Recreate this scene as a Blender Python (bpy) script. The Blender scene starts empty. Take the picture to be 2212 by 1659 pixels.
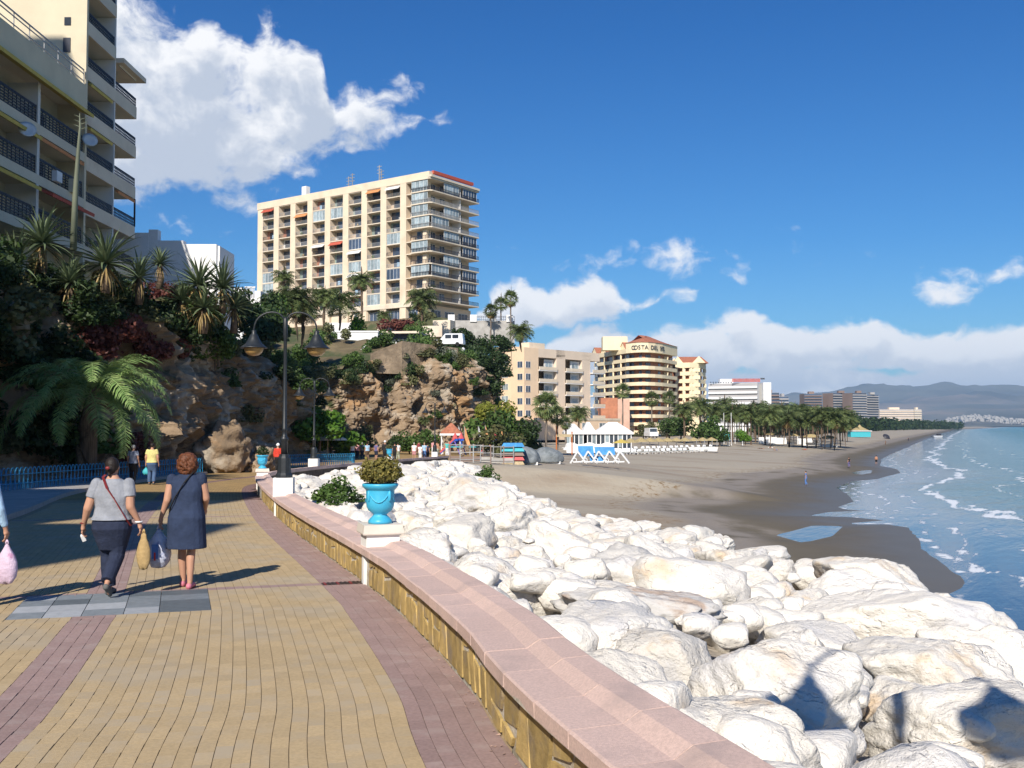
import bpy, bmesh, math, random
import numpy as np
from mathutils import Vector, Matrix, noise
R = math.radians
sc = bpy.context.scene
COL = sc.collection
# ---------------------------------------------------------------- camera
CAM_Z = 7.0
F_PX, CX, CY, HOR = 2200.0, 1106.0, 829.5, 919.5      # focal length, picture centre and horizon row of the photograph
PITCH = math.atan((HOR - CY) / F_PX)
cam_d = bpy.data.cameras.new('camera')
cam_d.sensor_width = 36.0
cam_d.lens = 36.0 * F_PX / 2212.0
cam_d.clip_start, cam_d.clip_end = 0.1, 60000.0
cam = bpy.data.objects.new('camera', cam_d)
COL.objects.link(cam)
cam.location = (0, 0, CAM_Z)
cam.rotation_euler = (math.pi / 2 + PITCH, 0, 0)
sc.camera = cam
# ---------------------------------------------------------------- view, sun
sc.view_settings.view_transform = 'Standard'
sc.view_settings.look = 'None'
sc.view_settings.gamma = 1.0
sc.view_settings.use_curve_mapping = False
sc.view_settings.exposure = 0.42
sc.render.engine = 'CYCLES'
sc.cycles.use_denoising = True
sc.cycles.max_bounces = 5
sc.cycles.diffuse_bounces = 2
sc.cycles.glossy_bounces = 2
sc.cycles.transmission_bounces = 3
sc.cycles.volume_bounces = 0
sc.cycles.transparent_max_bounces = 8
sc.cycles.caustics_reflective = sc.cycles.caustics_refractive = False
SUN_AZ, SUN_EL = R(14.5), R(36.0)                     # light travels towards +Y, a little to +X
sun_dir = Vector((math.sin(SUN_AZ) * math.cos(SUN_EL), math.cos(SUN_AZ) * math.cos(SUN_EL), -math.sin(SUN_EL)))
sun_d = bpy.data.lights.new('sun', 'SUN')
sun_d.energy, sun_d.angle, sun_d.color = 4.4, R(0.55), (1.0, 0.93, 0.83)
sun = bpy.data.objects.new('sun', sun_d)
COL.objects.link(sun)
sun.rotation_euler = sun_dir.to_track_quat('-Z', 'Y').to_euler()
sun.location = (0, 0, 200)


# ---------------------------------------------------------------- node helpers
class NT:
    def __init__(s, tree): s.t = tree; s.n = tree.nodes; s.l = tree.links
    def new(s, typ, **kw):
        n = s.n.new(typ)
        for k, v in kw.items(): setattr(n, k, v)
        return n
    def put(s, sock, v):
        if v is None: return
        if isinstance(v, bpy.types.NodeSocket): s.l.new(v, sock)
        else:
            try: sock.default_value = v
            except Exception: sock.default_value = tuple(v)[:3] if len(v) > 3 else tuple(v) + (1.0,)
    def m(s, op, a, b=None, c=None, clamp=False):
        n = s.new('ShaderNodeMath', operation=op, use_clamp=clamp)
        for i, v in enumerate((a, b, c)): s.put(n.inputs[i], v)
        return n.outputs[0]
    def vm(s, op, a, b=None, out=0):
        n = s.new('ShaderNodeVectorMath', operation=op)
        s.put(n.inputs[0], a)
        if b is not None:
            s.put(n.inputs['Scale'] if op == 'SCALE' else n.inputs[1], b)
        return n.outputs[out]
    def mix(s, fac, a, b, blend='MIX'):
        n = s.new('ShaderNodeMix', data_type='RGBA', blend_type=blend)
        s.put(n.inputs[0], fac); s.put(n.inputs[6], a); s.put(n.inputs[7], b)
        return n.outputs[2]
    def noise(s, vec, scale, detail=4, rough=0.55, dist=0.0, col=False):
        n = s.new('ShaderNodeTexNoise')
        s.put(n.inputs['Vector'], vec)
        n.inputs['Scale'].default_value = scale; n.inputs['Detail'].default_value = detail
        n.inputs['Roughness'].default_value = rough; n.inputs['Distortion'].default_value = dist
        return n.outputs['Color' if col else 'Fac']
    def voro(s, vec, scale, feature='F1', out='Distance'):
        n = s.new('ShaderNodeTexVoronoi', feature=feature)
        s.put(n.inputs['Vector'], vec); n.inputs['Scale'].default_value = scale
        return n.outputs[out]
    def ramp(s, fac, stops, interp='LINEAR'):
        n = s.new('ShaderNodeValToRGB'); cr = n.color_ramp; cr.interpolation = interp
        while len(cr.elements) < len(stops): cr.elements.new(0.5)
        for e, (p, c) in zip(cr.elements, stops):
            e.position = p; e.color = (c, c, c, 1) if isinstance(c, (int, float)) else tuple(c) + (1,)
        s.put(n.inputs[0], fac)
        return n.outputs[0]
    def step(s, v, a, b):
        n = s.new('ShaderNodeMapRange', interpolation_type='SMOOTHSTEP')
        s.put(n.inputs[0], v); s.put(n.inputs[1], a); s.put(n.inputs[2], b)
        return n.outputs[0]
    def sep(s, v):
        n = s.new('ShaderNodeSeparateXYZ'); s.put(n.inputs[0], v); return n.outputs
    def comb(s, x, y, z):
        n = s.new('ShaderNodeCombineXYZ')
        for i, v in enumerate((x, y, z)): s.put(n.inputs[i], v)
        return n.outputs[0]


# ---------------------------------------------------------------- world: Nishita sky with cumulus
world = bpy.data.worlds.new('World')
sc.world = world
world.use_nodes = True
w = NT(world.node_tree)
for n in list(w.n): w.n.remove(n)
sky = w.new('ShaderNodeTexSky', sky_type='NISHITA')
sky.sun_disc = False
sky.sun_elevation = SUN_EL
sky.sun_rotation = math.pi + SUN_AZ
sky.altitude = 0; sky.air_density = 1.0; sky.dust_density = 0.35; sky.ozone_density = 2.6
D2 = 1.0 / F_PX


def sky_xy(px, py):
    """azimuth and elevation (radians) of a direction given by its place in the photograph"""
    x, z = (px - CX) / F_PX, (CY - py) / F_PX
    y2, z2 = math.cos(PITCH) - z * math.sin(PITCH), math.sin(PITCH) + z * math.cos(PITCH)
    return math.atan2(x, y2), math.atan2(z2, math.hypot(x, y2))


# cumulus: outline of each bank as (photo x, top y, base y); every bank is one soft-edged heap broken up by noise
BANKS = [
    ([(-400, 60, 300), (60, -10, 400), (230, -30, 440), (330, 10, 430), (430, 25, 425), (500, 75, 400), (525, 95, 395), (560, 55, 400), (600, 40, 395), (650, 60, 380), (695, 105, 355), (712, 190, 345),
      (760, 178, 330), (820, 180, 310), (870, 195, 290), (910, 232, 270), (935, 256, 258), (990, 300, 220)], 70., 60.),
    ([(980, 760, 640), (1020, 675, 700), (1065, 625, 712), (1115, 600, 715), (1180, 606, 715), (1290, 584, 705), (1335, 598, 695), (1385, 628, 672), (1440, 620, 655), (1490, 622, 640), (1540, 680, 600)], 32., 30.),
    ([(700, 830, 850), (1100, 790, 850), (1190, 735, 840), (1230, 700, 838), (1330, 686, 835), (1390, 706, 832), (1460, 702, 815), (1505, 684, 830), (1565, 670, 826), (1640, 684, 824), (1700, 700, 822), (1790, 692, 820),
      (1860, 690, 818), (1960, 694, 815), (2060, 700, 812), (2130, 682, 808), (2212, 674, 805), (2450, 670, 790), (2700, 690, 800)], 34., 22.),
    ([(900, 850, 905), (1400, 826, 905), (1540, 780, 900), (1700, 786, 900), (1900, 780, 895), (2100, 776, 890), (2350, 770, 890), (2700, 800, 890)], 30., 30.)]
WISPS = [(1430, 556, 150, 22, .20), (2052, 614, 42, 22, .18), (2145, 592, 50, 13, .18), (1585, 598, 40, 12, .15), (440, 445, 150, 34, .30), (870, 160, 40, 14, .35)]
AZ0, AZ1 = -.7, .7
grp = bpy.data.node_groups.new('cumulus', 'ShaderNodeTree')
grp.interface.new_socket('P', in_out='INPUT', socket_type='NodeSocketVector')
grp.interface.new_socket('D', in_out='OUTPUT', socket_type='NodeSocketFloat')
g = NT(grp)
gi, go = g.new('NodeGroupInput'), g.new('NodeGroupOutput')
P = gi.outputs[0]
sp = g.sep(P)
aw = g.m('DIVIDE', g.m('SUBTRACT', sp[0], AZ0), AZ1 - AZ0)
tot = None
for rows, ht, hb in BANKS:
    tops, bots = [], []
    for (px, t, b) in rows:
        a0, e0 = sky_xy(px, t); _, e1 = sky_xy(px, b)
        tops.append(((a0 - AZ0) / (AZ1 - AZ0), e0 + .1)); bots.append(((a0 - AZ0) / (AZ1 - AZ0), e1 + .1))
    tops = [(min(max(p, 0), 1), v) for p, v in tops]; bots = [(min(max(p, 0), 1), v) for p, v in bots]
    e = g.m('ADD', sp[1], .1)
    t = g.m('MULTIPLY', g.m('SUBTRACT', g.ramp(aw, tops), e), F_PX / ht)
    b = g.m('MULTIPLY', g.m('SUBTRACT', e, g.ramp(aw, bots)), F_PX / hb)
    d = g.m('MINIMUM', t, b)
    tot = d if tot is None else g.m('MAXIMUM', tot, d)
for (hx, hy, rx, ry, wt) in WISPS:
    ax, ay = sky_xy(hx, hy)
    q = g.vm('MULTIPLY', g.vm('SUBTRACT', P, (ax, ay, 0)), (F_PX / rx, F_PX / ry, 0))
    tot = g.m('MAXIMUM', tot, g.m('MULTIPLY', g.m('SUBTRACT', 1.0, g.vm('LENGTH', q, out=1)), wt))
# the same low heaps go on all round the horizon outside the picture
away = g.step(g.m('ABSOLUTE', sp[0]), .55, .7)
band = g.m('SUBTRACT', 1.0, g.m('MULTIPLY', g.m('ABSOLUTE', g.m('SUBTRACT', sp[1], .085)), 14.0))
tot = g.m('MAXIMUM', tot, g.m('SUBTRACT', g.m('MULTIPLY', g.m('ADD', band, 1.0), away), 1.0))
tot = g.m('MINIMUM', g.m('MAXIMUM', tot, -1.0), 1.2)
g.l.new(tot, go.inputs[0])
tc = w.new('ShaderNodeTexCoord')
dx = w.sep(tc.outputs['Generated'])
pos = w.comb(w.m('ARCTAN2', dx[0], dx[1]), w.m('ARCSINE', dx[2]), 0.0)


def bank(p):
    gn = w.new('ShaderNodeGroup'); gn.node_tree = grp
    w.put(gn.inputs[0], p)
    return gn.outputs[0]


coarse = w.step(bank(pos), -.98, -.96)                       # clear sky skips all the cloud noise
warp = w.vm('SCALE', w.vm('SUBTRACT', w.noise(pos, 15, 3, .55, col=True), (.5, .5, .5)), .040)
posw = w.vm('ADD', pos, warp)


def cloud_d(off):
    pw = w.vm('ADD', posw, off) if off else posw
    f1 = w.noise(w.vm('MULTIPLY', pw, (1, 1.3, 1)), 21, 7, .58)
    return w.m('ADD', bank(pw), w.m('MULTIPLY', w.m('SUBTRACT', f1, .5), 3.6))


d0, d1 = cloud_d(None), cloud_d((-.007, .020, 0))
alpha = w.step(d0, .0, .85)
big = w.m('ADD', w.m('MULTIPLY', w.noise(pos, 8, 3, .5), .6), w.m('MULTIPLY', w.noise(posw, 19, 5, .55), .4))
shade = w.m('ADD', w.m('MULTIPLY', w.m('MAXIMUM', d1, 0.0), .56), w.m('MULTIPLY', w.m('SUBTRACT', big, .5), 2.6))
shade = w.m('ADD', shade, w.m('MULTIPLY', w.m('SUBTRACT', d1, d0), .16))
ccol = w.mix(w.m('MULTIPLY', w.step(shade, -.05, .80), w.m('ADD', .58, w.m('MULTIPLY', w.step(w.sep(pos)[1], .10, .24), .42))), (10.2, 10.2, 10.3, 1), (5.6, 6.2, 7.3, 1))
tint = w.ramp(w.m('MULTIPLY', w.sep(pos)[1], 2.0), [(0, (.60, .84, 1.02)), (.10, (.44, .77, 1.02)), (.35, (.24, .64, 1.02)), (.75, (.11, .52, 1.0)), (1, (.08, .48, .98))])
skyc = w.mix(1.0, sky.outputs[0], tint, 'MULTIPLY')
b_sky, b_cl = w.new('ShaderNodeBackground'), w.new('ShaderNodeBackground')
w.put(b_sky.inputs[0], skyc); w.put(b_cl.inputs[0], ccol)
b_sky.inputs[1].default_value = b_cl.inputs[1].default_value = 0.078
ms, ms2 = w.new('ShaderNodeMixShader'), w.new('ShaderNodeMixShader')
w.put(ms.inputs[0], w.m('MULTIPLY', alpha, .97)); w.l.new(b_sky.outputs[0], ms.inputs[1]); w.l.new(b_cl.outputs[0], ms.inputs[2])
w.put(ms2.inputs[0], coarse); w.l.new(b_sky.outputs[0], ms2.inputs[1]); w.l.new(ms.outputs[0], ms2.inputs[2])
wo = w.new('ShaderNodeOutputWorld')
w.l.new(ms2.outputs[0], wo.inputs[0])
world.cycles.sampling_method = 'MANUAL'
world.cycles.sample_map_resolution = 256


# ================================================================ helpers
def ray(px, py):
    x, z = (px - CX) / F_PX, (CY - py) / F_PX
    return Vector((x, math.cos(PITCH) - z * math.sin(PITCH), math.sin(PITCH) + z * math.cos(PITCH)))


def at(px, py, Y):
    d = ray(px, py)
    return Vector((0, 0, CAM_Z)) + d * (Y / d.y)


def onz(px, py, z):
    d = ray(px, py)
    return Vector((0, 0, CAM_Z)) + d * ((z - CAM_Z) / d.z)


def G(y):
    """height of the promenade, which falls gently away from the camera"""
    return 5.15 - .0148 * min(y, 100) - .004 * max(0, min(y - 100, 60))


def ong(px, py):
    y = 20.
    for _ in range(30):
        p = onz(px, py, G(y)); y = .5 * y + .5 * p.y
    return Vector((p.x, p.y, G(p.y)))


class MB:
    """collects shapes that become ONE mesh"""
    def __init__(s): s.v, s.f = [], []
    def add(s, vs, fs):
        n = len(s.v); s.v.extend(tuple(v) for v in vs); s.f.extend(tuple(i + n for i in f) for f in fs); return s
    def box(s, x0, x1, y0, y1, z0, z1):
        return s.add([(x0, y0, z0), (x1, y0, z0), (x1, y1, z0), (x0, y1, z0), (x0, y0, z1), (x1, y0, z1), (x1, y1, z1), (x0, y1, z1)],
                     [(0, 3, 2, 1), (4, 5, 6, 7), (0, 1, 5, 4), (1, 2, 6, 5), (2, 3, 7, 6), (3, 0, 4, 7)])
    def hexa(s, b, t):
        return s.add(list(b) + list(t), [(0, 3, 2, 1), (4, 5, 6, 7), (0, 1, 5, 4), (1, 2, 6, 5), (2, 3, 7, 6), (3, 0, 4, 7)])
    def bar(s, a, b, w, h=None):
        a, b = Vector(a), Vector(b); d = (b - a).normalized(); h = h or w
        u = d.cross(Vector((0, 0, 1)))
        u = Vector((1, 0, 0)) if u.length < 1e-4 else u.normalized()
        v = u.cross(d); u, v = u * w / 2, v * h / 2
        return s.hexa([a - u - v, a + u - v, a + u + v, a - u + v], [b - u - v, b + u - v, b + u + v, b - u + v])
    def tube(s, pts, r, n=8):
        pts = [Vector(p) for p in pts]; rs = r if isinstance(r, (list, tuple)) else [r] * len(pts)
        vs, fs = [], []; up = Vector((0, 0, 1))
        for i, p in enumerate(pts):
            d = (pts[min(i + 1, len(pts) - 1)] - pts[max(i - 1, 0)]).normalized()
            u = d.cross(up) if abs(d.dot(up)) < .98 else d.cross(Vector((0, 1, 0)))
            u.normalize(); v = d.cross(u)
            for k in range(n):
                a = 2 * math.pi * k / n
                vs.append(p + (u * math.cos(a) + v * math.sin(a)) * rs[i])
        for i in range(len(pts) - 1):
            for k in range(n):
                fs.append((i * n + k, i * n + (k + 1) % n, (i + 1) * n + (k + 1) % n, (i + 1) * n + k))
        fs += [tuple(range(n))[::-1], tuple((len(pts) - 1) * n + k for k in range(n))]
        return s.add(vs, fs)
    def lathe(s, prof, n=16, c=(0, 0, 0), sx=1., sy=1.):
        vs, fs = [], []
        for (r, z) in prof:
            for k in range(n):
                a = 2 * math.pi * k / n
                vs.append((c[0] + r * sx * math.cos(a), c[1] + r * sy * math.sin(a), c[2] + z))
        for i in range(len(prof) - 1):
            for k in range(n):
                fs.append((i * n + k, i * n + (k + 1) % n, (i + 1) * n + (k + 1) % n, (i + 1) * n + k))
        fs += [tuple(range(n))[::-1], tuple((len(prof) - 1) * n + k for k in range(n))]
        return s.add(vs, fs)
    def prism(s, poly, z0, z1):
        n = len(poly)
        return s.add([(x, y, z0) for x, y in poly] + [(x, y, z1) for x, y in poly],
                     [tuple(range(n))[::-1], tuple(range(n, 2 * n))] + [(i, (i + 1) % n, n + (i + 1) % n, n + i) for i in range(n)])
    def ell(s, c, r, n=10, m=7):
        prof = [(max(math.sin(math.pi * i / m), .02), -math.cos(math.pi * i / m)) for i in range(m + 1)]
        vs, fs = [], []
        for (q, z) in prof:
            for k in range(n):
                a = 2 * math.pi * k / n
                vs.append((c[0] + r[0] * q * math.cos(a), c[1] + r[1] * q * math.sin(a), c[2] + r[2] * z))
        for i in range(m):
            for k in range(n):
                fs.append((i * n + k, i * n + (k + 1) % n, (i + 1) * n + (k + 1) % n, (i + 1) * n + k))
        fs += [tuple(range(n))[::-1], tuple(m * n + k for k in range(n))]
        return s.add(vs, fs)
    def xf(s, M):
        s.v = [tuple(M @ Vector(v)) for v in s.v]; return s
    def mesh(s, name, mat, smooth=False):
        me = bpy.data.meshes.new(name)
        me.from_pydata(s.v, [], s.f); me.update()
        if mat: me.materials.append(mat)
        if smooth: me.polygons.foreach_set('use_smooth', [True] * len(me.polygons))
        return me
    def build(s, name, mat, parent=None, loc=None, smooth=False, rot=None):
        return obj(name, s.mesh(name, mat, smooth), parent, loc, rot)


def obj(name, me, parent=None, loc=None, rot=None, scale=None):
    o = bpy.data.objects.new(name, me); COL.objects.link(o)
    if parent: o.parent = parent
    if loc is not None: o.location = loc
    if rot is not None: o.rotation_euler = rot
    if scale is not None: o.scale = scale if hasattr(scale, '__len__') else (scale,) * 3
    return o


def tag(o, label=None, cat=None, group=None, kind=None):
    if label: o['label'] = label
    if cat: o['category'] = cat
    if group: o['group'] = group
    if kind: o['kind'] = kind
    return o


def thing(name, label, cat, loc=(0, 0, 0), rz=0., group=None):
    o = obj(name, None, None, loc, (0, 0, rz)); o.empty_display_size = .3
    return tag(o, label, cat, group)


def struct(o): o['kind'] = 'structure'; return o


def copy_tree(o, label=None, loc=None, rz=None, scale=None):
    c = o.copy(); COL.objects.link(c)
    if label: c['label'] = label
    if loc is not None: c.location = loc
    if rz is not None: c.rotation_euler = (0, 0, rz)
    if scale is not None: c.scale = scale if hasattr(scale, '__len__') else (scale,) * 3
    for ch in o.children:
        d = ch.copy(); COL.objects.link(d); d.parent = c
        for gch in ch.children:
            e = gch.copy(); COL.objects.link(e); e.parent = d
    return c


def npmesh(name, V, Fq, mat=None, smooth=True, attrs=None):
    """numpy verts (n,3) and quads (m,4) to a mesh"""
    V = np.asarray(V, dtype=np.float32); Fq = np.asarray(Fq, dtype=np.int32); k = Fq.shape[1]
    me = bpy.data.meshes.new(name)
    me.vertices.add(len(V)); me.vertices.foreach_set('co', V.ravel())
    me.loops.add(Fq.size); me.loops.foreach_set('vertex_index', Fq.ravel())
    me.polygons.add(len(Fq)); me.polygons.foreach_set('loop_start', np.arange(0, Fq.size, k, dtype=np.int32))
    me.polygons.foreach_set('loop_total', np.full(len(Fq), k, dtype=np.int32))
    me.polygons.foreach_set('use_smooth', np.full(len(Fq), smooth, dtype=bool))
    for an, av in (attrs or {}).items():
        a = me.attributes.new(an, 'FLOAT', 'POINT'); a.data.foreach_set('value', np.asarray(av, dtype=np.float32).ravel())
    me.update(calc_edges=True); me.validate()
    if mat: me.materials.append(mat)
    return me


def gridquads(nu, nv):
    i = np.arange(nu - 1)[:, None] * nv + np.arange(nv - 1)[None, :]
    i = i.ravel()
    return np.stack([i, i + nv, i + nv + 1, i + 1], 1)


# ================================================================ materials
M = {}


def mat(name, col, rough=.8, var=.12, scale=4., col2=None, s2=1.5, lo=.5, hi=.62, rnd=0., bump=0., bs=30., metal=0., spec=.3, geo=False, detail=5):
    m_ = bpy.data.materials.new(name); m_.use_nodes = True
    t = NT(m_.node_tree); pb = t.n['Principled BSDF']
    oi = t.new('ShaderNodeObjectInfo')
    if geo: vec = t.new('ShaderNodeNewGeometry').outputs['Position']
    else:
        vec = t.vm('ADD', t.new('ShaderNodeTexCoord').outputs['Object'], t.vm('SCALE', (37., 19., 11.), oi.outputs['Random']))
    nz = t.noise(vec, scale, detail)
    a = tuple(c * (1 - var) for c in col); b = tuple(min(c * (1 + var), .95) for c in col)
    c = t.mix(t.step(nz, .3, .7), a + (1,), b + (1,))
    if col2: c = t.mix(t.step(t.noise(vec, s2, 6, .6), lo, hi), c, tuple(col2) + (1,))
    if rnd:
        k = t.m('ADD', 1 - rnd, t.m('MULTIPLY', oi.outputs['Random'], 2 * rnd))
        c = t.mix(1.0, c, t.comb(k, k, k), 'MULTIPLY')
    t.put(pb.inputs['Base Color'], c)
    pb.inputs['Roughness'].default_value = rough; pb.inputs['Metallic'].default_value = metal
    pb.inputs['Specular IOR Level'].default_value = spec
    if bump:
        bn = t.new('ShaderNodeBump'); bn.inputs['Strength'].default_value = 1.0; bn.inputs['Distance'].default_value = bump
        t.put(bn.inputs['Height'], t.noise(vec, bs, 6, .65)); t.l.new(bn.outputs[0], pb.inputs['Normal'])
    M[name] = m_
    return m_


def glassy(name, col, rough=.12):
    m_ = mat(name, col, rough, .2, 1.5, spec=.6, rnd=.35); return m_


def leafmat(name, col, col2, rough=.55, trans=.25):
    m_ = bpy.data.materials.new(name); m_.use_nodes = True
    t = NT(m_.node_tree); pb = t.n['Principled BSDF']
    oi = t.new('ShaderNodeObjectInfo')
    vec = t.new('ShaderNodeTexCoord').outputs['Object']
    ri = t.new('ShaderNodeNewGeometry').outputs['Random Per Island']
    fac = t.m('ADD', t.m('MULTIPLY', ri, .6), t.m('MULTIPLY', t.noise(vec, 1.6, 3), .5))
    c = t.mix(t.step(fac, .15, .95), tuple(col) + (1,), tuple(col2) + (1,))
    k = t.m('ADD', .78, t.m('MULTIPLY', oi.outputs['Random'], .44))
    c = t.mix(1.0, c, t.comb(k, k, t.m('MULTIPLY', k, .95)), 'MULTIPLY')
    t.put(pb.inputs['Base Color'], c); pb.inputs['Roughness'].default_value = rough; pb.inputs['Specular IOR Level'].default_value = .3
    if trans:
        tr = t.new('ShaderNodeBsdfTranslucent'); t.put(tr.inputs[0], c)
        mx = t.new('ShaderNodeMixShader'); mx.inputs[0].default_value = trans
        t.l.new(pb.outputs[0], mx.inputs[1]); t.l.new(tr.outputs[0], mx.inputs[2]); t.l.new(mx.outputs[0], t.n['Material Output'].inputs[0])
    M[name] = m_
    return m_


mat('brick_yellow', (.46, .345, .195), .85, .08, 40, (.43, .35, .24), 1.2, .42, .7, .06, .0012, 160)
mat('brick_mauve', (.31, .215, .195), .85, .10, 40, (.35, .265, .24), 3., .5, .7, .09, .0012, 160)
mat('grout', (.28, .205, .13), .95, .2, 20, geo=True)
mat('slate_light', (.36, .38, .40), .7, .08, 12, rnd=.06)
mat('slate_mid', (.20, .225, .245), .7, .10, 12, rnd=.08)
mat('slate_dark', (.12, .14, .155), .7, .10, 12, rnd=.08)
mat('coping', (.62, .455, .395), .9, .10, 60, (.43, .33, .30), 1.6, .50, .80, .07, .004, 150)
mat('mortar', (.55, .50, .42), .95, .2, 12, (.40, .34, .25), 4, .5, .65, bump=.012, bs=40, geo=True)
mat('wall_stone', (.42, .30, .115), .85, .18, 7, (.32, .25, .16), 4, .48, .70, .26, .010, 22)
mat('wall_stone_shaded', (.13, .10, .075), .95, .3, 5, (.08, .065, .05), 2, .45, .65, bump=.03, bs=9, geo=True)  # sea-face stone, its shade put into the dark colour
mat('white_paint', (.78, .77, .74), .7, .04, 3, (.66, .64, .60), 1.4, .55, .8)
mat('kerb', (.40, .37, .33), .9, .15, 8, geo=True)
mat('pot_blue', (.05, .40, .62), .42, .06, 6, (.07, .44, .64), 5, .5, .7, spec=.45)
mat('pot_cap', (.66, .60, .52), .8, .06, 6)
mat('soil', (.07, .05, .035), .95, .3, 30)
mat('iron_black', (.018, .022, .026), .45, .2, 12, spec=.5)
mat('lamp_amber', (.42, .26, .09), .35, .1, 4, spec=.5)
mat('blue_metal', (.03, .28, .50), .45, .1, 9, (.02, .20, .40), 4, spec=.5)
mat('stucco_white', (.80, .79, .77), .85, .04, 2, (.72, .70, .66), .8, .5, .8)
mat('grate', (.05, .035, .03), .6, .2, 20)
# buildings
mat('cream', (.66, .58, .42), .85, .05, .6, (.58, .50, .36), .25, .5, .75)
mat('cream2', (.62, .56, .44), .85, .05, .6)
mat('slab_cream', (.72, .62, .48), .8, .06, .5, (.62, .50, .38), .4, .5, .75)
mat('pillar_cream', (.76, .62, .46), .85, .05, .4, (.66, .53, .38), .3, .5, .75)
mat('peach', (.84, .63, .43), .85, .05, .3, (.78, .58, .40), .2, .5, .75)
mat('sand_wall', (.76, .62, .48), .85, .05, .3)
mat('yellow_wall', (.88, .74, .49), .85, .05, .3, (.80, .67, .45), .2, .5, .8)
mat('pink_wall', (.62, .40, .30), .85, .08, .6)
mat('bay_white', (.72, .70, .66), .8, .06, .8, rnd=.1)
mat('bay_beige', (.58, .46, .34), .8, .08, .8, rnd=.12)
mat('bay_rose', (.46, .22, .15), .8, .1, .8, rnd=.15)
mat('bay_green', (.30, .38, .34), .7, .1, .8, rnd=.15)
mat('rail_dark', (.035, .035, .045), .5, .2, 4)
mat('rail_grey', (.30, .30, .30), .5, .15, 4, rnd=.2)
mat('frame_white', (.75, .75, .74), .5, .05, 2)
glassy('glass', (.035, .045, .06)); glassy('glass_blue', (.06, .085, .13)); glassy('glass_pale', (.30, .36, .38), .25)
mat('awning_yellow', (.55, .42, .10), .8, .1, 3)
mat('awning_red', (.50, .10, .06), .8, .1, 3, rnd=.1)
mat('awning_orange', (.62, .26, .10), .8, .1, 3, rnd=.1)
mat('roof_tile', (.40, .15, .085), .85, .2, 3, (.30, .12, .08), 1, .5, .7)
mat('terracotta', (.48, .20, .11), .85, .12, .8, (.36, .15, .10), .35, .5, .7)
mat('concrete', (.42, .40, .37), .9, .12, 1.2, (.33, .31, .28), .5, .5, .7)
mat('brown_tower', (.26, .19, .16), .9, .1, .05)
mat('grey_tower', (.40, .38, .37), .9, .1, .05)
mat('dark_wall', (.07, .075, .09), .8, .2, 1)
mat('stone_wall', (.36, .27, .18), .95, .25, .8, (.24, .18, .12), .35, .48, .62, bump=.15, bs=1.6)
# nature
leafmat('palm_leaf', (.075, .12, .04), (.19, .22, .08)); leafmat('palm_dry', (.20, .13, .05), (.32, .23, .10))
leafmat('palm_lit', (.16, .28, .08), (.34, .44, .17))  # feather palm leaves, colour raised for the light they catch
leafmat('yucca_leaf', (.06, .10, .055), (.17, .21, .11), trans=.12); leafmat('yucca_dry', (.20, .13, .05), (.34, .25, .11), trans=.1)
leafmat('bush_dark', (.018, .040, .013), (.052, .085, .028)); leafmat('bush_green', (.045, .09, .02), (.11, .18, .045))
leafmat('bush_bright', (.06, .15, .015), (.14, .26, .03)); leafmat('bush_olive', (.08, .09, .035), (.17, .17, .08))
leafmat('bush_grey', (.11, .13, .095), (.22, .24, .18)); leafmat('bush_yellow', (.20, .24, .03), (.36, .36, .07))
leafmat('box_leaf', (.12, .12, .03), (.36, .30, .085)); leafmat('bush_red', (.10, .03, .03), (.2, .07, .05))
mat('bark', (.15, .105, .07), .95, .3, 8, (.09, .065, .045), 5, bump=.03, bs=12)
mat('bark_grey', (.20, .165, .135), .95, .25, 6, bump=.02, bs=12)
# people
mat('skin', (.48, .26, .17), .6, .06, 6, spec=.35); mat('skin_tan', (.40, .20, .12), .6, .06, 6)
mat('hair_dark', (.018, .013, .011), .55, .4, 60, bump=.004, bs=90); mat('hair_auburn', (.12, .042, .018), .55, .45, 50, bump=.006, bs=60)
mat('hair_grey', (.45, .42, .38), .6, .3, 60, bump=.004, bs=80); mat('hair_blond', (.42, .30, .16), .6, .3, 60)
for nm, c in dict(grey=(.27, .285, .32), navy=(.022, .03, .06), denim=(.026, .040, .082), yellow=(.62, .55, .22), jeans=(.07, .12, .22), white=(.75, .75, .75), black=(.02, .02, .022), red=(.55, .05, .03),
                  pink=(.60, .30, .32), blue=(.10, .20, .45), lightblue=(.35, .52, .68), khaki=(.36, .38, .28), purple=(.14, .12, .24), brown=(.14, .09, .06), teal=(.10, .45, .42), stripe=(.34, .37, .45), maroon=(.25, .05, .06)).items():
    mat('cloth_' + nm, c, .9, .14, 9, bump=.022, bs=9)
mat('leather_red', (.22, .03, .03), .5, .1, 10); mat('shoe_grey', (.12, .12, .115), .85, .2, 20); mat('shoe_pink', (.62, .20, .26), .6, .1, 10)
mat('plastic_bag', (.52, .55, .66), .35, .15, 9, (.20, .24, .42), 5, .56, .66, spec=.5, bump=.02, bs=14)
mat('paper_bag', (.42, .29, .13), .8, .15, 14, bump=.01, bs=24)
mat('pink_bag', (.62, .48, .60), .5, .1, 8, (.55, .30, .45), 7, .55, .65, bump=.02, bs=16)
mat('tarp', (.20, .22, .23), .6, .2, 2, (.14, .16, .17), 1.2, bump=.06, bs=3); mat('boat_blue', (.03, .22, .50), .5, .1, 1.5, (.05, .30, .58), 2, .5, .6)
mat('wood_pale', (.45, .36, .22), .8, .15, 5); mat('thatch', (.42, .33, .16), .95, .3, 9, bump=.05, bs=14); mat('orange_paint', (.55, .17, .05), .6, .1, 4)
mat('play_blue', (.02, .10, .50), .45, .05, 3); mat('play_red', (.55, .10, .10), .5, .05, 3); mat('play_purple', (.20, .12, .45), .5, .05, 3); mat('sail_orange', (.70, .35, .15), .7, .08, 3)
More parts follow.
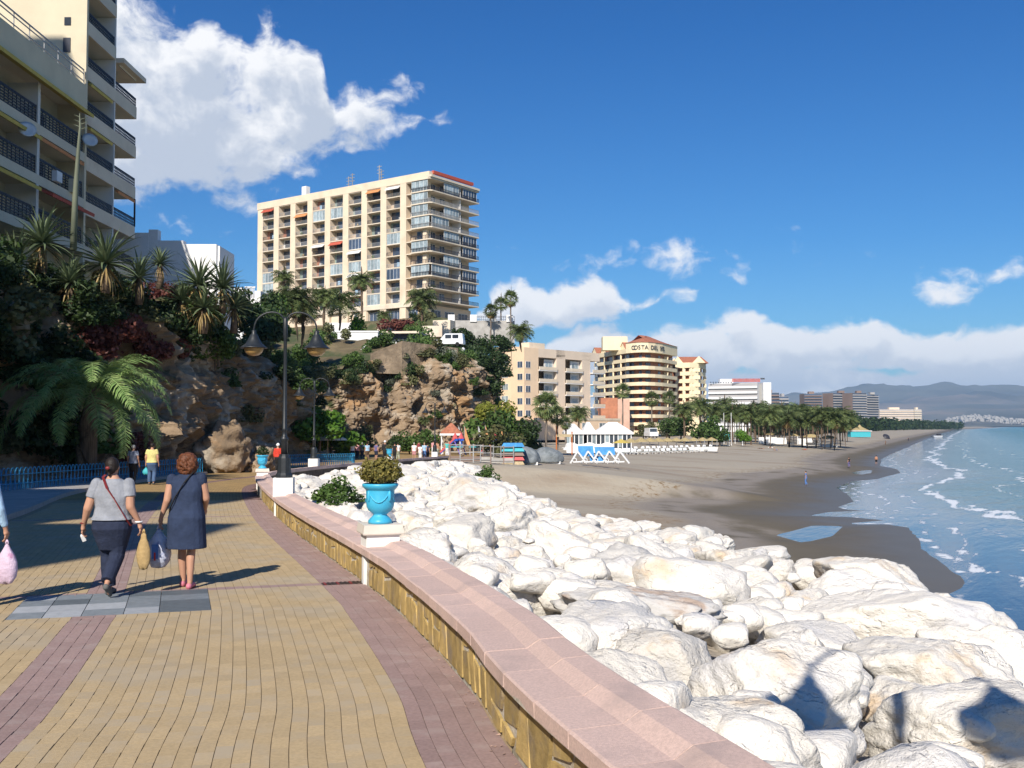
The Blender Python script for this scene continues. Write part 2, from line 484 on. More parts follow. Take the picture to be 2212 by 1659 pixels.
mat('turquoise', (.06, .42, .48), .6, .08, 3); mat('car_white', (.75, .76, .77), .25, .03, 2, spec=.6); mat('cushion_green', (.05, .09, .07), .8, .1, 4); mat('tyre', (.02, .02, .02), .9, .1, 9)


# ================================================================ plan curves
def catmull(pts, step):
    pts = [np.array(p, float) for p in pts]; out = []
    P = [2 * pts[0] - pts[1]] + pts + [2 * pts[-1] - pts[-2]]
    for i in range(1, len(P) - 2):
        n = max(2, int(np.linalg.norm(P[i + 1] - P[i]) / step))
        for k in range(n):
            t = k / n
            out.append(.5 * (2 * P[i] + (P[i + 1] - P[i - 1]) * t + (2 * P[i - 1] - 5 * P[i] + 4 * P[i + 1] - P[i + 2]) * t ** 2 + (3 * P[i] - P[i - 1] - 3 * P[i + 1] + P[i + 2]) * t ** 3))
    out.append(pts[-1])
    return np.array(out)


wall_px = [(1137, 1659), (1010, 1478), (866, 1326), (788, 1260), (596, 1115), (556, 1054)]
WC = catmull([(2.9, -8), (1.32, 1.0)] + [tuple(ong(*p))[:2] for p in wall_px] + [(-10.55, 46), (-10.3, 53), (-9.4, 62), (-8.6, 70), (-6.7, 83), (-5.9, 88)], .1)
WS = np.concatenate([[0], np.cumsum(np.linalg.norm(np.diff(WC, axis=0), axis=1))])
WT = np.gradient(WC, axis=0); WT /= np.linalg.norm(WT, axis=1)[:, None]


def wp(s, t=0.):
    """point on the promenade, s metres along the wall and t metres to its landward side"""
    x, y = np.interp(s, WS, WC[:, 0]), np.interp(s, WS, WC[:, 1])
    tx, ty = np.interp(s, WS, WT[:, 0]), np.interp(s, WS, WT[:, 1])
    return x - ty * t, y + tx * t


def s_at(y): return float(np.interp(y, WC[:, 1], WS))
def ang_at(s):
    return math.atan2(np.interp(s, WS, WT[:, 1]), np.interp(s, WS, WT[:, 0])) - math.pi / 2


PIL = [s_at(y) for y in (1.6, 13.3, 25.3, 39.6, 52.3, 70., 84.)]          # wall piers with lamps and urns
L_ALL = float(WS[-1])
kerb_pts = catmull([(-8.6, -12), (-8.9, 4), (-9.9, 14), tuple(ong(20, 1122))[:2], tuple(ong(175, 1064))[:2], (-16.9, 50), (-17.0, 57)], .5)


def seg_dist(Px, Py, poly):
    """distance from points to a polyline, with index of nearest segment"""
    best = np.full(Px.shape, 1e18); idx = np.zeros(Px.shape, int)
    for i in range(len(poly) - 1):
        ax, ay = poly[i]; bx, by = poly[i + 1]; dx_, dy_ = bx - ax, by - ay
        L2 = dx_ * dx_ + dy_ * dy_ + 1e-12
        t = np.clip(((Px - ax) * dx_ + (Py - ay) * dy_) / L2, 0, 1)
        d = (Px - ax - t * dx_) ** 2 + (Py - ay - t * dy_) ** 2
        m_ = d < best; best[m_] = d[m_]; idx[m_] = i
    return np.sqrt(best), idx


def inside(Px, Py, poly):
    r = np.zeros(Px.shape, bool); n = len(poly)
    for i in range(n):
        x0, y0 = poly[i]; x1, y1 = poly[(i + 1) % n]
        if y0 == y1: continue
        c = ((y0 > Py) != (y1 > Py)) & (Px < (x1 - x0) * (Py - y0) / (y1 - y0) + x0)
        r ^= c
    return r


def fbm2(x, y, sc_, oct_=4, seed=0.):
    out = np.zeros(x.shape); fx, fy = x.ravel() / sc_, y.ravel() / sc_
    out = np.array([noise.fractal(Vector((a, b, seed)), 1.0, 2.0, oct_) for a, b in zip(fx, fy)])
    return out.reshape(x.shape)


# ================================================================ promenade
xs, ys = np.arange(-32, 9.01, .5), np.arange(-14, 140.1, .5)
XX, YY = np.meshgrid(xs, ys, indexing='ij')
edge = [(-6.05, 88.6), (-5.2, 97), (-3.6, 112), (-3, 140), (-32, 140), (-32, -14), (3.9, -14)]
prom_poly = [tuple(p) for p in np.array([wp(s, -.3) for s in np.arange(0, L_ALL, 1.)])] + edge
ins = inside(XX, YY, prom_poly)
dist, si = seg_dist(XX, YY, WC[::5])
Sv = WS[::5][np.clip(si, 0, len(WS[::5]) - 1)]
ZZ = np.vectorize(G)(YY) - .008
q = gridquads(len(xs), len(ys))
V = np.stack([XX.ravel(), YY.ravel(), ZZ.ravel()], 1)
keep = ins.ravel()[q].all(1)
m_ = bpy.data.materials.new('promenade_paving'); m_.use_nodes = True
t = NT(m_.node_tree); pb = t.n['Principled BSDF']
A = lambda n: next(iter([t.new('ShaderNodeAttribute', attribute_name=n)])).outputs['Fac']
geo = t.new('ShaderNodeNewGeometry').outputs['Position']
tt, ss = A('t'), A('s')
b1 = t.m('MAXIMUM', t.m('LESS_THAN', tt, .56), t.m('MULTIPLY', t.m('GREATER_THAN', tt, 2.86), t.m('LESS_THAN', tt, 3.3)))
c = t.mix(b1, (.43, .285, .12, 1), (.26, .165, .15, 1))
c = t.mix(t.step(t.noise(geo, 1.2, 6, .65), .35, .75), c, t.mix(1.0, c, (.75, .78, .85, 1), 'MULTIPLY'))
bk = t.new('ShaderNodeTexBrick'); bk.inputs['Scale'].default_value = 1.0
t.put(bk.inputs['Vector'], t.comb(ss, tt, 0)); bk.inputs['Brick Width'].default_value = .215; bk.inputs['Row Height'].default_value = .108; bk.inputs['Mortar Size'].default_value = .005
bk.inputs['Color1'].default_value = (1, 1, 1, 1); bk.inputs['Color2'].default_value = (.85, .85, .85, 1); bk.inputs['Mortar'].default_value = (.5, .45, .4, 1)
c = t.mix(1.0, c, bk.outputs[0], 'MULTIPLY')
gx = t.sep(geo)
c = t.mix(t.step(gx[1], 31.5, 32.5), t.mix(t.noise(geo, 30, 3), (.31, .23, .14, 1), (.40, .30, .19, 1)), c)
t.put(pb.inputs['Base Color'], c); pb.inputs['Roughness'].default_value = .88; pb.inputs['Specular IOR Level'].default_value = .25
M['promenade_paving'] = m_
prom = struct(obj('promenade', npmesh('promenade', V, q[keep], m_, False, {'s': Sv, 't': dist})))

# bricks laid in courses that follow the wall
BW, BL = .108, .215
rng = random.Random(7)
bricks = []                                     # (distance, corners, mauve)
panel_s0, panel_s1 = s_at(12.35) - .55, s_at(12.35) + 1.12
kx = lambda y: float(np.interp(y, kerb_pts[:, 1], kerb_pts[:, 0]))
s0b, s1b = s_at(4.2), s_at(32)
ncol = int((s1b - s0b) / BL)
zones = [(panel_s0, panel_s1, 1.95, 4.0)] + [(p + .02, p + .02 + BL, .5, 99.) for p in PIL]
for j in range(96):
    ta = .012 + j * BW
    off = (j % 2) * BL / 2 + rng.uniform(-.01, .01)
    mauve = ta < .55 or 2.86 < ta < 3.28
    spans = []
    for i in range(ncol):
        sa = s0b + off + BL * i; sb = sa + BL
        for (z0, z1, t0, t1) in zones:
            if not (t0 < ta < t1) or sb <= z0 or sa >= z1: continue
            if sa < z0: sb = z0
            elif sb > z1: sa = z1
            else: sb = sa
        if sb - sa > .02: spans.append((sa, sb, mauve))
    if ta > .5: spans += [(z0, z1, True) for (z0, z1, t0, t1) in zones[1:]]
    SA, SB = np.array([q_[0] for q_ in spans]) + .002, np.array([q_[1] for q_ in spans]) - .002
    xa, ya = wp(SA, ta + .0022); xb, yb = wp(SB, ta + .0022)
    xc, yc = wp(SB, ta + BW - .0022); xd, yd = wp(SA, ta + BW - .0022)
    for i in range(len(spans)):
        if xa[i] < kx(ya[i]) + .25 or ya[i] > 32: continue
        if abs(xa[i]) / max(ya[i], .1) > 1.15: continue
        bricks.append((math.hypot(xa[i], ya[i]), ((xa[i], ya[i]), (xb[i], yb[i]), (xc[i], yc[i]), (xd[i], yd[i])), spans[i][2], ya[i]))
bricks.sort(key=lambda b: b[0])
vis = [k for k, b in enumerate(bricks) if b[3] > 5.75 and abs(b[1][0][0]) / b[3] < .5]
single = set(vis[:300])
stuff = {False: MB(), True: MB()}
for k, (d, c4, mv, yy) in enumerate(bricks):
    dz = rng.uniform(-.0022, .0022); g0 = G(yy) + dz
    tilt = rng.uniform(-.0012, .0012)
    top = [(x, y, g0 + (tilt if i < 2 else -tilt)) for i, (x, y) in enumerate(c4)]
    bot = [(x, y, G(yy) - .03) for x, y in c4]
    if k in single:
        cx_, cy_ = sum(p[0] for p in c4) / 4, sum(p[1] for p in c4) / 4
        mb = MB(); mb.add([(p[0] - cx_, p[1] - cy_, p[2] - g0) for p in bot + top], [(4, 5, 6, 7), (0, 1, 5, 4), (1, 2, 6, 5), (2, 3, 7, 6), (3, 0, 4, 7)])
        mb.build('brick', M['brick_mauve' if mv else 'brick_yellow'], prom, (cx_, cy_, g0))
    else:
        stuff[mv].add(bot + top, [(4, 5, 6, 7), (0, 1, 5, 4), (1, 2, 6, 5), (2, 3, 7, 6), (3, 0, 4, 7)])


def island_var(m_, amt):
    """adds a per-brick tone to a material used by joined bricks"""
    c2 = m_.copy(); t = NT(c2.node_tree); pb = t.n['Principled BSDF']
    src = pb.inputs['Base Color'].links[0].from_socket
    ri = t.new('ShaderNodeNewGeometry').outputs['Random Per Island']
    k = t.m('ADD', 1 - amt, t.m('MULTIPLY', ri, 2 * amt))
    t.put(pb.inputs['Base Color'], t.mix(1.0, src, t.comb(k, k, k), 'MULTIPLY'))
    return c2


for mv in (False, True):
    o = stuff[mv].build('brick_paving', island_var(M['brick_mauve' if mv else 'brick_yellow'], .07), prom); o['kind'] = 'stuff'
# slate panel let into the paving
ts = [1.956, 2.50, 2.86, 3.28, 3.66, 4.008]
sr = [panel_s0, panel_s0 + .42, panel_s0 + .86, panel_s0 + 1.28, panel_s1]
tones = [[2, 0, 1, 0, 1], [2, 1, 0, 0, 0], [1, 1, 1, 2, 1], [2, 2, 1, 1, 0]]
for i in range(4):
    for j in range(5):
        c4 = [wp(sr[i] + .004, ts[j] + .004), wp(sr[i + 1] - .004, ts[j] + .004), wp(sr[i + 1] - .004, ts[j + 1] - .004), wp(sr[i] + .004, ts[j + 1] - .004)]
        cx_, cy_ = sum(p[0] for p in c4) / 4, sum(p[1] for p in c4) / 4; gz = G(cy_)
        mb = MB().prism([(p[0] - cx_, p[1] - cy_) for p in c4], -.03, rng.uniform(.0, .003))
        mb.build('slate_tile', M[('slate_light', 'slate_mid', 'slate_dark')[tones[i][j]]], prom, (cx_, cy_, gz))
# kerb and the raised strip in front of the fence
mb, mk = MB(), MB()
for i in range(len(kerb_pts) - 1):
    (xa, ya), (xb, yb) = kerb_pts[i], kerb_pts[i + 1]
    ga, gb = G(ya), G(yb)
    mk.hexa([(xa, ya, ga - .1), (xb, yb, gb - .1), (xb - .18, yb, gb - .1), (xa - .18, ya, ga - .1)], [(xa, ya, ga + .12), (xb, yb, gb + .12), (xb - .18, yb, gb + .12), (xa - .18, ya, ga + .12)])
    mb.add([(xa - .18, ya, ga + .112), (xb - .18, yb, gb + .112), (-26, yb, gb + .112), (-26, ya, ga + .112)], [(0, 1, 2, 3)])
struct(mk.build('kerb', M['kerb'])); struct(mb.build('pavement', M['concrete']))
g_ = PIL[1]
gr = thing('drain_grate', 'rusty dark drain grate in the mauve paving at the foot of the wall pier', 'drain grate', (wp(g_ + .1, .28)[0], wp(g_ + .1, .28)[1], G(13.3) + .004), ang_at(g_))
MB().box(-.26, .26, -.11, .11, -.02, .002).build('frame', M['grate'], gr)
for i in range(9): MB().box(-.24 + i * .055, -.215 + i * .055, -.09, .09, .002, .010).build('bar', M['leather_red'] if i % 3 == 0 else M['grate'], gr)

# ================================================================ promenade wall
wall = thing('promenade_wall', 'low curving sea wall of ochre stone under a broad pink coping', 'wall', (0, 0, 0))
ss = np.arange(0, L_ALL, .5)


def sweep(prof, sv, name, material, parent):
    V, n = [], len(prof)
    for s in sv:
        for (tq, h) in prof:
            x, y = wp(s, tq); V.append((x, y, G(y) + h))
    F = []
    for i in range(len(sv) - 1):
        for k in range(n):
            F.append((i * n + k, i * n + (k + 1) % n, (i + 1) * n + (k + 1) % n, (i + 1) * n + k))
    mb = MB(); mb.add(V, F + [tuple(range(n)), tuple((len(sv) - 1) * n + k for k in range(n))[::-1]])
    return mb.build(name, material, parent)


sweep([(-.008, -.2), (-.008, .40), (-.38, .40), (-.38, -.2)], ss, 'wall_core', M['mortar'], wall)
sweep([(-.36, -1.6), (-.36, .395), (-.42, .395), (-.50, -1.6)], ss, 'sea_face', M['wall_stone_shaded'], wall)
CP = [(.075, .395), (.075, .475), (.06, .485), (-.20, .495), (-.29, .55), (-.45, .56), (-.47, .55), (-.47, .395)]
sweep([(a * .985 - .004, h - .007) for a, h in CP], np.arange(0, L_ALL, .12), 'coping_bed', M['mortar'], wall)
CL, s = .62, .3
while s < L_ALL - .1:
    l = min(CL * rng.uniform(.9, 1.1), L_ALL - s)
    if not any(abs(s + l / 2 - p) < 0 for p in PIL):
        V = []; dz = rng.uniform(-.003, .003)
        x0, y0 = wp(s + l / 2, -.3); g0 = G(y0)
        for sv in (s + .006, s + l - .006):
            for (tq, h) in CP:
                x, y = wp(sv, tq + rng.uniform(-.003, .003)); V.append((x - x0, y - y0, G(y) + h + dz + rng.uniform(-.001, .001) - g0))
        n = len(CP)
        mb = MB(); mb.add(V, [(k, (k + 1) % n, n + (k + 1) % n, n + k) for k in range(n)] + [tuple(range(n)), tuple(range(2 * n - 1, n - 1, -1))])
        mb.build('coping_stone', M['coping'], wall, (x0, y0, g0))
    s += l
# ochre facing stones, irregular and proud of the mortar
s, nst, Lr = s_at(4.2), 0, 0.
while s < s_at(32) and nst < 298:
    wv = rng.uniform(.18, .46)
    if any(abs(s + wv / 2 - p) < .14 + wv / 2 for p in PIL): s += .05; continue
    cuts = [0.0] + ([rng.uniform(.12, .28)] if rng.random() < .62 else []) + [.39]
    Ll, Lr = Lr, rng.uniform(-.45, .45) if rng.random() < .8 else 0.
    for a, b in zip(cuts[:-1], cuts[1:]):
        gap = rng.uniform(.010, .032); ed = lambda h: (s + Ll * (h - .2) + gap, s + wv + Lr * (h - .2) - gap)
        tb_, bb_ = rng.uniform(-.03, .03), rng.uniform(-.03, .03)
        h0l, h0r, h1l, h1r = a + gap - (bb_ if a > 0 else 0), a + gap + (bb_ if a > 0 else 0), b - gap - (tb_ if b < .39 else 0), b - gap + (tb_ if b < .39 else 0)
        if h1l - h0l < .04 or h1r - h0r < .04 or min(ed(a)[1] - ed(a)[0], ed(b)[1] - ed(b)[0]) < .05: continue
        hm = (a + b) / 2 + rng.uniform(-.03, .03); mx = rng.uniform(.35, .65)
        c4 = [(ed(h0l)[0] + rng.uniform(0, .03), h0l), (ed(a)[0] * (1 - mx) + ed(a)[1] * mx, h0l * (1 - mx) + h0r * mx - rng.uniform(0, .008)), (ed(h0r)[1] - rng.uniform(0, .03), h0r), (ed(hm)[1] + rng.uniform(-.004, .006), hm),
              (ed(h1r)[1] - rng.uniform(0, .03), h1r), (ed(b)[0] * (1 - mx) + ed(b)[1] * mx, h1l * (1 - mx) + h1r * mx + rng.uniform(0, .006)), (ed(h1l)[0] + rng.uniform(0, .03), h1l), (ed(hm)[0] - rng.uniform(-.004, .006), hm)]
        x0, y0 = wp(s + wv / 2, 0); g0 = G(y0); V = []
        pr = rng.uniform(.002, .013)
        for tq in (-.02, pr):
            for (sv, h) in c4:
                x, y = wp(sv, tq); V.append((x - x0, y - y0, G(y) + h - g0))
        n = len(c4); mb = MB()
        mb.add(V, [tuple(range(n, 2 * n))] + [(k, (k + 1) % n, n + (k + 1) % n, n + k) for k in range(n)])
        mb.build('facing_stone', M['wall_stone'], wall, (x0, y0, g0)); nst += 1
    s += wv
for p in PIL:
    x, y = wp(p, 0)
    MB().box(-.07, .07, -.40, .035, -.05, .395).build('pier', M['white_paint'], wall, (x, y, G(y)), rot=(0, 0, ang_at(p) + math.pi / 2))

rg_ = np.random.default_rng(8); mb = MB()
for k in range(420):
    s_ = rg_.uniform(s_at(4.5), s_at(30)); t_ = abs(rg_.normal(0, .05)) + .012; x, y = wp(s_, t_); r_ = rg_.uniform(.004, .017); a = rg_.uniform(0, 6.28); z = G(y) + .004
    mb.add([(x + r_ * math.cos(a + q_ * 1.57) * (1 if q_ % 2 else .55), y + r_ * math.sin(a + q_ * 1.57) * (1 if q_ % 2 else .55), z + rg_.uniform(0, .008)) for q_ in range(4)], [(0, 1, 2, 3)])
mat('litter', (.42, .28, .22), .95, .3, 30)
tag(mb.build('wall_litter', M['litter']), 'fine pinkish grit and dry petals along the foot of the wall', 'litter', kind='stuff')

# ================================================================ shore
shore_px = [(2110, 1345), (2145, 1331), (2150, 1318), (2075, 1306), (2040, 1290), (2082, 1268), (2086, 1252), (2034, 1216), (1993, 1184), (1984, 1162), (1965, 1140), (1917, 1132), (1846, 1133), (1836, 1130),
            (1914, 1124), (1840, 1117), (1748, 1114), (1790, 1106), (1880, 1103), (1829, 1101), (1810, 1095), (1845, 1084), (1829, 1067), (1806, 1054), (1838, 1040), (1895, 1035), (1946, 1021), (1937, 1013),
            (1900, 1006), (1908, 990), (1938, 976), (1965, 965), (2006, 948), (2031, 939)]
shore = [(13.5, 2.), (14.2, 20.), (15.2, 30.)] + [tuple(onz(px, py, 0))[:2] for px, py in shore_px] + [(785, 1800), (1500, 3200), (2970, 6160), (6200, 10800), (15000, 16500), (15000, 40000)]
land = shore + [(-30000, 40000), (-30000, 2)]
pool = [tuple(onz(px, py, 0))[:2] for px, py in [(1678, 1156), (1734, 1172), (1795, 1158), (1818, 1137), (1759, 1135), (1715, 1147)]]
pool2 = [tuple(onz(px, py, 0))[:2] for px, py in [(1850, 1026), (1880, 1022), (1885, 1014), (1840, 1020)]]


def graded(a, b, st, c, ratio):
    v = list(np.arange(a, b, st)); d = st
    while v[-1] < c: d *= ratio; v.append(v[-1] + d)
    return np.array(v)


def shore_u(X, Y):
    d, _ = seg_dist(X, Y, shore); s_ = inside(X, Y, land)
    return np.where(s_, d, -d)


PE = [(-6.3, 86), (-5.2, 97), (-3.6, 112), (-3, 140), (-3, 230)]


def lift(Z, X, Y):
    """sand banked up against the end of the promenade"""
    d_, _ = seg_dist(X, Y, PE); d_ = np.where(X < np.interp(Y, [p[1] for p in PE], [p[0] for p in PE]), 0, d_)
    gz_ = 5.15 - .0148 * np.minimum(Y, 100) - .004 * np.clip(Y - 100, 0, 60) - .10
    return np.where((Y > 84) & (Y < 320), np.maximum(Z, gz_ - .045 * d_ - .0022 * d_ ** 2 - np.clip(92 - Y, 0, 8) * .4), Z)


def beach_z(u): return np.interp(u, [-80, -20, -5, 0, 2, 6, 12, 20, 32, 50, 100, 400], [-5, -1.6, -.35, 0, .10, .30, .68, 1.15, 2.0, 2.7, 3.2, 3.4])


xs, ys = graded(-40, 75, .7, 5200, 1.09), graded(3, 130, .7, 9000, 1.07)
XX, YY = np.meshgrid(xs, ys, indexing='ij')
U = shore_u(XX, YY)
rough_ = fbm2(XX, YY, 9, 4) * np.clip(U / 14, 0, 1) * .10 + fbm2(XX, YY, 2.2, 3, 5.) * np.clip(U / 10, 0.03, 1) * .035
ZB = beach_z(U + fbm2(XX, YY, 6., 3, 2.) * np.clip(np.abs(U), 0, 1.2) * .5)
ZB = lift(ZB, XX, YY) + np.where(YY < 400, rough_, 0)
for pl, dp in ((pool, .08), (pool2, .05)):
    d, _ = seg_dist(XX, YY, pl + [pl[0]]); sg = np.where(inside(XX, YY, pl), -d, d)
    ZB = np.minimum(ZB, np.where(sg < 5, np.clip(sg, -.6, 9) * .11 - .01, 9))
m_ = bpy.data.materials.new('sand'); m_.use_nodes = True
t = NT(m_.node_tree); pb = t.n['Principled BSDF']
geo = t.new('ShaderNodeNewGeometry').outputs['Position']; gx = t.sep(geo)
u = t.new('ShaderNodeAttribute', attribute_name='u').outputs['Fac']
flat = t.comb(gx[0], gx[1], 0)
uw = t.m('ADD', u, t.m('MULTIPLY', t.m('SUBTRACT', t.noise(flat, .10, 4, .6), .5), 6.0))
dry = t.mix(t.noise(flat, .35, 6, .6), (.365, .315, .24, 1), (.41, .36, .28, 1))
dry = t.mix(t.step(t.noise(t.vm('MULTIPLY', flat, (.35, 1, 1)), .12, 5, .6), .45, .7), dry, (.295, .23, .165, 1))
dry = t.mix(t.step(t.noise(flat, 1.1, 5, .7), .60, .74), dry, (.27, .205, .14, 1))
peb = t.mix(t.noise(flat, 7, 5, .8), (.15, .12, .095, 1), (.36, .32, .27, 1))
wet = t.mix(t.noise(flat, .5, 5, .6), (.120, .099, .066, 1), (.155, .130, .090, 1))
wet = t.mix(t.step(t.noise(flat, 11, 4, .8), .66, .74), wet, (.22, .19, .16, 1))
c = t.mix(t.step(uw, 12.0, 15.5), t.mix(t.m('MULTIPLY', t.step(t.noise(flat, .22, 4), .30, .50), t.step(uw, 6.5, 10.)), wet, peb), dry)
c = t.mix(t.step(uw, 6.2, 9.4), wet, c)
wr = t.m('MULTIPLY', t.m('MULTIPLY', t.step(uw, 13.5, 14.5), t.m('SUBTRACT', 1., t.step(uw, 15.0, 17.5))), t.step(t.noise(flat, 1.6, 5, .7), .50, .62))
c = t.mix(wr, c, (.20, .13, .06, 1))
c = t.mix(t.step(u, 95, 125), c, t.mix(t.noise(flat, .02, 5), (.22, .19, .14, 1), (.10, .12, .06, 1)))
t.put(pb.inputs['Base Color'], c)
t.put(pb.inputs['Roughness'], t.m('ADD', .42, t.m('MULTIPLY', t.step(uw, 1., 9.), .50))); pb.inputs['Specular IOR Level'].default_value = .3
bn = t.new('ShaderNodeBump'); bn.inputs['Distance'].default_value = .05
t.put(bn.inputs['Height'], t.m('MULTIPLY', t.m('ADD', t.noise(flat, 2.2, 6, .65), t.m('MULTIPLY', t.voro(flat, 2.6, 'SMOOTH_F1'), .5)), t.step(uw, 9, 16))); t.l.new(bn.outputs[0], pb.inputs['Normal'])
M['sand'] = m_
q = gridquads(len(xs), len(ys))
V = np.stack([XX.ravel(), YY.ravel(), ZB.ravel()], 1)
keep = (U.ravel()[q].max(1) > -60) & (np.abs(V[:, 0][q]).max(1) < 5000)
struct(obj('beach', npmesh('beach', V, q[keep], m_, True, {'u': U.ravel()})))

# sea: one sheet at mean level to the horizon; it also fills the hollows of the beach
xs, ys = graded(4, 110, .9, 40000, 1.16), graded(12, 190, .9, 40000, 1.12)
XX, YY = np.meshgrid(xs, ys, indexing='ij')
U = shore_u(XX, YY)
m_ = bpy.data.materials.new('sea_water'); m_.use_nodes = True
t = NT(m_.node_tree); pb = t.n['Principled BSDF']
geo = t.new('ShaderNodeNewGeometry').outputs['Position']; gx = t.sep(geo)
v = t.m('MULTIPLY', t.new('ShaderNodeAttribute', attribute_name='u').outputs['Fac'], -1.0)
flat = t.comb(gx[0], gx[1], 0)
along = t.vm('MULTIPLY', t.comb(t.m('ADD', t.m('MULTIPLY', gx[0], .87), t.m('MULTIPLY', gx[1], -.5)), t.m('ADD', t.m('MULTIPLY', gx[0], .5), t.m('MULTIPLY', gx[1], .87)), 0), (1., .22, 1))
vw = t.m('ADD', v, t.m('MULTIPLY', t.m('SUBTRACT', t.noise(along, .10, 4, .6), .5), 14.0))
deep = t.mix(t.step(v, 15, 160), t.mix(t.noise(flat, .05, 3), (.11, .215, .175, 1), (.14, .225, .175, 1)), (.05, .20, .20, 1))
deep = t.mix(t.step(v, 400, 2500), deep, (.02, .13, .19, 1))
c = t.mix(t.step(vw, 3, 16), (.06, .085, .12, 1), deep)  # shallow film over sand, with reflected sky put into its colour


def crest(c0, wd, sc_, th):
    b = t.m('SUBTRACT', 1.0, t.m('DIVIDE', t.m('ABSOLUTE', t.m('SUBTRACT', vw, c0)), wd))
    n_ = t.noise(along, sc_, 7, .72)
    return t.step(t.m('ADD', t.m('MULTIPLY', b, .55), n_), th, th + .13)


foam = t.m('MAXIMUM', crest(9.5, 3.0, .9, .90), t.m('MAXIMUM', crest(17, 2.4, .8, .985), t.m('MAXIMUM', crest(26, 2.0, .7, 1.03), crest(1.8, 1.4, 1.2, .97))))
far_f = t.m('MULTIPLY', t.step(v, 30, 60), t.step(t.noise(along, .35, 8, .75), .745, .80))
vr = t.m('ADD', v, t.m('MULTIPLY', t.m('SUBTRACT', t.noise(along, .35, 4), .5), 3.0))
rim = t.m('MAXIMUM', t.m('SUBTRACT', 1.0, t.step(t.m('ABSOLUTE', t.m('SUBTRACT', vr, .5)), .12, .5)), t.m('SUBTRACT', 1.0, t.step(t.m('ABSOLUTE', t.m('SUBTRACT', vr, 5.2)), .05, .4)))
foam = t.m('MAXIMUM', t.m('MULTIPLY', foam, t.m('LESS_THAN', v, 90)), t.m('MAXIMUM', far_f, t.m('MULTIPLY', rim, t.step(t.noise(flat, .5, 5, .6), .52, .62))))
c = t.mix(foam, c, (.72, .75, .77, 1))
t.put(pb.inputs['Base Color'], c); pb.inputs['IOR'].default_value = 1.33
t.put(pb.inputs['Roughness'], t.m('ADD', t.m('ADD', .08, t.m('MULTIPLY', t.step(v, 5, 60), .18)), t.m('MULTIPLY', foam, .6)))
bn = t.new('ShaderNodeBump'); bn.inputs['Strength'].default_value = 1.0
wv_ = t.m('ADD', t.m('MULTIPLY', t.noise(along, .55, 5, .6), 1.0), t.m('MULTIPLY', t.noise(along, 2.3, 4, .6), .28))
t.put(bn.inputs['Distance'], t.m('ADD', .05, t.m('MULTIPLY', t.step(v, 3, 22), .55)))
t.put(bn.inputs['Height'], wv_); t.l.new(bn.outputs[0], pb.inputs['Normal'])
V = np.stack([XX.ravel(), YY.ravel(), np.zeros(XX.size)], 1)
zw = np.clip(-U - 4, 0, 40).ravel() / 40 * np.where(YY < 400, fbm2(XX, YY * .35, 7., 3, 9.), 0).ravel() * .22
V[:, 2] = np.minimum(zw, .25) * (V[:, 1] < 400)
q = gridquads(len(xs), len(ys))
keep = U.ravel()[q].min(1) < 60
struct(obj('sea', npmesh('sea', V, q[keep], m_, True, {'u': U.ravel()})))

# ================================================================ cliffs and hill
CLF = [(-14.2, -34, 14), (-13.8, -9, 14), (-16.5, 4, 13), (-21, 16, 13), (-22.5, 30, 13.4), (-22, 42, 13.6), (-21, 50, 14), (-18.8, 57, 13.8), (-18.2, 63, 13.8), (-20.8, 68, 14.4), (-22.6, 76, 14.2), (-22.0, 84, 13.8), (-20.6, 92, 13.2), (-19.7, 98, 11.6),
       (-20.6, 103, 10.5), (-26, 108, 10.6), (-33, 114, 11.5), (-32, 122, 12.3), (-25, 129, 14.0), (-15, 136, 16.2), (-8, 142, 17.2), (-4, 150, 17.), (-2.5, 164, 15.5), (-3, 185, 14.5), (-7, 212, 14), (-14, 250, 13), (-22, 330, 12)]
CP3 = catmull(CLF, .28)
nrm = np.gradient(CP3[:, :2], axis=0); nrm /= np.linalg.norm(nrm, axis=1)[:, None]
out_n = np.stack([nrm[:, 1], -nrm[:, 0]], 1)                  # seaward
NH = 60
V = np.zeros((len(CP3), NH, 3))
for i, (x, y, zt) in enumerate(CP3):
    zb = G(y) - .6
    for k in range(NH):
        h = k / (NH - 1); z = zb + (zt - zb) * h
        p = Vector((x, y, z))
        d = 1.6 * noise.fractal(p * .13, 1.0, 2.0, 3) + 1.25 * (noise.ridged_multi_fractal(p * .22, .9, 2.1, 4, 1.0, 2.0) - 1.1) + .75 * noise.fractal(p * .75 + Vector((7, 0, 0)), .7, 2.1, 5) + .30 * (noise.ridged_multi_fractal(p * 1.1, .8, 2.1, 4, 1., 2.) - 1.1) + .30 * noise.fractal(p * 2.6, .6, 2., 3) + .22 * noise.noise(Vector((p.x * .5, p.y * .5, p.z * 2.6)))
        cav = noise.noise(p * Vector((.3, .3, .42)).x + Vector((0, 3, 1)))
        if cav > .22: d -= (cav - .22) * 5.5
        w_ = min(1, h * 6) * .75 + .25
        d = d * w_ + (.35 - h) * 1.3 - (1.8 * max(0, h - .86) / .14 if h > .86 else 0)
        V[i, k] = (x + out_n[i, 0] * d, y + out_n[i, 1] * d, z + .35 * noise.noise(p * .6))
m_ = mat('cliff_rock', (.27, .195, .125), .95, .3, .35, (.42, .36, .28), .5, .48, .66, geo=True, bump=.16, bs=2.4, detail=8)
t = NT(m_.node_tree); pb = t.n['Principled BSDF']; src = pb.inputs['Base Color'].links[0].from_socket
geo = t.new('ShaderNodeNewGeometry').outputs['Position']
c = t.mix(t.step(t.noise(geo, .22, 5, .6), .52, .64), src, (.36, .22, .11, 1))
c = t.mix(t.step(t.noise(geo, .9, 7, .7), .56, .68), c, (.11, .085, .065, 1))
c = t.mix(t.step(t.noise(t.vm('ADD', geo, (50, 0, 0)), .16, 6, .65), .58, .68), c, (.06, .075, .03, 1))
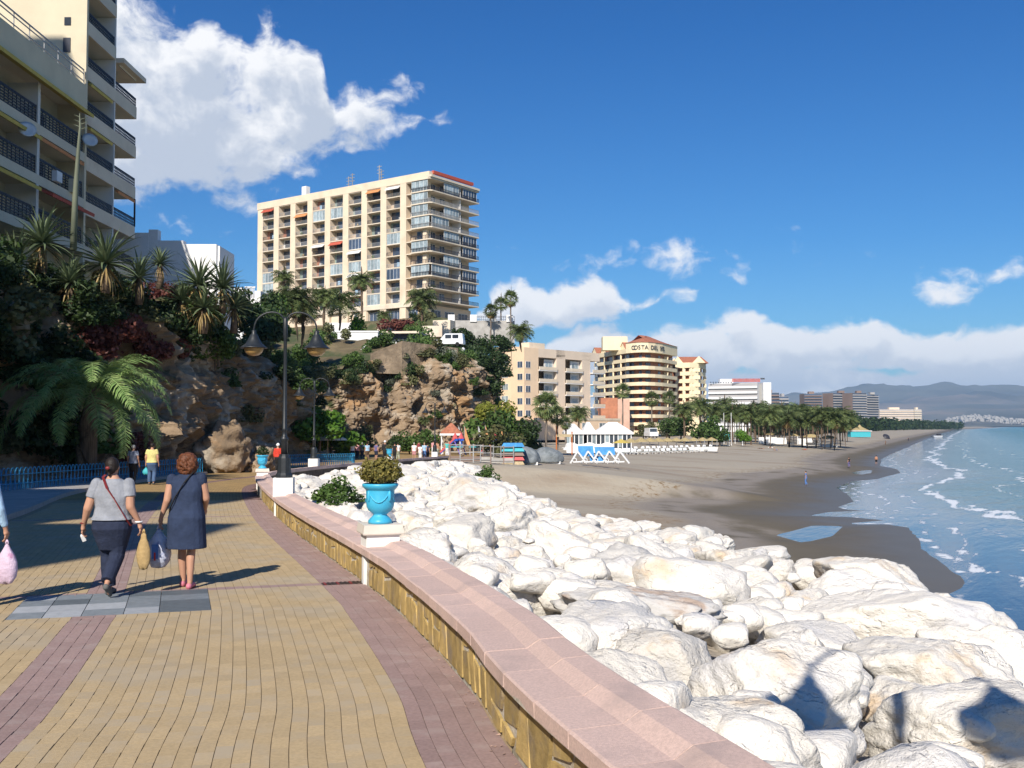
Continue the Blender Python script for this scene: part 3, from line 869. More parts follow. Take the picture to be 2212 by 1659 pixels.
t.put(pb.inputs['Base Color'], c)
struct(obj('cliff', npmesh('cliff', V.reshape(-1, 3), gridquads(len(CP3), NH), m_, False)))
# hill behind the cliff top
BLD = ((-66.4, 264.), (-18.9, 230.), (-8.3, 244.), (-55.8, 278.))     # footprint of the tower block on the hill
hxs, hys = np.arange(-170, 6, 2.), np.arange(-36, 420, 2.)
xs, ys = hxs, hys
XX, YY = np.meshgrid(xs, ys, indexing='ij')
cl2 = [tuple(p) for p in CP3[::3, :2]]
d, idx = seg_dist(XX, YY, cl2)
sideL = inside(XX, YY, cl2 + [(-22, 500), (-600, 500), (-600, -34)])
qd = np.where(sideL, d, -d)
zt = CP3[::3, 2][np.clip(idx, 0, len(cl2) - 1)]


def hill_f(q_, yy): return np.interp(q_, [-3, 0, 3, 12, 35, 80, 150], [-4, -.5, .2, 1.5, 6.5, 15, 20])


HZ = zt + hill_f(qd, YY) + fbm2(XX, YY, 11, 4, 3.) * .9
dB, _ = seg_dist(XX, YY, list(BLD) + [BLD[0]]); dB = np.where(inside(XX, YY, list(BLD)), 0, dB)
HZ = np.maximum(HZ, np.where(qd > 2, 31 - .95 * np.maximum(dB - 7, 0), -99)); HZ = np.where(dB < 8, np.minimum(HZ, 30.9), HZ)
mat('hill_soil', (.16, .125, .07), .95, .3, .25, (.07, .085, .035), .12, .44, .58, geo=True, bump=.2, bs=1.5)
q = gridquads(len(xs), len(ys)); keep = qd.ravel()[q].min(1) > .6
struct(obj('hillside', npmesh('hillside', np.stack([XX.ravel(), YY.ravel(), HZ.ravel()], 1), q[keep], M['hill_soil'], True)))


def hillz(x, y):
    i, j = (x + 170) / 2, (y + 36) / 2
    i0, j0 = int(min(max(i, 0), len(hxs) - 2)), int(min(max(j, 0), len(hys) - 2)); fi, fj = i - i0, j - j0
    return float((HZ[i0, j0] * (1 - fi) + HZ[i0 + 1, j0] * fi) * (1 - fj) + (HZ[i0, j0 + 1] * (1 - fi) + HZ[i0 + 1, j0 + 1] * fi) * fj)


def beach_at(x, y):
    return float(lift(beach_z(shore_u(np.array([x * 1.]), np.array([y * 1.]))), np.array([x * 1.]), np.array([y * 1.]))[0])


# ================================================================ mountains and far coast
sky_line = [(1100, 893), (1350, 884), (1500, 872), (1620, 866), (1733, 855), (1787, 852), (1826, 846), (1880, 843), (1950, 835), (2004, 830), (2034, 822), (2050, 823), (2070, 830), (2101, 832), (2156, 829), (2184, 829), (2215, 838), (2330, 850), (2500, 872), (2700, 895)]
px_ = np.arange(1100, 2700, 7.); NV = 46
ridge = np.interp(px_, [a for a, b in sky_line], [b for a, b in sky_line])
V = []
for i, px in enumerate(px_):
    for k in range(NV):
        f = k / (NV - 1); Y = 5200 + 8000 * f
        X = (px - CX) / F_PX * 11500 * (.62 + .38 * Y / 11500)
        hmax = (HOR - ridge[i]) / F_PX * 11500
        n_ = noise.ridged_multi_fractal(Vector((X / 1900, Y / 1900, 0)), 1., 2.1, 6, 1.0, 2.0) - 1.0
        prof = np.interp(f, [0, .12, .35, .6, .787, .9, 1], [.0, .07, .25, .55, 1.0, .75, .4])
        z = 4 + hmax * prof * (1 + n_ * .30 * (1 - abs(f - .787) / .787) * (f < .76)) + n_ * 35 * min(f * 4, 1) * (f < .76)
        V.append((X, Y, max(z, 2)))
mat('mountain', (.13, .125, .095), .95, .3, .0012, (.24, .19, .14), .0008, .5, .66, geo=True)
struct(obj('mountains', npmesh('mountains', np.array(V), gridquads(len(px_), NV), M['mountain'], True)))


# ================================================================ riprap
def ico(sub):
    bm = bmesh.new(); bmesh.ops.create_icosphere(bm, subdivisions=sub, radius=1.0)
    V = np.array([v.co[:] for v in bm.verts]); F = np.array([[v.index for v in f.verts] for f in bm.faces]); bm.free()
    return V, F


ICO = {k: ico(k) for k in (3, 4, 5)}


def rock_mesh(seed, sub, name, material, cuts=20, sharp=44., rough=.07):
    rg = np.random.default_rng(seed); V, F = ICO[sub]
    n = rg.normal(size=(cuts, 3)); n /= np.linalg.norm(n, axis=1)[:, None]
    n[0] = (rg.normal() * .2, rg.normal() * .2, 1); n[0] /= np.linalg.norm(n[0])
    dp = rg.uniform(.56, .92, cuts)
    k = np.clip(V @ n.T, 1e-3, None) / dp
    r = ((k ** sharp).sum(1) + 1.0) ** (-1 / sharp)
    P = V * r[:, None]; off = rg.uniform(-50, 50, 3)
    for i in range(len(P)):
        p = Vector(P[i] + off)
        d = rough * 1.5 * noise.fractal(p * 1.5, 1., 2., 3) + rough * .55 * noise.fractal(p * 4.2, .8, 2., 3) + rough * .8 * (noise.ridged_multi_fractal(p * 2.6, .9, 2.1, 4, 1., 2.) - 1.2) + rough * .35 * noise.fractal(p * 9., .8, 2., 3)
        cr = noise.noise(p * 3.1) ; d -= rough * 1.1 * max(0, .06 - abs(cr)) / .06 * (.5 + noise.noise(p * 1.3))
        P[i] *= 1 + d
    return npmesh(name, P, F, material, True)


m_ = mat('limestone', (.76, .715, .64), .9, .07, 1.3, (.62, .60, .58), .9, .52, .68, .08, .05, 8., detail=8)
t = NT(m_.node_tree); pb = t.n['Principled BSDF']; src = pb.inputs['Base Color'].links[0].from_socket
oi = t.new('ShaderNodeObjectInfo'); vec = t.vm('ADD', t.new('ShaderNodeTexCoord').outputs['Object'], t.vm('SCALE', (91., 43., 17.), oi.outputs['Random']))
c = t.mix(t.m('MULTIPLY', t.step(t.noise(vec, 1.1, 5, .6), .54, .70), .7), src, (.66, .49, .31, 1))
c = t.mix(t.m('MULTIPLY', t.step(t.noise(vec, 6, 8, .72), .58, .70), .6), c, (.30, .27, .24, 1))
c = t.mix(t.m('MULTIPLY', t.step(t.noise(vec, 26, 5, .7), .62, .68), .55), c, (.20, .17, .14, 1))
t.put(pb.inputs['Base Color'], c)
bn2 = t.new('ShaderNodeBump'); bn2.inputs['Distance'].default_value = .010
t.put(bn2.inputs['Height'], t.m('MAXIMUM', t.step(t.voro(t.vm('ADD', vec, t.vm('SCALE', t.noise(vec, 2.2, 4, col=True), .9)), 1.5, 'DISTANCE_TO_EDGE'), .0, .05), t.step(t.noise(vec, 1.9, 3), .38, .56)))
t.l.new(pb.inputs['Normal'].links[0].from_socket, bn2.inputs['Normal']); t.l.new(bn2.outputs[0], pb.inputs['Normal'])
mat('limestone_grey', (.56, .54, .51), .9, .14, 1.6, (.44, .34, .27), 1.6, .52, .68, bump=.04, bs=8., detail=8)
ROCKS = [rock_mesh(10 + i, 5 if i < 6 else 4, 'boulder', M['limestone'], 18 + i % 6) for i in range(14)]
BIGR = [rock_mesh(60 + i, 5, 'boulder', M['limestone'], 22 + i % 4, 40, .065) for i in range(5)]
GREY = [rock_mesh(90 + i, 5, 'boulder', M['limestone_grey'], 16, 30, .09) for i in range(2)]
XO = ([0, 8, 13.6, 17, 21.6, 24, 28, 32, 37, 41, 53, 72, 95], [6.9, 6.9, 7.0, 7.4, 7.9, 7.0, 6.0, 5.3, 4.1, 1.5, .6, -1.2, -4.2])


def bank_z(x, y):
    xi = np.interp(y, WC[:, 1], WC[:, 0]) + .48; xo = np.interp(y, *XO); f = (x - xi) / max(xo - xi, .5)
    top = G(y) - .10 - 1.2 * max(0, f) ** 1.25
    return top if f < 1 else top - (x - xo) * .95


xs, ys = np.linspace(0, 1, 16), np.arange(-6, 97, .8)
V = []
for y in ys:
    xi, xo = np.interp(y, WC[:, 1], WC[:, 0]) + .44, np.interp(y, *XO) + 3.6
    if y > 88: xi = -5.6 + (y - 88) * .1
    for f in xs:
        x = xi + (xo - xi) * f; V.append((x, y, bank_z(x, y) - .42))
mat('rubble', (.42, .37, .30), .95, .25, 1.2, (.26, .22, .18), .8, .46, .62, bump=.25, bs=1.5, geo=True)
struct(obj('rock_bank', npmesh('rock_bank', np.array(V), gridquads(len(ys), len(xs)), M['rubble'], True)))
rng = random.Random(21)
placed = []
named = [  # x, y, half sizes, height of centre over the bank, mesh, label
    (1.55, 12.2, (1.05, .6, .42), .18, GREY[0], 'long grey boulder overhanging a dark red hollow just beyond the coping'),
    (2.1, 18.0, (.95, .8, .62), .15, GREY[1], 'blunt grey boulder in the middle of the white riprap'),
    (5.5, 15.0, (1.75, 1.5, .95), .1, BIGR[0], 'broad sunlit white boulder on the seaward edge of the riprap'),
    (2.05, 8.1, (.95, .9, .50), .14, BIGR[1], 'rounded cracked boulder half covered by the shadow of a lamp'),
    (4.5, 11.2, (1.25, 1.0, .72), .1, BIGR[2], 'weathered boulder with a thin vertical lamp post shadow, right foreground'),
    (3.7, 8.3, (.95, .8, .55), .15, BIGR[3], 'flat topped boulder in the lower right corner crossed by a post shadow'),
    (-1.2, 36.0, (1.9, 1.4, 1.0), .35, BIGR[4], 'big pale block with a square shaded end near the middle of the rock bank'),
    (7.3, 13.2, (1.3, 1.1, .7), .1, BIGR[1], 'white boulder at the right edge beside the shallow sea'),
    (5.2, 8.6, (.9, .8, .5), .0, BIGR[0], 'low boulder cut by the right edge in the bottom corner'),
    (7.4, 21.5, (1.6, 1.2, .8), .15, BIGR[2], 'peaked white boulder sticking out of the riprap over the wet sand')]
for (x, y, sz, dz, me, lab) in named:
    o = obj('boulder', me, None, (x, y, bank_z(x, y) + dz), (rng.uniform(-.2, .2), rng.uniform(-.2, .2), rng.uniform(0, 6)), sz)
    if 'overhanging' in lab: o.rotation_euler = (.1, .12, -.25)
    tag(o, lab, 'boulder', 'riprap boulders'); placed.append((x, y, max(sz[:2]) * .8))
nb = 0
for it in range(9000):
    y = 3.5 + 92 * rng.random() ** 1.25
    xi, xo = np.interp(y, WC[:, 1], WC[:, 0]) + .5, np.interp(y, *XO)
    if y > 87.5: xi = -5.4
    edge_ = rng.random() < .22
    x = rng.uniform(xo - .3, xo + 1.8) if edge_ else rng.uniform(xi, xo)
    if abs(x) / max(y, 1) > .62: continue
    r = rng.uniform(.42, .95) if y < 45 else rng.uniform(.6, 1.2)
    if x - xi < .8: r = min(r, .6)
    x = max(x, xi + r * 1.2)
    if any((x - a) ** 2 + (y - b) ** 2 < (.80 * r + .80 * c_) ** 2 for a, b, c_ in placed): continue
    placed.append((x, y, r)); nb += 1
    me = rng.choice(ROCKS)
    sz = (r * rng.uniform(1.0, 1.45), r * rng.uniform(.9, 1.2), r * rng.uniform(.62, .9))
    along = next(t_ for lim, t_ in ((9, 'in the near corner'), (15, 'just before the nearest urn'), (22, 'just beyond the nearest urn'), (32, 'level with the nearest lamp'), (46, 'level with the bend of the wall'), (62, 'level with the second lamp'), (999, 'near the end of the wall')) if y < lim)
    zone = ('small', 'middling', 'large')[(r > .6) + (r > .85)] + ' cream boulder ' + ('against the sea wall' if x - xi < 1.0 else ('on the riprap outer edge' if x > xo - 1.0 else 'in the mid riprap')) + ', ' + along
    o = obj('boulder', me, None, (x, y, bank_z(x, y) - .02 * r + rng.uniform(-.12, .16)), (rng.uniform(-.35, .35), rng.uniform(-.35, .35), rng.uniform(0, 6.28)), sz)
    tag(o, zone, 'boulder', 'riprap boulders')
    if nb > 300: break
RUB = [rock_mesh(140 + i, 3, 'rubble_stone', None, 14, 30, .06) for i in range(5)]
rco = []
for me in RUB:
    co = np.empty(len(me.vertices) * 3, dtype=np.float32); me.vertices.foreach_get('co', co); rco.append(co.reshape(-1, 3))
VV, FF, nv = [], [], 0
for k in range(900):
    y = 4 + 91 * rng.random() ** 1.15; xi, xo = np.interp(y, WC[:, 1], WC[:, 0]) + .5, np.interp(y, *XO)
    x = rng.uniform(xi, xo + 1.2)
    if abs(x) / y > .6: continue
    r = rng.uniform(.14, .40) if y < 40 else rng.uniform(.2, .55); x = max(x, xi + 1.6 * r); a = rng.uniform(0, 6.28); c = rco[k % 5] * np.array([r * rng.uniform(.9, 1.5), r, r * rng.uniform(.6, .9)])
    VV.append(np.stack([c[:, 0] * math.cos(a) - c[:, 1] * math.sin(a) + x, c[:, 0] * math.sin(a) + c[:, 1] * math.cos(a) + y, c[:, 2] + bank_z(x, y) + rng.uniform(-.05, .3)], 1)); FF.append(ICO[3][1] + nv); nv += len(c)
tag(obj('riprap_rubble', npmesh('riprap_rubble', np.concatenate(VV), np.concatenate(FF), M['limestone'], True)), 'small pale stones filling the gaps between the riprap boulders', 'rubble', kind='stuff')

# ================================================================ lamps, urns
def wall_spot(s, t=-.34, h=.50):
    x, y = wp(s, t); return Vector((x, y, G(y) + h))


LAMP_LAB = ['black twin arm street lamp on the wall beside the photographer, seen only by its shadow', 'tall black twin bell street lamp on the nearest white wall block', 'black twin arm street lamp on the second white block, in front of the green bushes',
            'small far black street lamp near the end of the promenade wall']


def make_lamp(label, loc, rz):
    o = thing('street_lamp', label, 'street lamp', loc, rz, 'street lamps along the sea wall')
    MB().box(-.24, .24, -.24, .24, -.06, .44).build('plinth', M['white_paint'], o)
    MB().lathe([(.21, .44), (.21, .50), (.17, .56), (.16, .92), (.125, .98), (.12, 1.02)], 10).build('base', M['iron_black'], o, smooth=False)
    MB().lathe([(.085, 1.02), (.08, 1.35), (.10, 1.38), (.10, 1.42), (.06, 1.46), (.055, 1.6), (.075, 1.62), (.055, 1.66), (.042, 3.9), (.06, 3.94), (.06, 4.38), (.03, 4.44)], 10).build('post', M['iron_black'], o, smooth=True)
    for sgn in (-1, 1):
        arc = [(sgn * (.03 + .37 * (1 - math.cos(a))), 0, 4.33 + .27 * math.sin(a) - .10 * (a / math.pi) ** 2 * 2) for a in np.linspace(0, math.pi, 12)] + [(sgn * .77, 0, 4.07)]
        MB().tube(arc, .022, 7).build('arm', M['iron_black'], o, smooth=True)
        sh = MB().lathe([(.05, .0), (.06, -.03), (.055, -.08), (.10, -.13), (.14, -.22), (.20, -.33), (.31, -.42), (.34, -.44), (.33, -.45), (.29, -.43)], 18).build('shade', M['iron_black'], o, (sgn * .77, 0, 4.10), True)
        MB().lathe([(.24, -.42), (.245, -.46), (.21, -.55), (.13, -.62), (.04, -.64)], 16).build('bowl', M['lamp_amber'], sh, smooth=True)
    return o


lamp_s = [PIL[0], PIL[2], PIL[4], PIL[6]]
for s, lab in zip(lamp_s, LAMP_LAB): make_lamp(lab, wall_spot(s, -.20), ang_at(s) * .35 if s > 20 else R(8))


def leaf_ball(n, rx, rz, size, seed, zc=0., squash=.0, shell=.55):
    rg = np.random.default_rng(seed)
    d = rg.normal(size=(n, 3)); d /= np.linalg.norm(d, axis=1)[:, None]
    d[:, 2] = np.abs(d[:, 2]) * (1 - squash) + d[:, 2] * squash
    rad = shell + (1 - shell) * rg.random(n) ** .6
    lump = np.array([1 + .28 * noise.fractal(Vector(p * 2.1 + seed), 1., 2., 3) for p in d])
    C = d * (rad * lump)[:, None] * np.array([rx, rx, rz]) + np.array([0, 0, zc])
    return leaves(C, d, size, rg)


def leaves(C, d, size, rg, asp=.55):
    n = len(C)
    nrm_ = d + rg.normal(size=(n, 3)) * .8; nrm_ /= np.linalg.norm(nrm_, axis=1)[:, None]
    a = np.cross(nrm_, rg.normal(size=(n, 3))); a /= np.linalg.norm(a, axis=1)[:, None] + 1e-9
    b = np.cross(nrm_, a); s_ = size * rg.uniform(.6, 1.35, n)[:, None]
    V = np.stack([C - a * s_, C - b * s_ * asp, C + a * s_, C + b * s_ * asp], 1).reshape(-1, 3)
    return V, np.arange(4 * n).reshape(n, 4)


URN = [(.155, 0), (.155, .035), (.135, .06), (.10, .095), (.088, .115), (.11, .135), (.155, .17), (.178, .22), (.186, .29), (.184, .37), (.186, .42), (.186, .435), (.195, .44), (.225, .47), (.235, .49), (.235, .515), (.22, .52), (.205, .515), (.20, .47)]
URN_LAB = ['nearest blue urn with raised swags on a white pedestal on the sea wall', 'blue urn on the bend of the wall left of the nearest street lamp', 'small far blue urn on the wall beside the strolling group']
for k, (s, lab) in enumerate(zip((PIL[1], PIL[3], PIL[5]), URN_LAB)):
    p = wall_spot(s, -.19); rz = ang_at(s)
    ped = thing('urn_pedestal', ['white pedestal with a stone cap under the nearest blue urn', 'white pedestal under the blue urn on the bend', 'white pedestal under the far blue urn'][k], 'pedestal', p, rz, 'pedestals on the wall')
    MB().box(-.215, .215, -.215, .215, -.06, .15).build('block', M['white_paint'], ped)
    MB().hexa([(-.26, -.26, .15), (.26, -.26, .15), (.26, .26, .15), (-.26, .26, .15)], [(-.265, -.265, .165), (.265, -.265, .165), (.265, .265, .165), (-.265, .265, .165)]).hexa(
        [(-.265, -.265, .165), (.265, -.265, .165), (.265, .265, .165), (-.265, .265, .165)], [(-.25, -.25, .275), (.25, -.25, .275), (.25, .25, .275), (-.25, .25, .275)]).build('cap', M['pot_cap'], ped)
    u_ = thing('urn', lab, 'urn', p + Vector((0, 0, .276)), rz, 'blue urns')
    MB().lathe(URN, 28).build('body', M['pot_blue'], u_, smooth=True)
    MB().lathe([(.02, .47), (.20, .475)], 20).build('soil', M['soil'], u_)
    if k < 2:
        for q_ in range(4):
            a0 = q_ * math.pi / 2 + .5
            pts = [(.188 * math.cos(a0 + f * math.pi / 2), .188 * math.sin(a0 + f * math.pi / 2), .41 - .13 * math.sin(math.pi * f)) for f in np.linspace(0, 1, 9)]
            MB().tube(pts, [.007 + .005 * math.sin(math.pi * f) for f in np.linspace(0, 1, 9)], 6).build('swag', M['pot_blue'], u_, smooth=True)
            MB().ell((.188 * math.cos(a0), .188 * math.sin(a0), .36), (.026, .026, .075)).build('tassel', M['pot_blue'], u_, smooth=True)
    sh = thing('potted_shrub', ['dense clipped olive green box bush growing in the nearest blue urn', 'dark green bush in the blue urn on the bend of the wall', 'sparse yellowish plant in the far blue urn'][k], 'shrub', p + Vector((0, 0, .75)), 0, 'plants in the urns')
    Vl, Fl = leaf_ball(3000 if k == 0 else 500, .275 if k == 0 else .25, .23, .025 if k == 0 else .035, 5 + k, .16, .75, .5)
    obj('foliage', npmesh('foliage', Vl, Fl, M['box_leaf' if k == 0 else ('bush_dark' if k == 1 else 'bush_olive')], False), sh)
    MB().tube([(0, 0, -.03), (.02, .01, .08), (0, .02, .2)], [.02, .016, .01], 6).build('stem', M['bark'], sh)

# ================================================================ blue bow-top fences
def hoop_fence(path, label, step=.33, h=.78):
    pts = catmull(path, .05); L = np.concatenate([[0], np.cumsum(np.linalg.norm(np.diff(pts, axis=0), axis=1))])
    f = lambda s: (float(np.interp(s, L, pts[:, 0])), float(np.interp(s, L, pts[:, 1])))
    x0, y0 = f(0)
    o = thing('hoop_fence', label, 'fence', (x0, y0, 0)); s = .25
    while s < L[-1] - .5:
        P_ = []
        for a in np.linspace(0, 1, 13):
            q_ = s + .46 * a; x, y = f(q_); z = h * (1 - abs(2 * a - 1) ** 3.2 * .98)
            P_.append((x - x0, y - y0, G(y) + .11 + z))
        x, y = f(s); P_.insert(0, (x - x0, y - y0, G(y) + .05)); x, y = f(s + .46); P_.append((x - x0, y - y0, G(y) + .05))
        MB().tube(P_, .017, 5).build('hoop', M['blue_metal'], o, smooth=True); s += step
    for hz in (.22, .55):
        P_ = []
        for s in np.arange(0, L[-1], .6): x, y = f(s); P_.append((x - x0, y - y0, G(y) + .11 + hz))
        MB().tube(P_, .016, 5).build('rail', M['blue_metal'], o)
    return o


hoop_fence([(-17.6, 30.), (-17.65, 40), (-17.55, 50), (-17.3, 57.2)], 'long blue hoop topped fence at the foot of the shaded cliff')
hoop_fence([(-16.2, 66), (-14.3, 72), (-12.6, 76.2), (-12.0, 77.8), (-12.6, 79.)], 'short bright blue hoop fence with a rounded end beyond the street lamps', .25)


# ================================================================ buildings
def B(parent, name, material, x0, x1, y0, y1, z0, z1):
    """a box part, its origin at its own middle"""
    c = ((x0 + x1) / 2, (y0 + y1) / 2, z0)
    return MB().box(x0 - c[0], x1 - c[0], y0 - c[1], y1 - c[1], 0, z1 - z0).build(name, M[material], parent, c)


def railing_mesh(length, h, nb, name='railing', bar=.05, material='rail_dark', rails=0):
    mb = MB()
    for k in range(nb): mb.box(length * k / (nb - 1) - bar / 2, length * k / (nb - 1) + bar / 2, -.02, .02, 0, h)
    mb.box(0, length, -.03, .03, h, h + .07)
    for k in range(rails): mb.box(0, length, -.025, .025, h * (k + .5) / rails, h * (k + .5) / rails + .05)
    return mb.mesh(name, M[material])


def window(parent, x, y, z, wd, h, rz=0., panes=2, frame='frame_white', glass='glass', sill=False):
    """a window as a part (its frame) with its panes as sub-parts; faces local -y"""
    key = (wd, h, panes, frame)
    if key not in _win:
        mb = MB(); t_ = .06
        mb.box(0, wd, -.04, .06, 0, t_).box(0, wd, -.04, .06, h - t_, h)
        for k in range(panes + 1):
            c = wd * k / panes; mb.box(max(c - t_ / 2, 0), min(c + t_ / 2, wd), -.039, .059, t_, h - t_)
        _win[key] = (mb.mesh('window', M[frame]), MB().box(0, wd / panes - t_, 0, .03, 0, h - 2 * t_).mesh('pane', None))
    fr, pn = _win[key]
    o = obj('window', fr, parent, (x, y, z), (0, 0, rz))
    k2 = (key, glass)
    if k2 not in _win: p2 = pn.copy(); p2.materials.append(M[glass]); _win[k2] = p2
    for k in range(panes): obj('pane', _win[k2], o, (wd * k / panes + .03, 0, .06))
    return o


_win = {}
rng = random.Random(5)
# ---- shaded balcony block on the left cliff
X0, Y0, Z0 = -26.5, 62.7, 12.0
ap = thing('apartment_block', 'shaded cream balcony block with dark railings high on the left cliff', 'building', (X0, Y0, Z0))
zz = lambda z: z - Z0
B(ap, 'tower_core', 'cream2', -16, -1.7, 0, 8.2, 0, zz(42))
B(ap, 'end_wall', 'cream', -16, .04, -.28, 0, zz(12.5), zz(43))
B(ap, 'wing_core', 'cream2', -16, -1.7, -20, -.28, 0, zz(28.0))
B(ap, 'wing_parapet', 'cream', -.15, .05, -20, -.28, zz(26.5), zz(28.1)); B(ap, 'wing_roof', 'cream2', -16, -.15, -20, -.28, zz(26.9), zz(28.02))
rl_b = railing_mesh(4.1, .55, 20, 'railing', .04, 'rail_dark', 3); rl_c = railing_mesh(3.7, .55, 18, 'railing', .04, 'rail_dark', 3); rl_w = railing_mesh(5.8, .95, 14, 'railing', .05, 'rail_dark', 6)
for i, zf in enumerate((17.3, 20.1, 22.9, 25.8, 28.6, 31.45, 34.3, 37.1)):
    ly1 = 8.35 if zf < 29 else 4.55
    B(ap, 'balcony_front', 'slab_cream', -.14, .0, 0, ly1, zz(zf), zz(zf + .85)); B(ap, 'balcony_slab', 'cream2', -1.75, -.14, 0, ly1, zz(zf), zz(zf + .2))
    obj('railing', rl_b, ap, (-.06, .2, zz(zf + .85)), (0, 0, math.pi / 2))
    window(ap, -1.68, .6, zz(zf + .25), 2.6, 2.1, math.pi / 2, 3, 'frame_white', 'glass')
    if zf < 29:
        obj('railing', rl_c, ap, (-.06, 4.6, zz(zf + .85)), (0, 0, math.pi / 2)); window(ap, -1.68, 5.0, zz(zf + .25), 2.4, 2.1, math.pi / 2, 3, 'frame_white', 'glass')
    B(ap, 'partition', 'bay_white', -1.7, -.02, 4.42, 4.58, zz(zf + .86), zz(zf + 2.84))
B(ap, 'roof_slab', 'slab_cream', -1.75, .5, 4.6, 8.75, zz(31.3), zz(31.62))
MB().box(-.05, .05, 8.2, 8.3, zz(20.95), zz(22.9)).build('corner_post', M['rail_dark'], ap)
for zf in (17.6, 20.45, 23.3):
    B(ap, 'balcony_front', 'cream2', -.14, .04, -20, -.28, zz(zf), zz(zf + .55)); B(ap, 'balcony_slab', 'cream2', -1.75, -.14, -20, -.28, zz(zf), zz(zf + .2))
    for k in range(3):
        y = -6.4 - 6.1 * k
        obj('railing', rl_w, ap, (-.05, y + .15, zz(zf + .55)), (0, 0, math.pi / 2)); B(ap, 'partition', 'bay_white', -1.7, .045, y - .15, y + .15, zz(zf + .55), zz(zf + 2.85))
        window(ap, -1.68, y + 1., zz(zf + .25), 3.4, 2.1, math.pi / 2, 3, 'frame_white', 'glass')
for (za, ya, yb, mt, dp) in ((26.45, -13, -.6, 'awning_yellow', .7), (26.45, -20, -13.4, 'awning_yellow', .55), (23.2, -20, -6.6, 'awning_yellow', .35), (23.22, -6.3, -.6, 'awning_orange', .15), (20.35, -6.2, -.5, 'awning_red', .8), (20.35, -20, -6.7, 'awning_yellow', .4),
                             (28.5, .4, 3.8, 'awning_yellow', .1), (25.7, .4, 3.9, 'awning_yellow', .1), (31.4, 4.9, 7.9, 'cream2', .1), (22.8, 5, 8, 'awning_orange', .1)):
    MB().hexa([(-.1, ya, zz(za) - .12), (dp, ya, zz(za) - .42 * dp - .2), (dp, yb, zz(za) - .42 * dp - .2), (-.1, yb, zz(za) - .12)], [(-.1, ya, zz(za) - .01), (dp + .02, ya, zz(za) - .42 * dp), (dp + .02, yb, zz(za) - .42 * dp), (-.1, yb, zz(za) - .01)]).build('awning', M[mt], ap)
rr = railing_mesh(19.5, .9, 12, 'roof_railing', .05, 'rail_grey', 2); obj('roof_railing', rr, ap, (-.05, -19.9, zz(28.1)), (0, 0, math.pi / 2))
B(ap, 'vent', 'glass', -1.35, -.95, -.32, -.28, zz(31.9), zz(32.4)); B(ap, 'vent', 'dark_wall', -1.4, -.95, -.33, -.28, zz(30.2), zz(31.1))
for (ly, z) in ((-8.4, 22.9), (-.35, 24.6)):
    d_ = MB().lathe([(.02, 0), (.28, .04), (.46, .14), (.47, .15), (.28, .06)], 16).build('satellite_dish', M['frame_white'], ap, (.35, ly, zz(z)), True); d_.rotation_euler = (R(70), 0, R(35))
B(ap, 'air_unit', 'frame_white', .0, .3, -4.6, -3.9, zz(21.1), zz(21.7)); B(ap, 'air_unit', 'cream', .0, .3, -2.4, -1.7, zz(20.95), zz(21.75))
# ---- unseen blocks beside and behind the camera, shaped to cast the shade on the left
for (lab, x0, x1, y0, y1, z1) in (('unseen tall cream block beside the left edge that shades the balcony block', -64, -36.2, 2, 30, 55.5), ('unseen cream wing beside the tall block, added to shade the cliff', -62, -29.2, -8, 3.5, 44.),
                                  ('unseen flat roofed block behind the camera that shades the left of the promenade', -46, -13.95, -12, -8, 28.), ('unseen taller rear half of the block behind the camera, added for its shade', -46, -18.5, -7.95, -2, 34.)):
    o = thing('apartment_block', lab, 'building', (x0, y0, 11)); B(o, 'wall', 'cream', 0, x1 - x0, 0, y1 - y0, 0, z1 - 11); B(o, 'roof', 'concrete', .4, x1 - x0 - .4, .4, y1 - y0 - .4, z1 - 11, z1 - 10.7)
    for k in range(4): window(o, x1 - x0 + .04, .6, 3 + 3.0 * k, 2.2, 1.6, math.pi / 2, 2)
# ---- white stepped wall
p0 = at(180, 600, 72.6)
st = thing('stepped_building', 'bright white building with a stepped parapet behind the yuccas', 'building', (p0.x, 72.6, 14))
sx = lambda px: (px - 180) / F_PX * 72.6
for (a, b, yt) in ((180, 320, 500), (320, 340, 493), (340, 396, 517), (396, 468, 525)):
    B(st, 'wall', 'stucco_white', sx(a) + .0, sx(b) - .004, 0 if a == 180 else .03, .7, 0, 7 + (HOR - yt) / F_PX * 72.6 - 14)
B(st, 'return_wall', 'stucco_white', sx(468), sx(474), .2, 4, 0, 7 + (HOR - 525) / F_PX * 72.6 - 14.1)
p0 = at(508, 640, 122)
sm = thing('white_house', 'small white house with a balustraded terrace left of the hilltop tower', 'building', (p0.x, 122, 17))
B(sm, 'wall', 'stucco_white', -1.2, .9, 0, 6, 0, 6.6); B(sm, 'wall', 'stucco_white', 2.2, 2.9, .6, 5, 0, 6.3); B(sm, 'terrace', 'stucco_white', .9, 2.2, .8, 5, 0, 5.4)
for k in range(7): B(sm, 'baluster', 'stucco_white', .98 + k * .17, 1.06 + k * .17, .85, .95, 5.4, 6.7)
B(sm, 'rail', 'stucco_white', .9, 2.2, .82, .98, 6.7, 6.85)

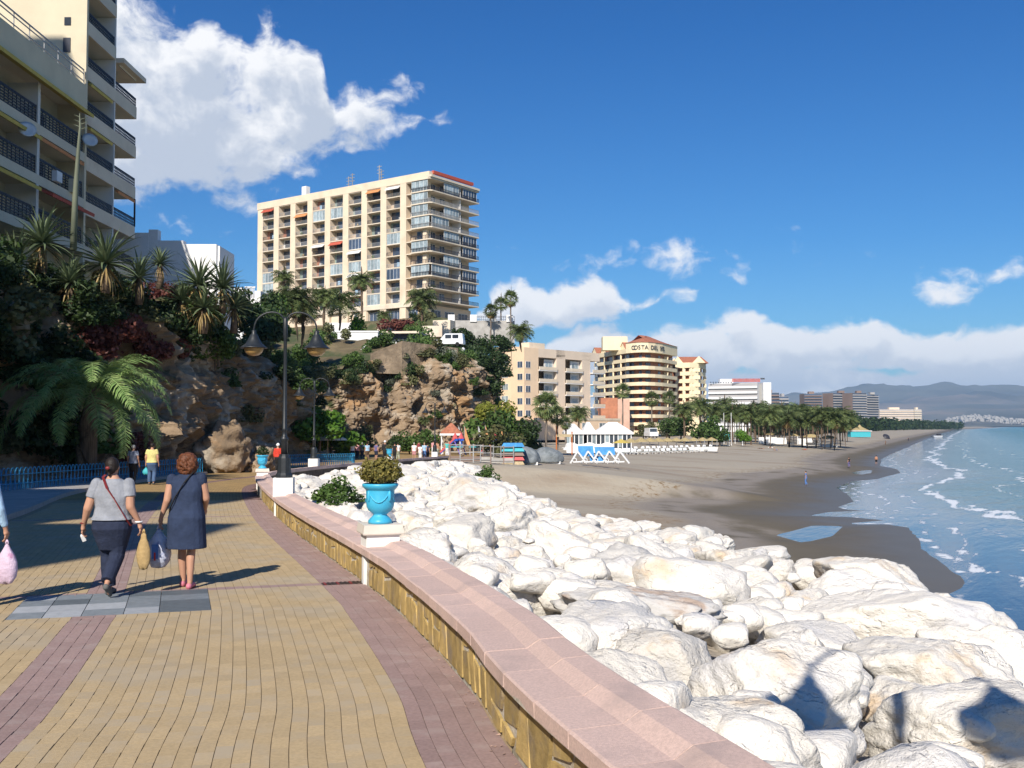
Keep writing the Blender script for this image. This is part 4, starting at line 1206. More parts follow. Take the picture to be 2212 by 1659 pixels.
# ---- tower block on the hill
W_, D_ = 58.0, 16.8
tb = thing('tower_block', 'tall cream apartment tower with recessed balconies on top of the hill', 'building', (-66.4, 264., 30.0), math.atan2(-34., 47.5))
FH, FB = 2.78, 5.5
B(tb, 'core', 'bay_beige', 2, W_ - 1.2, 1.7, D_, -2, 33.4)
B(tb, 'roof_band', 'pillar_cream', -.1, W_ + .6, -.15, 1.7, FB + 10 * FH - .05, 35.0); B(tb, 'roof_deck', 'slab_cream', 0, W_, 1.7, D_ + .2, 33.4, 34.6)
B(tb, 'roof_edge', 'awning_red', W_ + .3, W_ + 1.0, 1.0, D_ - 1, 34.6, 35.3); B(tb, 'roof_slab', 'slab_cream', W_ + .6, W_ + 1.9, -.9, D_ + .3, 33.4, 33.9)
B(tb, 'left_wall', 'pillar_cream', 0, 2, .0, D_, -2, 33.3)
B(tb, 'base_band', 'slab_cream', 0, W_ - 4, -.25, 1.7, 4.3, FB - .25); B(tb, 'base_wall', 'peach', W_ - 3.5, W_ - .6, .8, D_, -.5, 4.6); B(tb, 'base_wall', 'sand_wall', 0, W_ - 20, .6, 1.7, -2, 4.3)
bx = [2 + k * 6.2 for k in range(9)]
for k in range(1, 9): B(tb, 'pillar', 'pillar_cream', bx[k] - 1.85, bx[k], -.12, 1.69, -1.0, FB + 10 * FH - .06)
for f in range(11):
    z = FB + f * FH
    B(tb, 'floor_slab', 'slab_cream', 2, W_ - 4.4, .0, 1.7, z - .22, z)
rl_t = railing_mesh(4.3, .85, 12, 'railing', .1, 'rail_grey'); rl_d = railing_mesh(4.3, .85, 12, 'railing', .1, 'rail_dark')
pan = {m: MB().box(0, 4.34, 0, .04, 0, FH - .24).mesh('bay_wall', M[m]) for m in ('bay_white', 'bay_beige', 'bay_rose', 'bay_green')}
door = MB().box(0, 2.6, -.05, 0, 0, 2.2).mesh('balcony_door', M['glass']); door2 = MB().box(0, 3.2, -.05, 0, .0, 2.2).mesh('balcony_door', M['glass_blue'])
side = MB().box(0, .06, 0, 1.55, 0, FH - .24).mesh('side_panel', M['bay_white'])
awn = {m: MB().hexa([(0, .0, FH - .5), (4.3, .0, FH - .5), (4.3, -.9, FH - 1.25), (0, -.9, FH - 1.25)], [(0, .05, FH - .32), (4.3, .05, FH - .32), (4.3, -.92, FH - 1.2), (0, -.92, FH - 1.2)]).mesh('awning', M[m]) for m in ('awning_red', 'awning_orange', 'bay_white')}
CLUT = [MB().box(0, .6, 0, .5, 0, .75).mesh('balcony_clutter', M['frame_white']), MB().box(0, .5, 0, .4, 0, .4).lathe([(.28, .4), (.4, .7), (.1, 1.0)], 7, (.25, .2, 0)).mesh('balcony_clutter', M['bush_green']), MB().box(0, .8, 0, .06, .3, 1.3).mesh('balcony_clutter', M['cloth_lightblue']), MB().box(0, .5, 0, .5, .4, .46).box(0, .5, .45, .5, .46, .95).mesh('balcony_clutter', M['wood_pale'])]
for k in range(8):
    for f in range(10):
        x, z = bx[k] + .005, FB + f * FH
        r = rng.random()
        if r < .17: window(tb, x + .03, .12, z + .02, 4.28, FH - .3, 0, 4, 'frame_white', rng.choice(['glass_pale', 'glass_pale', 'glass_blue'])); continue
        obj('bay_wall', pan[rng.choice(['bay_white', 'bay_beige', 'bay_beige', 'bay_beige', 'bay_rose', 'bay_green'])], tb, (x, 1.63, z))
        obj('balcony_door', rng.choice([door, door2]), tb, (x + rng.choice([.2, .6, 1.0]), 1.62, z + .02))
        if rng.random() < .35: obj('side_panel', side, tb, (x + 4.24, .05, z))
        obj('railing', rng.choice([rl_t, rl_d, rl_t]), tb, (x + .02, .06, z))
        if rng.random() < .55: obj('balcony_clutter', CLUT[rng.randrange(4)], tb, (x + rng.uniform(.3, 3.4), rng.uniform(.4, 1.1), z))
        if rng.random() < .13: obj('awning', awn[rng.choice(list(awn))], tb, (x + .02, .02, z))
# corner bay and right face with wrap-round balconies
for f in range(11):
    z = FB + f * FH
    if f < 11: MB().prism([(W_ - 4.4, -.85), (W_ + 1.2, -.85), (W_ + 1.7, -.3), (W_ + 1.7, D_ + .3), (W_ - 1.2, D_ + .3), (W_ - 1.2, 1.7), (W_ - 4.4, 1.7)], z - .26, z).build('wrap_slab', M['slab_cream'], tb)
    if f == 10: break
    o_ = MB()
    path = [(W_ - 4.4, -.8), (W_ + 1.15, -.8), (W_ + 1.63, -.25), (W_ + 1.63, D_ + .2)]
    for (a, b) in zip(path[:-1], path[1:]):
        o_.bar(a + (z * 0 + .85,), b + (.85,), .07); L_ = math.hypot(b[0] - a[0], b[1] - a[1])
        for q_ in range(int(L_ / .45) + 1):
            u_ = min(q_ * .45 / L_, 1); px, py = a[0] + (b[0] - a[0]) * u_, a[1] + (b[1] - a[1]) * u_
            o_.box(px - .05, px + .05, py - .05, py + .05, 0, .85)
    o_.build('railing', M[rng.choice(['rail_dark', 'rail_grey', 'rail_dark'])], tb, (0, 0, z))
    if f in (6, 2): window(tb, W_ - 4.3, -.62, z + .02, 5.3, FH - .35, 0, 5, 'frame_white', 'glass_pale'); window(tb, W_ + 1.45, -.2, z + .02, 6.0, FH - .35, math.pi / 2, 5, 'frame_white', 'glass_pale')
    elif f in (9, 8, 7, 4): window(tb, W_ - 4.3, -.6, z + .02, 4.8, FH - .35, 0, 4, 'frame_white', 'glass_pale')
    else: window(tb, W_ - 4.2, 1.2, z + .02, 3.9, 2.3, 0, 3, 'frame_white', 'glass')
    if f in (9, 7, 5, 3): window(tb, W_ + 1.4, 4.2, z + .02, 5.4, FH - .4, math.pi / 2, 5, 'frame_white', 'glass_pale')
    if f in (5, 4, 2, 1, 9): window(tb, W_ + 1.4, 11.2, z + .02, 5.2, FH - .4, math.pi / 2, 5, 'frame_white', 'glass_blue')
    B(tb, 'wing_wall', 'stucco_white', W_ - 1.2, W_ + 1.2, 10.4, 10.55, z, z + FH - .26)
    B(tb, 'corner_wall', 'pillar_cream', W_ - 1.6, W_ - .5, .2, 1.69, z, z + FH - .26)
    for q_ in (2.2, 5.6, 12.2): window(tb, W_ - 1.17, q_, z + .02, 1.9, 2.2, math.pi / 2, 2, 'frame_white', 'glass_blue')
for k in range(4): window(tb, W_ - 24 + k * 5.4, .9, .2, 4.6, 3.6, 0, 4, 'frame_white', 'glass_blue'); B(tb, 'base_column', 'pillar_cream', W_ - 24.7 + k * 5.4, W_ - 24.05 + k * 5.4, .1, 1.5, -1, 4.3)
for k in range(3): window(tb, W_ - .55, 2 + 5 * k, .2, 3.4, 3.3, math.pi / 2, 3, 'frame_white', 'glass')
B(tb, 'roof_house', 'slab_cream', 14, 36, 5, 12, 34.6, 36.6); B(tb, 'chimney', 'stucco_white', 10, 11.6, 6, 7.4, 34.6, 39.2)
for k, (x, h) in enumerate(((26, 5.2), (27.3, 5.8), (36.5, 6.5), (37.2, 5.2))):
    mb = MB().box(-.09, .09, -.09, .09, 0, h)
    for q_ in range(3): mb.box(-.8, .8, -.05, .05, h - .4 - q_ * .8, h - .28 - q_ * .8)
    mb.build('aerial', M['rail_grey'], tb, (x, 7, 34.6 if k < 2 else 36.6 - 2))

# ---- terraces, walls and outbuildings on the slope below the tower
rt = thing('retaining_wall', 'rough tan stone retaining wall along the top of the sunlit cliff', 'wall', at(815, 800, 138))
rt.location.z = 0
a, b, c_ = at(800, 770, 135.2), at(868, 772, 138), at(990, 782, 147)
for i, (p, q_) in enumerate(((a, b), (b, c_))):
    zt0, zt1 = (16.6, 18.5) if i == 0 else (18.5, 18.2)
    MB().hexa([(p.x - rt.location.x, p.y - rt.location.y, 14), (q_.x - rt.location.x, q_.y - rt.location.y, 14), (q_.x - rt.location.x, q_.y - rt.location.y + 1, 14), (p.x - rt.location.x, p.y - rt.location.y + 1, 14)],
              [(p.x - rt.location.x, p.y - rt.location.y, zt0), (q_.x - rt.location.x, q_.y - rt.location.y, zt1), (q_.x - rt.location.x, q_.y - rt.location.y + 1, zt1), (p.x - rt.location.x, p.y - rt.location.y + 1, zt0)]).build('wall_face', M['stone_wall'], rt)


def hill_box(name, label, cat, pxa, pxb, pyt, pyb, Y, depth, material, rz=0., extra=None):
    p, q_ = at(pxa, pyb, Y), at(pxb, pyt, Y)
    o = thing(name, label, cat, p, rz); B(o, 'wall', material, 0, q_.x - p.x, 0, depth, -1.2, q_.z - p.z)
    if extra: extra(o, q_.x - p.x, q_.z - p.z)
    return o


hill_box('white_house', 'low plain white house above the retaining wall and stairs', 'building', 729, 816, 718, 757, 158, 9, 'stucco_white', 0,
         lambda o, w_, h: (B(o, 'roof_edge', 'stucco_white', -.1, w_ + .1, -.1, 9.1, h, h + .25), B(o, 'door', 'dark_wall', .8, 1.7, -.03, 0, -.2, 1.2)))
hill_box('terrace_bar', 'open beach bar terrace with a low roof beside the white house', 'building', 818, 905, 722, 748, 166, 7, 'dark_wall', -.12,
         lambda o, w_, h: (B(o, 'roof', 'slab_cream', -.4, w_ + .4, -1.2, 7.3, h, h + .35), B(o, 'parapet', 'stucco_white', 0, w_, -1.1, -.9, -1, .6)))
hill_box('terrace_wall', 'white terrace wall with planting below the hilltop tower', 'wall', 700, 765, 697, 716, 185, 1.2, 'stucco_white')
hill_box('terrace_wall', 'long pale terrace wall running below the tower ground floor', 'wall', 815, 960, 706, 716, 192, 1.2, 'slab_cream', -.2)
hill_box('garden_wall', 'sloping cream garden wall with a stair under the tower corner', 'wall', 935, 975, 692, 716, 205, 3, 'slab_cream', -.3)
hill_box('lookout_terrace', 'grey lookout terrace with white corner boxes right of the tower', 'terrace', 972, 1112, 692, 728, 214, 8, 'concrete', .05,
         lambda o, w_, h: [B(o, 'corner_box', 'stucco_white', w_ * f - .7, w_ * f + .7, -.3, 1., h - .3, h + 1.2) for f in (.02, .36, .66, .92)] + [obj('railing', railing_mesh(w_, .9, 30, 'railing', .06, 'rail_dark', 2), o, (0, .1, h))])
stair = thing('hill_stair', 'pale stair ramp with a white handrail climbing left of the retaining wall', 'stairs', at(690, 815, 139)); s0 = stair.location
pa, pb_ = at(690, 812, 137) - s0, at(800, 757, 150) - s0
MB().bar(pa, pb_, 1.0, .5).build('ramp', M['stone_wall'], stair); MB().bar(pa + Vector((.2, -.6, .5)), pb_ + Vector((.2, -.6, .5)), .22, .26).build('handrail', M['stucco_white'], stair)
MB().bar(at(775, 762, 146) - s0, at(812, 728, 152) - s0, .22, .26).build('handrail', M['stucco_white'], stair)
van = thing('parked_van', 'white van parked on the ledge above the retaining wall', 'van', at(938, 748, 160), -.15)
MB().prism([(0, 0), (4.6, 0), (4.6, 1.9), (0, 1.9)], .35, 1.05).build('body', M['car_white'], van)
MB().hexa([(.9, .05, 1.05), (4.55, .05, 1.05), (4.55, 1.85, 1.05), (.9, 1.85, 1.05)], [(1.7, .15, 2.0), (4.45, .15, 2.0), (4.45, 1.75, 2.0), (1.7, 1.75, 2.0)]).build('cabin', M['car_white'], van)
for x in (1.75, 2.9): MB().box(x, x + .95, -.0, .1, 1.25, 1.8).build('window', M['glass'], van)
for x in (.95, 3.7):
    MB().tube([(x, -.02, .32), (x, .2, .32)], .32, 12).build('wheel', M['tyre'], van); MB().tube([(x, 1.72, .32), (x, 1.93, .32)], .32, 12).build('wheel', M['tyre'], van)
for px, py, Y, lab in ((768, 683, 190, 'white globe lamp on a post under the big hillside palm'), (680, 757, 150, 'white globe lamp among dark shrubs left of the white house'), (1000, 755, 165, 'short white lamp at the edge of the cliff top terrace')):
    p = at(px, py, Y); o = thing('globe_lamp', lab, 'lamp', p - Vector((0, 0, 3.2)))
    MB().tube([(0, 0, 0), (0, 0, 3)], .07, 6).build('post', M['rail_grey'], o); MB().ell((0, 0, 3.2), (.34, .34, .34)).build('globe', M['frame_white'], o, smooth=True)

# ---- peach apartment house by the beach
pc = thing('apartment_house', 'five storey peach apartment house with white balconies behind the beach trees', 'building', (3.0, 250., 4.3), math.atan2(.73, .68))
H_ = 22.0
B(pc, 'wall', 'peach', 0, 30, 4.4, 11.6, -.3, H_); B(pc, 'corner_wall', 'peach', 0, 5.3, .0, 4.4, -.3, H_)
for (xa, xb) in ((12.2, 15.7), (22.6, 26.0)): B(pc, 'wall_pier', 'sand_wall', xa, xb, 0, 4.4, -.3, H_)
B(pc, 'top_band', 'sand_wall', 5.3, 30, .0, 4.4, H_ - 2.2, H_); B(pc, 'parapet', 'peach', -.1, 30.1, 4.6, 11.7, H_, H_ + .5); B(pc, 'roof_hut', 'slab_cream', 8, 14, 5.5, 9, H_, H_ + 2)
for f in range(5):
    z = 4.6 + 3.02 * f
    for (xa, xb) in ((5.3, 12.2), (15.7, 22.6), (26., 30.)):
        B(pc, 'balcony_slab', 'stucco_white', xa + .01, xb - .01 if xb < 30 else 31.2, -.9 if xb == 30 else -.35, 4.4, z - .25, z); B(pc, 'balcony_front', 'slab_cream', xa + .01, xb - .01 if xb < 30 else 31.2, -.95 if xb == 30 else -.4, -.2 if xb < 30 else -.8, z, z + .8)
        window(pc, xa + .5, 3.2, z + .02, 2.2, 2.3, 0, 2, 'frame_white', 'glass')
        B(pc, 'bay_panel', 'bay_white', xa + 3.1, xb - .1, .9, 1.0, z, z + 2.75); window(pc, xa + 3.5, .85, z + .3, max(xb - xa - 4.2, .8), 1.8, 0, 2, 'frame_white', 'glass_pale')
    if f < 4 or True:
        window(pc, -.05, 10.6, z + 1.0, 2.6, 1.5, -math.pi / 2, 3, 'frame_white', 'glass_pale'); window(pc, -.05, 7.6, z + 1.0, 2.2, 1.5, -math.pi / 2, 3, 'frame_white', 'glass_pale')
        window(pc, .5, -.05, z + .3, 1.7, 1.6, 0, 2, 'frame_white', 'glass_blue'); window(pc, -.05, 2.2, z + .3, 1.7, 1.6, -math.pi / 2, 2, 'frame_white', 'glass_blue')
pd = B(pc, 'podium', 'peach', -3, 31, -6, 0, -.8, 4.0); B(pc, 'podium_rail', 'slab_cream', -3, 31, -6.1, -5.9, 4.0, 4.6)
for x in (8, 15, 22, 27): window(pc, x, -6.06, .4, 2.6, 3.0, 0, 2, 'frame_white', 'glass_pale')

# ---- hotel with curved balcony bands
def offset_plan(pts, d):
    P_ = np.array(pts, float); T_ = np.gradient(P_, axis=0); T_ /= np.linalg.norm(T_, axis=1)[:, None]
    return P_ + np.stack([T_[:, 1], -T_[:, 0]], 1) * d


def band(parent, name, material, plan, o0, o1, z0, z1, org, smooth=False):
    a, b = offset_plan(plan, o0), offset_plan(plan, o1); n = len(plan); V_ = []
    for z in (z0, z1):
        V_ += [(p[0] - org[0], p[1] - org[1], z - org[2]) for p in a] + [(p[0] - org[0], p[1] - org[1], z - org[2]) for p in b]
    F_ = []
    for i in range(n - 1):
        F_ += [(i, i + 1, n + i + 1, n + i), (2 * n + i, 3 * n + i, 3 * n + i + 1, 2 * n + i + 1), (i, 2 * n + i, 2 * n + i + 1, i + 1), (n + i, n + i + 1, 3 * n + i + 1, 3 * n + i)]
    F_ += [(0, n, 3 * n, 2 * n), (n - 1, 3 * n - 1, 4 * n - 1, 2 * n - 1)]
    mb = MB(); mb.add(V_, F_); return mb.build(name, M[material], parent)


P_ = lambda px, Y: ((px - CX) / F_PX * Y, Y)
planL = [P_(1284, 394), P_(1310, 383), P_(1335, 373), P_(1354, 366)]
planR = [tuple(p) for p in catmull([P_(1354, 365.6), P_(1376, 361.6), P_(1400, 361), P_(1430, 367), P_(1462, 382)], 3.)]
ORG = (planR[0][0], planR[0][1], 4.5)
ht = thing('hotel', 'big yellow hotel with curved balcony bands, red roof and roof lettering', 'building', ORG)
ZT = 33.0
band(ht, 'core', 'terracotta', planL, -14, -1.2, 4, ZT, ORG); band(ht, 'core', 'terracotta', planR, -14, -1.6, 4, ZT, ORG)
FHH = 2.87
for f in range(10):
    z = ZT - 2.85 - FHH * f + .0
    if f < 6: band(ht, 'parapet_band', 'yellow_wall', planL, -.12, .15, z - .35, z + .95, ORG); band(ht, 'floor_slab', 'yellow_wall', planL, -1.2, -.12, z - .3, z - .05, ORG)
    band(ht, 'balcony_band', 'yellow_wall', planR, -.1, .2, z - .3, z + .95, ORG); band(ht, 'floor_slab', 'yellow_wall', planR, -1.6, -.1, z - .25, z - .03, ORG)
    for i in range(0, len(planR) - 1, 2):
        a, b = offset_plan(planR, -1.5)[[i, i + 1]]
        window(ht, a[0] - ORG[0], a[1] - ORG[1], z + .0 - ORG[2], float(round(np.hypot(*(b - a)) * .9, 1)), 2.2, math.atan2(b[1] - a[1], b[0] - a[0]), 2, 'rail_dark', 'glass_blue')
    for i in (8, 12):
        if i < len(planR): a, b = offset_plan(planR, -1.6)[i], offset_plan(planR, .1)[i]; MB().bar((a[0] - ORG[0], a[1] - ORG[1], z + 1.2 - ORG[2]), (b[0] - ORG[0], b[1] - ORG[1], z + .9 - ORG[2]), .35, 2.2).build('fin', M['yellow_wall'], ht)
    if f < 6:
        for k in range(4):
            u_ = (k + .15) / 4.0; i = u_ * 3; a = np.array(offset_plan(planL, -.9))
            p = a[int(i)] + (a[min(int(i) + 1, 3)] - a[int(i)]) * (i - int(i)); dv = a[3] - a[0]
            window(ht, p[0] - ORG[0], p[1] - ORG[1], z + .9 - ORG[2], 5.2, 1.65, math.atan2(dv[1], dv[0]), 2, 'rail_dark', 'glass_blue')
            p2 = offset_plan(planL, .0); p3 = p2[int(i)] + (p2[min(int(i) + 1, 3)] - p2[int(i)]) * (i - int(i)); B(ht, 'column', 'yellow_wall', p3[0] - ORG[0] - .25, p3[0] - ORG[0] + .25, p3[1] - ORG[1] - .1, p3[1] - ORG[1] + 1.0, z + .9 - ORG[2], z + 2.6 - ORG[2])
band(ht, 'attic_band', 'yellow_wall', planR, -14, .35, ZT, ZT + 3.6, ORG); band(ht, 'attic_band', 'yellow_wall', planL, -14, .3, ZT, ZT + 1.6, ORG)
B(ht, 'base_wall', 'yellow_wall', 1, 12, -1.2, 3, 0, 2.2)
# hipped tile roof and the row of gables
a, b = offset_plan(planR, .6), offset_plan(planR, -13)
mb = MB(); n = len(a); rd = offset_plan(planR, -6)
mb.add([(p[0] - ORG[0], p[1] - ORG[1], ZT + 3.6 - ORG[2]) for p in a] + [(p[0] - ORG[0], p[1] - ORG[1], ZT + 5.6 + 1.1 * math.sin(math.pi * i / (n - 1)) - ORG[2]) for i, p in enumerate(rd)] + [(p[0] - ORG[0], p[1] - ORG[1], ZT + 3.6 - ORG[2]) for p in b],
       [(i, i + 1, n + i + 1, n + i) for i in range(n - 1)] + [(n + i, n + i + 1, 2 * n + i + 1, 2 * n + i) for i in range(n - 1)] + [(0, n, 2 * n), (n - 1, 3 * n - 1, 2 * n - 1)])
mb.build('tile_roof', M['roof_tile'], ht)
B(ht, 'lift_house', 'yellow_wall', -8, 1, 6, 12, ZT - ORG[2] + 1.6, ZT - ORG[2] + 6.6)
dv = np.array(planL[3]) - np.array(planL[0]); aL = math.atan2(dv[1], dv[0]); LL = np.hypot(*dv)
for k in range(4):
    p = np.array(planL[0]) + dv * (k + .1 - .55) / 3.4
    mb = MB(); mb.add([(0, 0, 0), (5.6, 0, 0), (2.8, 0, 2.6), (0, 11, 0), (5.6, 11, 0), (2.8, 11, 2.6)], [(0, 1, 2), (3, 5, 4), (0, 3, 4, 1)])
    gb = mb.build('gable', M['yellow_wall'], ht, (p[0] - ORG[0] + .5, p[1] - ORG[1] - .35, ZT + 1.6 - ORG[2]), rot=(0, 0, aL))
    mb = MB(); mb.add([(-.3, -.2, -.2), (2.8, -.2, 2.75), (5.9, -.2, -.2), (-.3, 11, -.2), (2.8, 11, 2.75), (5.9, 11, -.2)], [(0, 1, 4, 3), (1, 2, 5, 4)]); mb.build('gable_roof', M['roof_tile'], gb)


def letter_mesh(ch, size, depth):
    cu = bpy.data.curves.new('letter', 'FONT'); cu.body = ch; cu.size = size; cu.extrude = depth; cu.align_x = 'CENTER'
    o = bpy.data.objects.new('letter_tmp', cu); COL.objects.link(o)
    dg = bpy.context.evaluated_depsgraph_get(); me = bpy.data.meshes.new_from_object(o.evaluated_get(dg))
    bpy.data.objects.remove(o); me.materials.clear(); me.materials.append(M['dark_wall']); return me


dn = offset_plan(planR, .55); LN = np.concatenate([[0], np.cumsum(np.linalg.norm(np.diff(dn, axis=0), axis=1))])
for k, ch in enumerate('COSTA DEL SOL'):
    if ch == ' ': continue
    s_ = 3.9 + k * 1.33; x, y = np.interp(s_, LN, dn[:, 0]), np.interp(s_, LN, dn[:, 1]); x2, y2 = np.interp(s_ + .5, LN, dn[:, 0]), np.interp(s_ + .5, LN, dn[:, 1])
    obj('letter', letter_mesh(ch, 2.1, .08), ht, (x - ORG[0], y - ORG[1], ZT + 1.1 - ORG[2]), (math.pi / 2, 0, math.atan2(y2 - y, x2 - x)))
# hotel wing
pw_ = [P_(1460, 393), P_(1490, 390), P_(1508, 392), P_(1524, 400)]
OW = (pw_[0][0], pw_[0][1], 4.5)
hw = thing('hotel_wing', 'yellow hotel wing with square balcony openings right of the curved hotel', 'building', OW)
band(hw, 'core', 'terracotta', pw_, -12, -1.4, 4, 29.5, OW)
for f in range(9):
    z = 27.3 - FHH * f
    band(hw, 'parapet_band', 'yellow_wall', pw_, -.1, .15, z - 1.05, z + .45, OW); band(hw, 'floor_slab', 'yellow_wall', pw_, -1.4, -.1, z - .9, z - .7, OW)
    for u_ in (.02, .2, .38, .5, .62, .98):
        x = np.interp(u_ * 3, range(4), [p[0] for p in pw_]); y = np.interp(u_ * 3, range(4), [p[1] for p in pw_]); wd_ = .55 if u_ not in (.5, .62) else 1.3
        B(hw, 'pier', 'yellow_wall', x - OW[0] - wd_, x - OW[0] + wd_, y - OW[1] - .05, y - OW[1] + 1.4, z + .45 - OW[2], z + 1.85 - OW[2])
band(hw, 'attic', 'yellow_wall', pw_, -12, .3, 29.2, 31.2, OW)
for k, (u_, wd_) in enumerate(((.0, 4.), (.62, 5.))):
    x = np.interp(u_ * 3, range(4), [p[0] for p in pw_]); y = np.interp(u_ * 3, range(4), [p[1] for p in pw_])
    mb = MB(); mb.add([(-wd_ / 2, 0, 0), (wd_ / 2, 0, 0), (0, 0, 2.6), (-wd_ / 2, 9, 0), (wd_ / 2, 9, 0), (0, 9, 2.6)], [(0, 1, 2), (3, 5, 4), (0, 3, 4, 1)]); gb = mb.build('gable', M['yellow_wall'], hw, (x - OW[0] + .8, y - OW[1] - .4, 31.2 - 4.5))
mb = MB(); mb.add([(-1, 0, 31.2 - 4.5), (13, 1, 31.2 - 4.5), (11, 6, 34 - 4.5), (2, 6, 34 - 4.5), (13, 12, 31.2 - 4.5), (-1, 12, 31.2 - 4.5)], [(0, 1, 2, 3), (1, 4, 2), (4, 5, 3, 2), (5, 0, 3)]); mb.build('tile_roof', M['roof_tile'], hw)
bb = thing('brick_annex', 'windowless terracotta red annex at the foot of the curved hotel', 'building', (at(1298, 925, 352).x, 352, 4))
B(bb, 'wall', 'terracotta', 0, 5.8, 0, 8, -.3, 12.6); B(bb, 'side_wall', 'pink_wall', 5.8, 10., .4, 8, -.3, 12.2)
# ---- white hotel and the far towers
def far_block(name, label, pxa, pxb, Y, ztop, floors, wall_m, band_m, glass_m, depth=14, turn=0., group=None, roof=True):
    a, b = P_(pxa, Y), P_(pxb, Y + turn); pl = [a, ((a[0] + b[0]) / 2, (a[1] + b[1]) / 2), b]; O_ = (a[0], a[1], 4)
    o = thing(name, label, 'building', O_, 0, group)
    band(o, 'core', wall_m, pl, -depth, -1.0, 2, ztop, O_); fh = (ztop - 7) / floors
    for f in range(floors):
        z = 7 + fh * f
        band(o, 'window_band', glass_m, pl, -1.0, -.9, z + fh * .38, z + fh * .95, O_); band(o, 'balcony_band', band_m, pl, -1.0, .2, z, z + fh * .38, O_)
    if roof: B(o, 'roof_house', wall_m, (b[0] - a[0]) * .3, (b[0] - a[0]) * .6, 3, 9, ztop - 4, ztop - 4 + fh * .9)
    return o


wh = far_block('hotel', 'long white hotel with eight balcony rows and a red roof sign', 1530, 1636, 640, 33.5, 8, 'stucco_white', 'stucco_white', 'grey_tower', 16, -14)
B(wh, 'end_wall', 'stucco_white', 31.2, 36, -14.3, 6, 0, 29.6)
for k in range(24): B(wh, 'sign_letter', 'awning_red', 13 + k * .74, 13.5 + k * .74, -9, -8.8, 30.0, 32.2)
B(wh, 'sign_panel', 'dark_wall', 30.8, 33.4, -9, -8.8, 31.6, 32.6)
for k in range(9): B(wh, 'parasol', 'dark_wall', 1 + k * 1.6, 1.7 + k * 1.6, -2, -1.4, 29.8, 30.5)
TG = 'far towers along the coast'
far_block('tower', 'low brown far tower just right of the white hotel', 1649, 1684, 1050, 41, 10, 'brown_tower', 'brown_tower', 'glass_blue', 20, 0, TG)
far_block('tower', 'grey far block beside the low brown tower', 1684, 1704, 1080, 38, 9, 'grey_tower', 'grey_tower', 'glass_blue', 20, 0, TG)
far_block('tower', 'brown far tower with a jagged roof above the palm grove', 1738, 1776, 1150, 43, 12, 'brown_tower', 'brown_tower', 'glass_blue', 20, 0, TG)
far_block('tower', 'slim brown and grey striped far tower in the middle', 1801, 1838, 1150, 44, 13, 'brown_tower', 'grey_tower', 'glass_blue', 20, 8, TG)
far_block('tower', 'broad brown left half of the twin far towers', 1843, 1873, 1120, 43, 13, 'brown_tower', 'grey_tower', 'glass_blue', 20, 5, TG)
far_block('tower', 'grey striped right half of the twin far towers', 1873, 1899, 1140, 42, 13, 'grey_tower', 'grey_tower', 'glass_blue', 20, 8, TG)
far_block('low_block', 'dark low block between the two brown far towers', 1776, 1843, 1250, 25, 5, 'dark_wall', 'grey_tower', 'glass_blue', 30, 0, TG)
far_block('low_block', 'long low tan block right of the twin towers', 1900, 1974, 1500, 31, 7, 'sand_wall', 'sand_wall', 'grey_tower', 30, 0, TG)
far_block('tower', 'small cream tower at the right end of the far buildings', 1975, 1991, 1500, 31, 7, 'slab_cream', 'slab_cream', 'grey_tower', 20, 0, TG)
mb = MB(); rg = random.Random(3)
for k in range(1100):
    px = 2040 + 380 * rg.random(); Yd = rg.uniform(5400, 6600); X = (px - CX) / F_PX * Yd; z = 7 + (HOR - rg.triangular(899, 914, 911) - 4 * math.sin(px * .035)) / F_PX * Yd
    wd_, hh = rg.uniform(6, 22), rg.uniform(3, 6.5); mb.box(X, X + wd_, Yd, Yd + 12, z - 3, z + hh)
tag(mb.build('hillside_town', M['concrete']), 'white town scattered over the far foothills beyond the bay', 'town', kind='stuff')


# ================================================================ vegetation
def frond_geo(L, nl, ll, wd, droop, rise, seed, curl=.0):
    """one feather frond along +x: rachis strip and leaflets"""
    rg = random.Random(seed); V_, F_ = [], []
    def pt(u):
        a = rise - droop * u * u; return None
    pts = []; x = z = 0.; ang = rise; n = 14
    for i in range(n + 1):
        pts.append(Vector((x, 0, z))); ang = rise - droop * (i / n) ** 1.3; x += math.cos(ang) * L / n; z += math.sin(ang) * L / n
    def P_(u):
        f = u * n; i = min(int(f), n - 1); return pts[i].lerp(pts[i + 1], f - i), (pts[i + 1] - pts[i]).normalized()
    for i in range(n):
        w0, w1 = wd * 1.2 * (1 - i / n) + .003, wd * 1.2 * (1 - (i + 1) / n) + .003; k = len(V_)
        a, b = pts[i], pts[i + 1]; V_ += [a + Vector((0, w0, 0)), a - Vector((0, w0, 0)), b - Vector((0, w1, 0)), b + Vector((0, w1, 0))]; F_.append((k, k + 1, k + 2, k + 3))
    for i in range(nl):
        u = .12 + .88 * (i + .5) / nl; p, d = P_(u)
        l = ll * (math.sin(math.pi * min(1, u * .86 + .12)) ** .6) * rg.uniform(.85, 1.1)
        for sg in (-1, 1):
            dr = (d * .55 + Vector((0, sg * .8, .22 - .5 * rg.random()))).normalized(); e = p + dr * l + Vector((0, 0, -.22 * l))
            m2 = p + dr * l * .5 + Vector((0, 0, .02 * l)); w2 = wd * .9; sd = d * w2; k = len(V_)
            V_ += [p - sd * .6, p + sd * .6, m2 + sd, m2 - sd, e]; F_ += [(k, k + 1, k + 2, k + 3), (k + 3, k + 2, k + 4)]
    return V_, F_


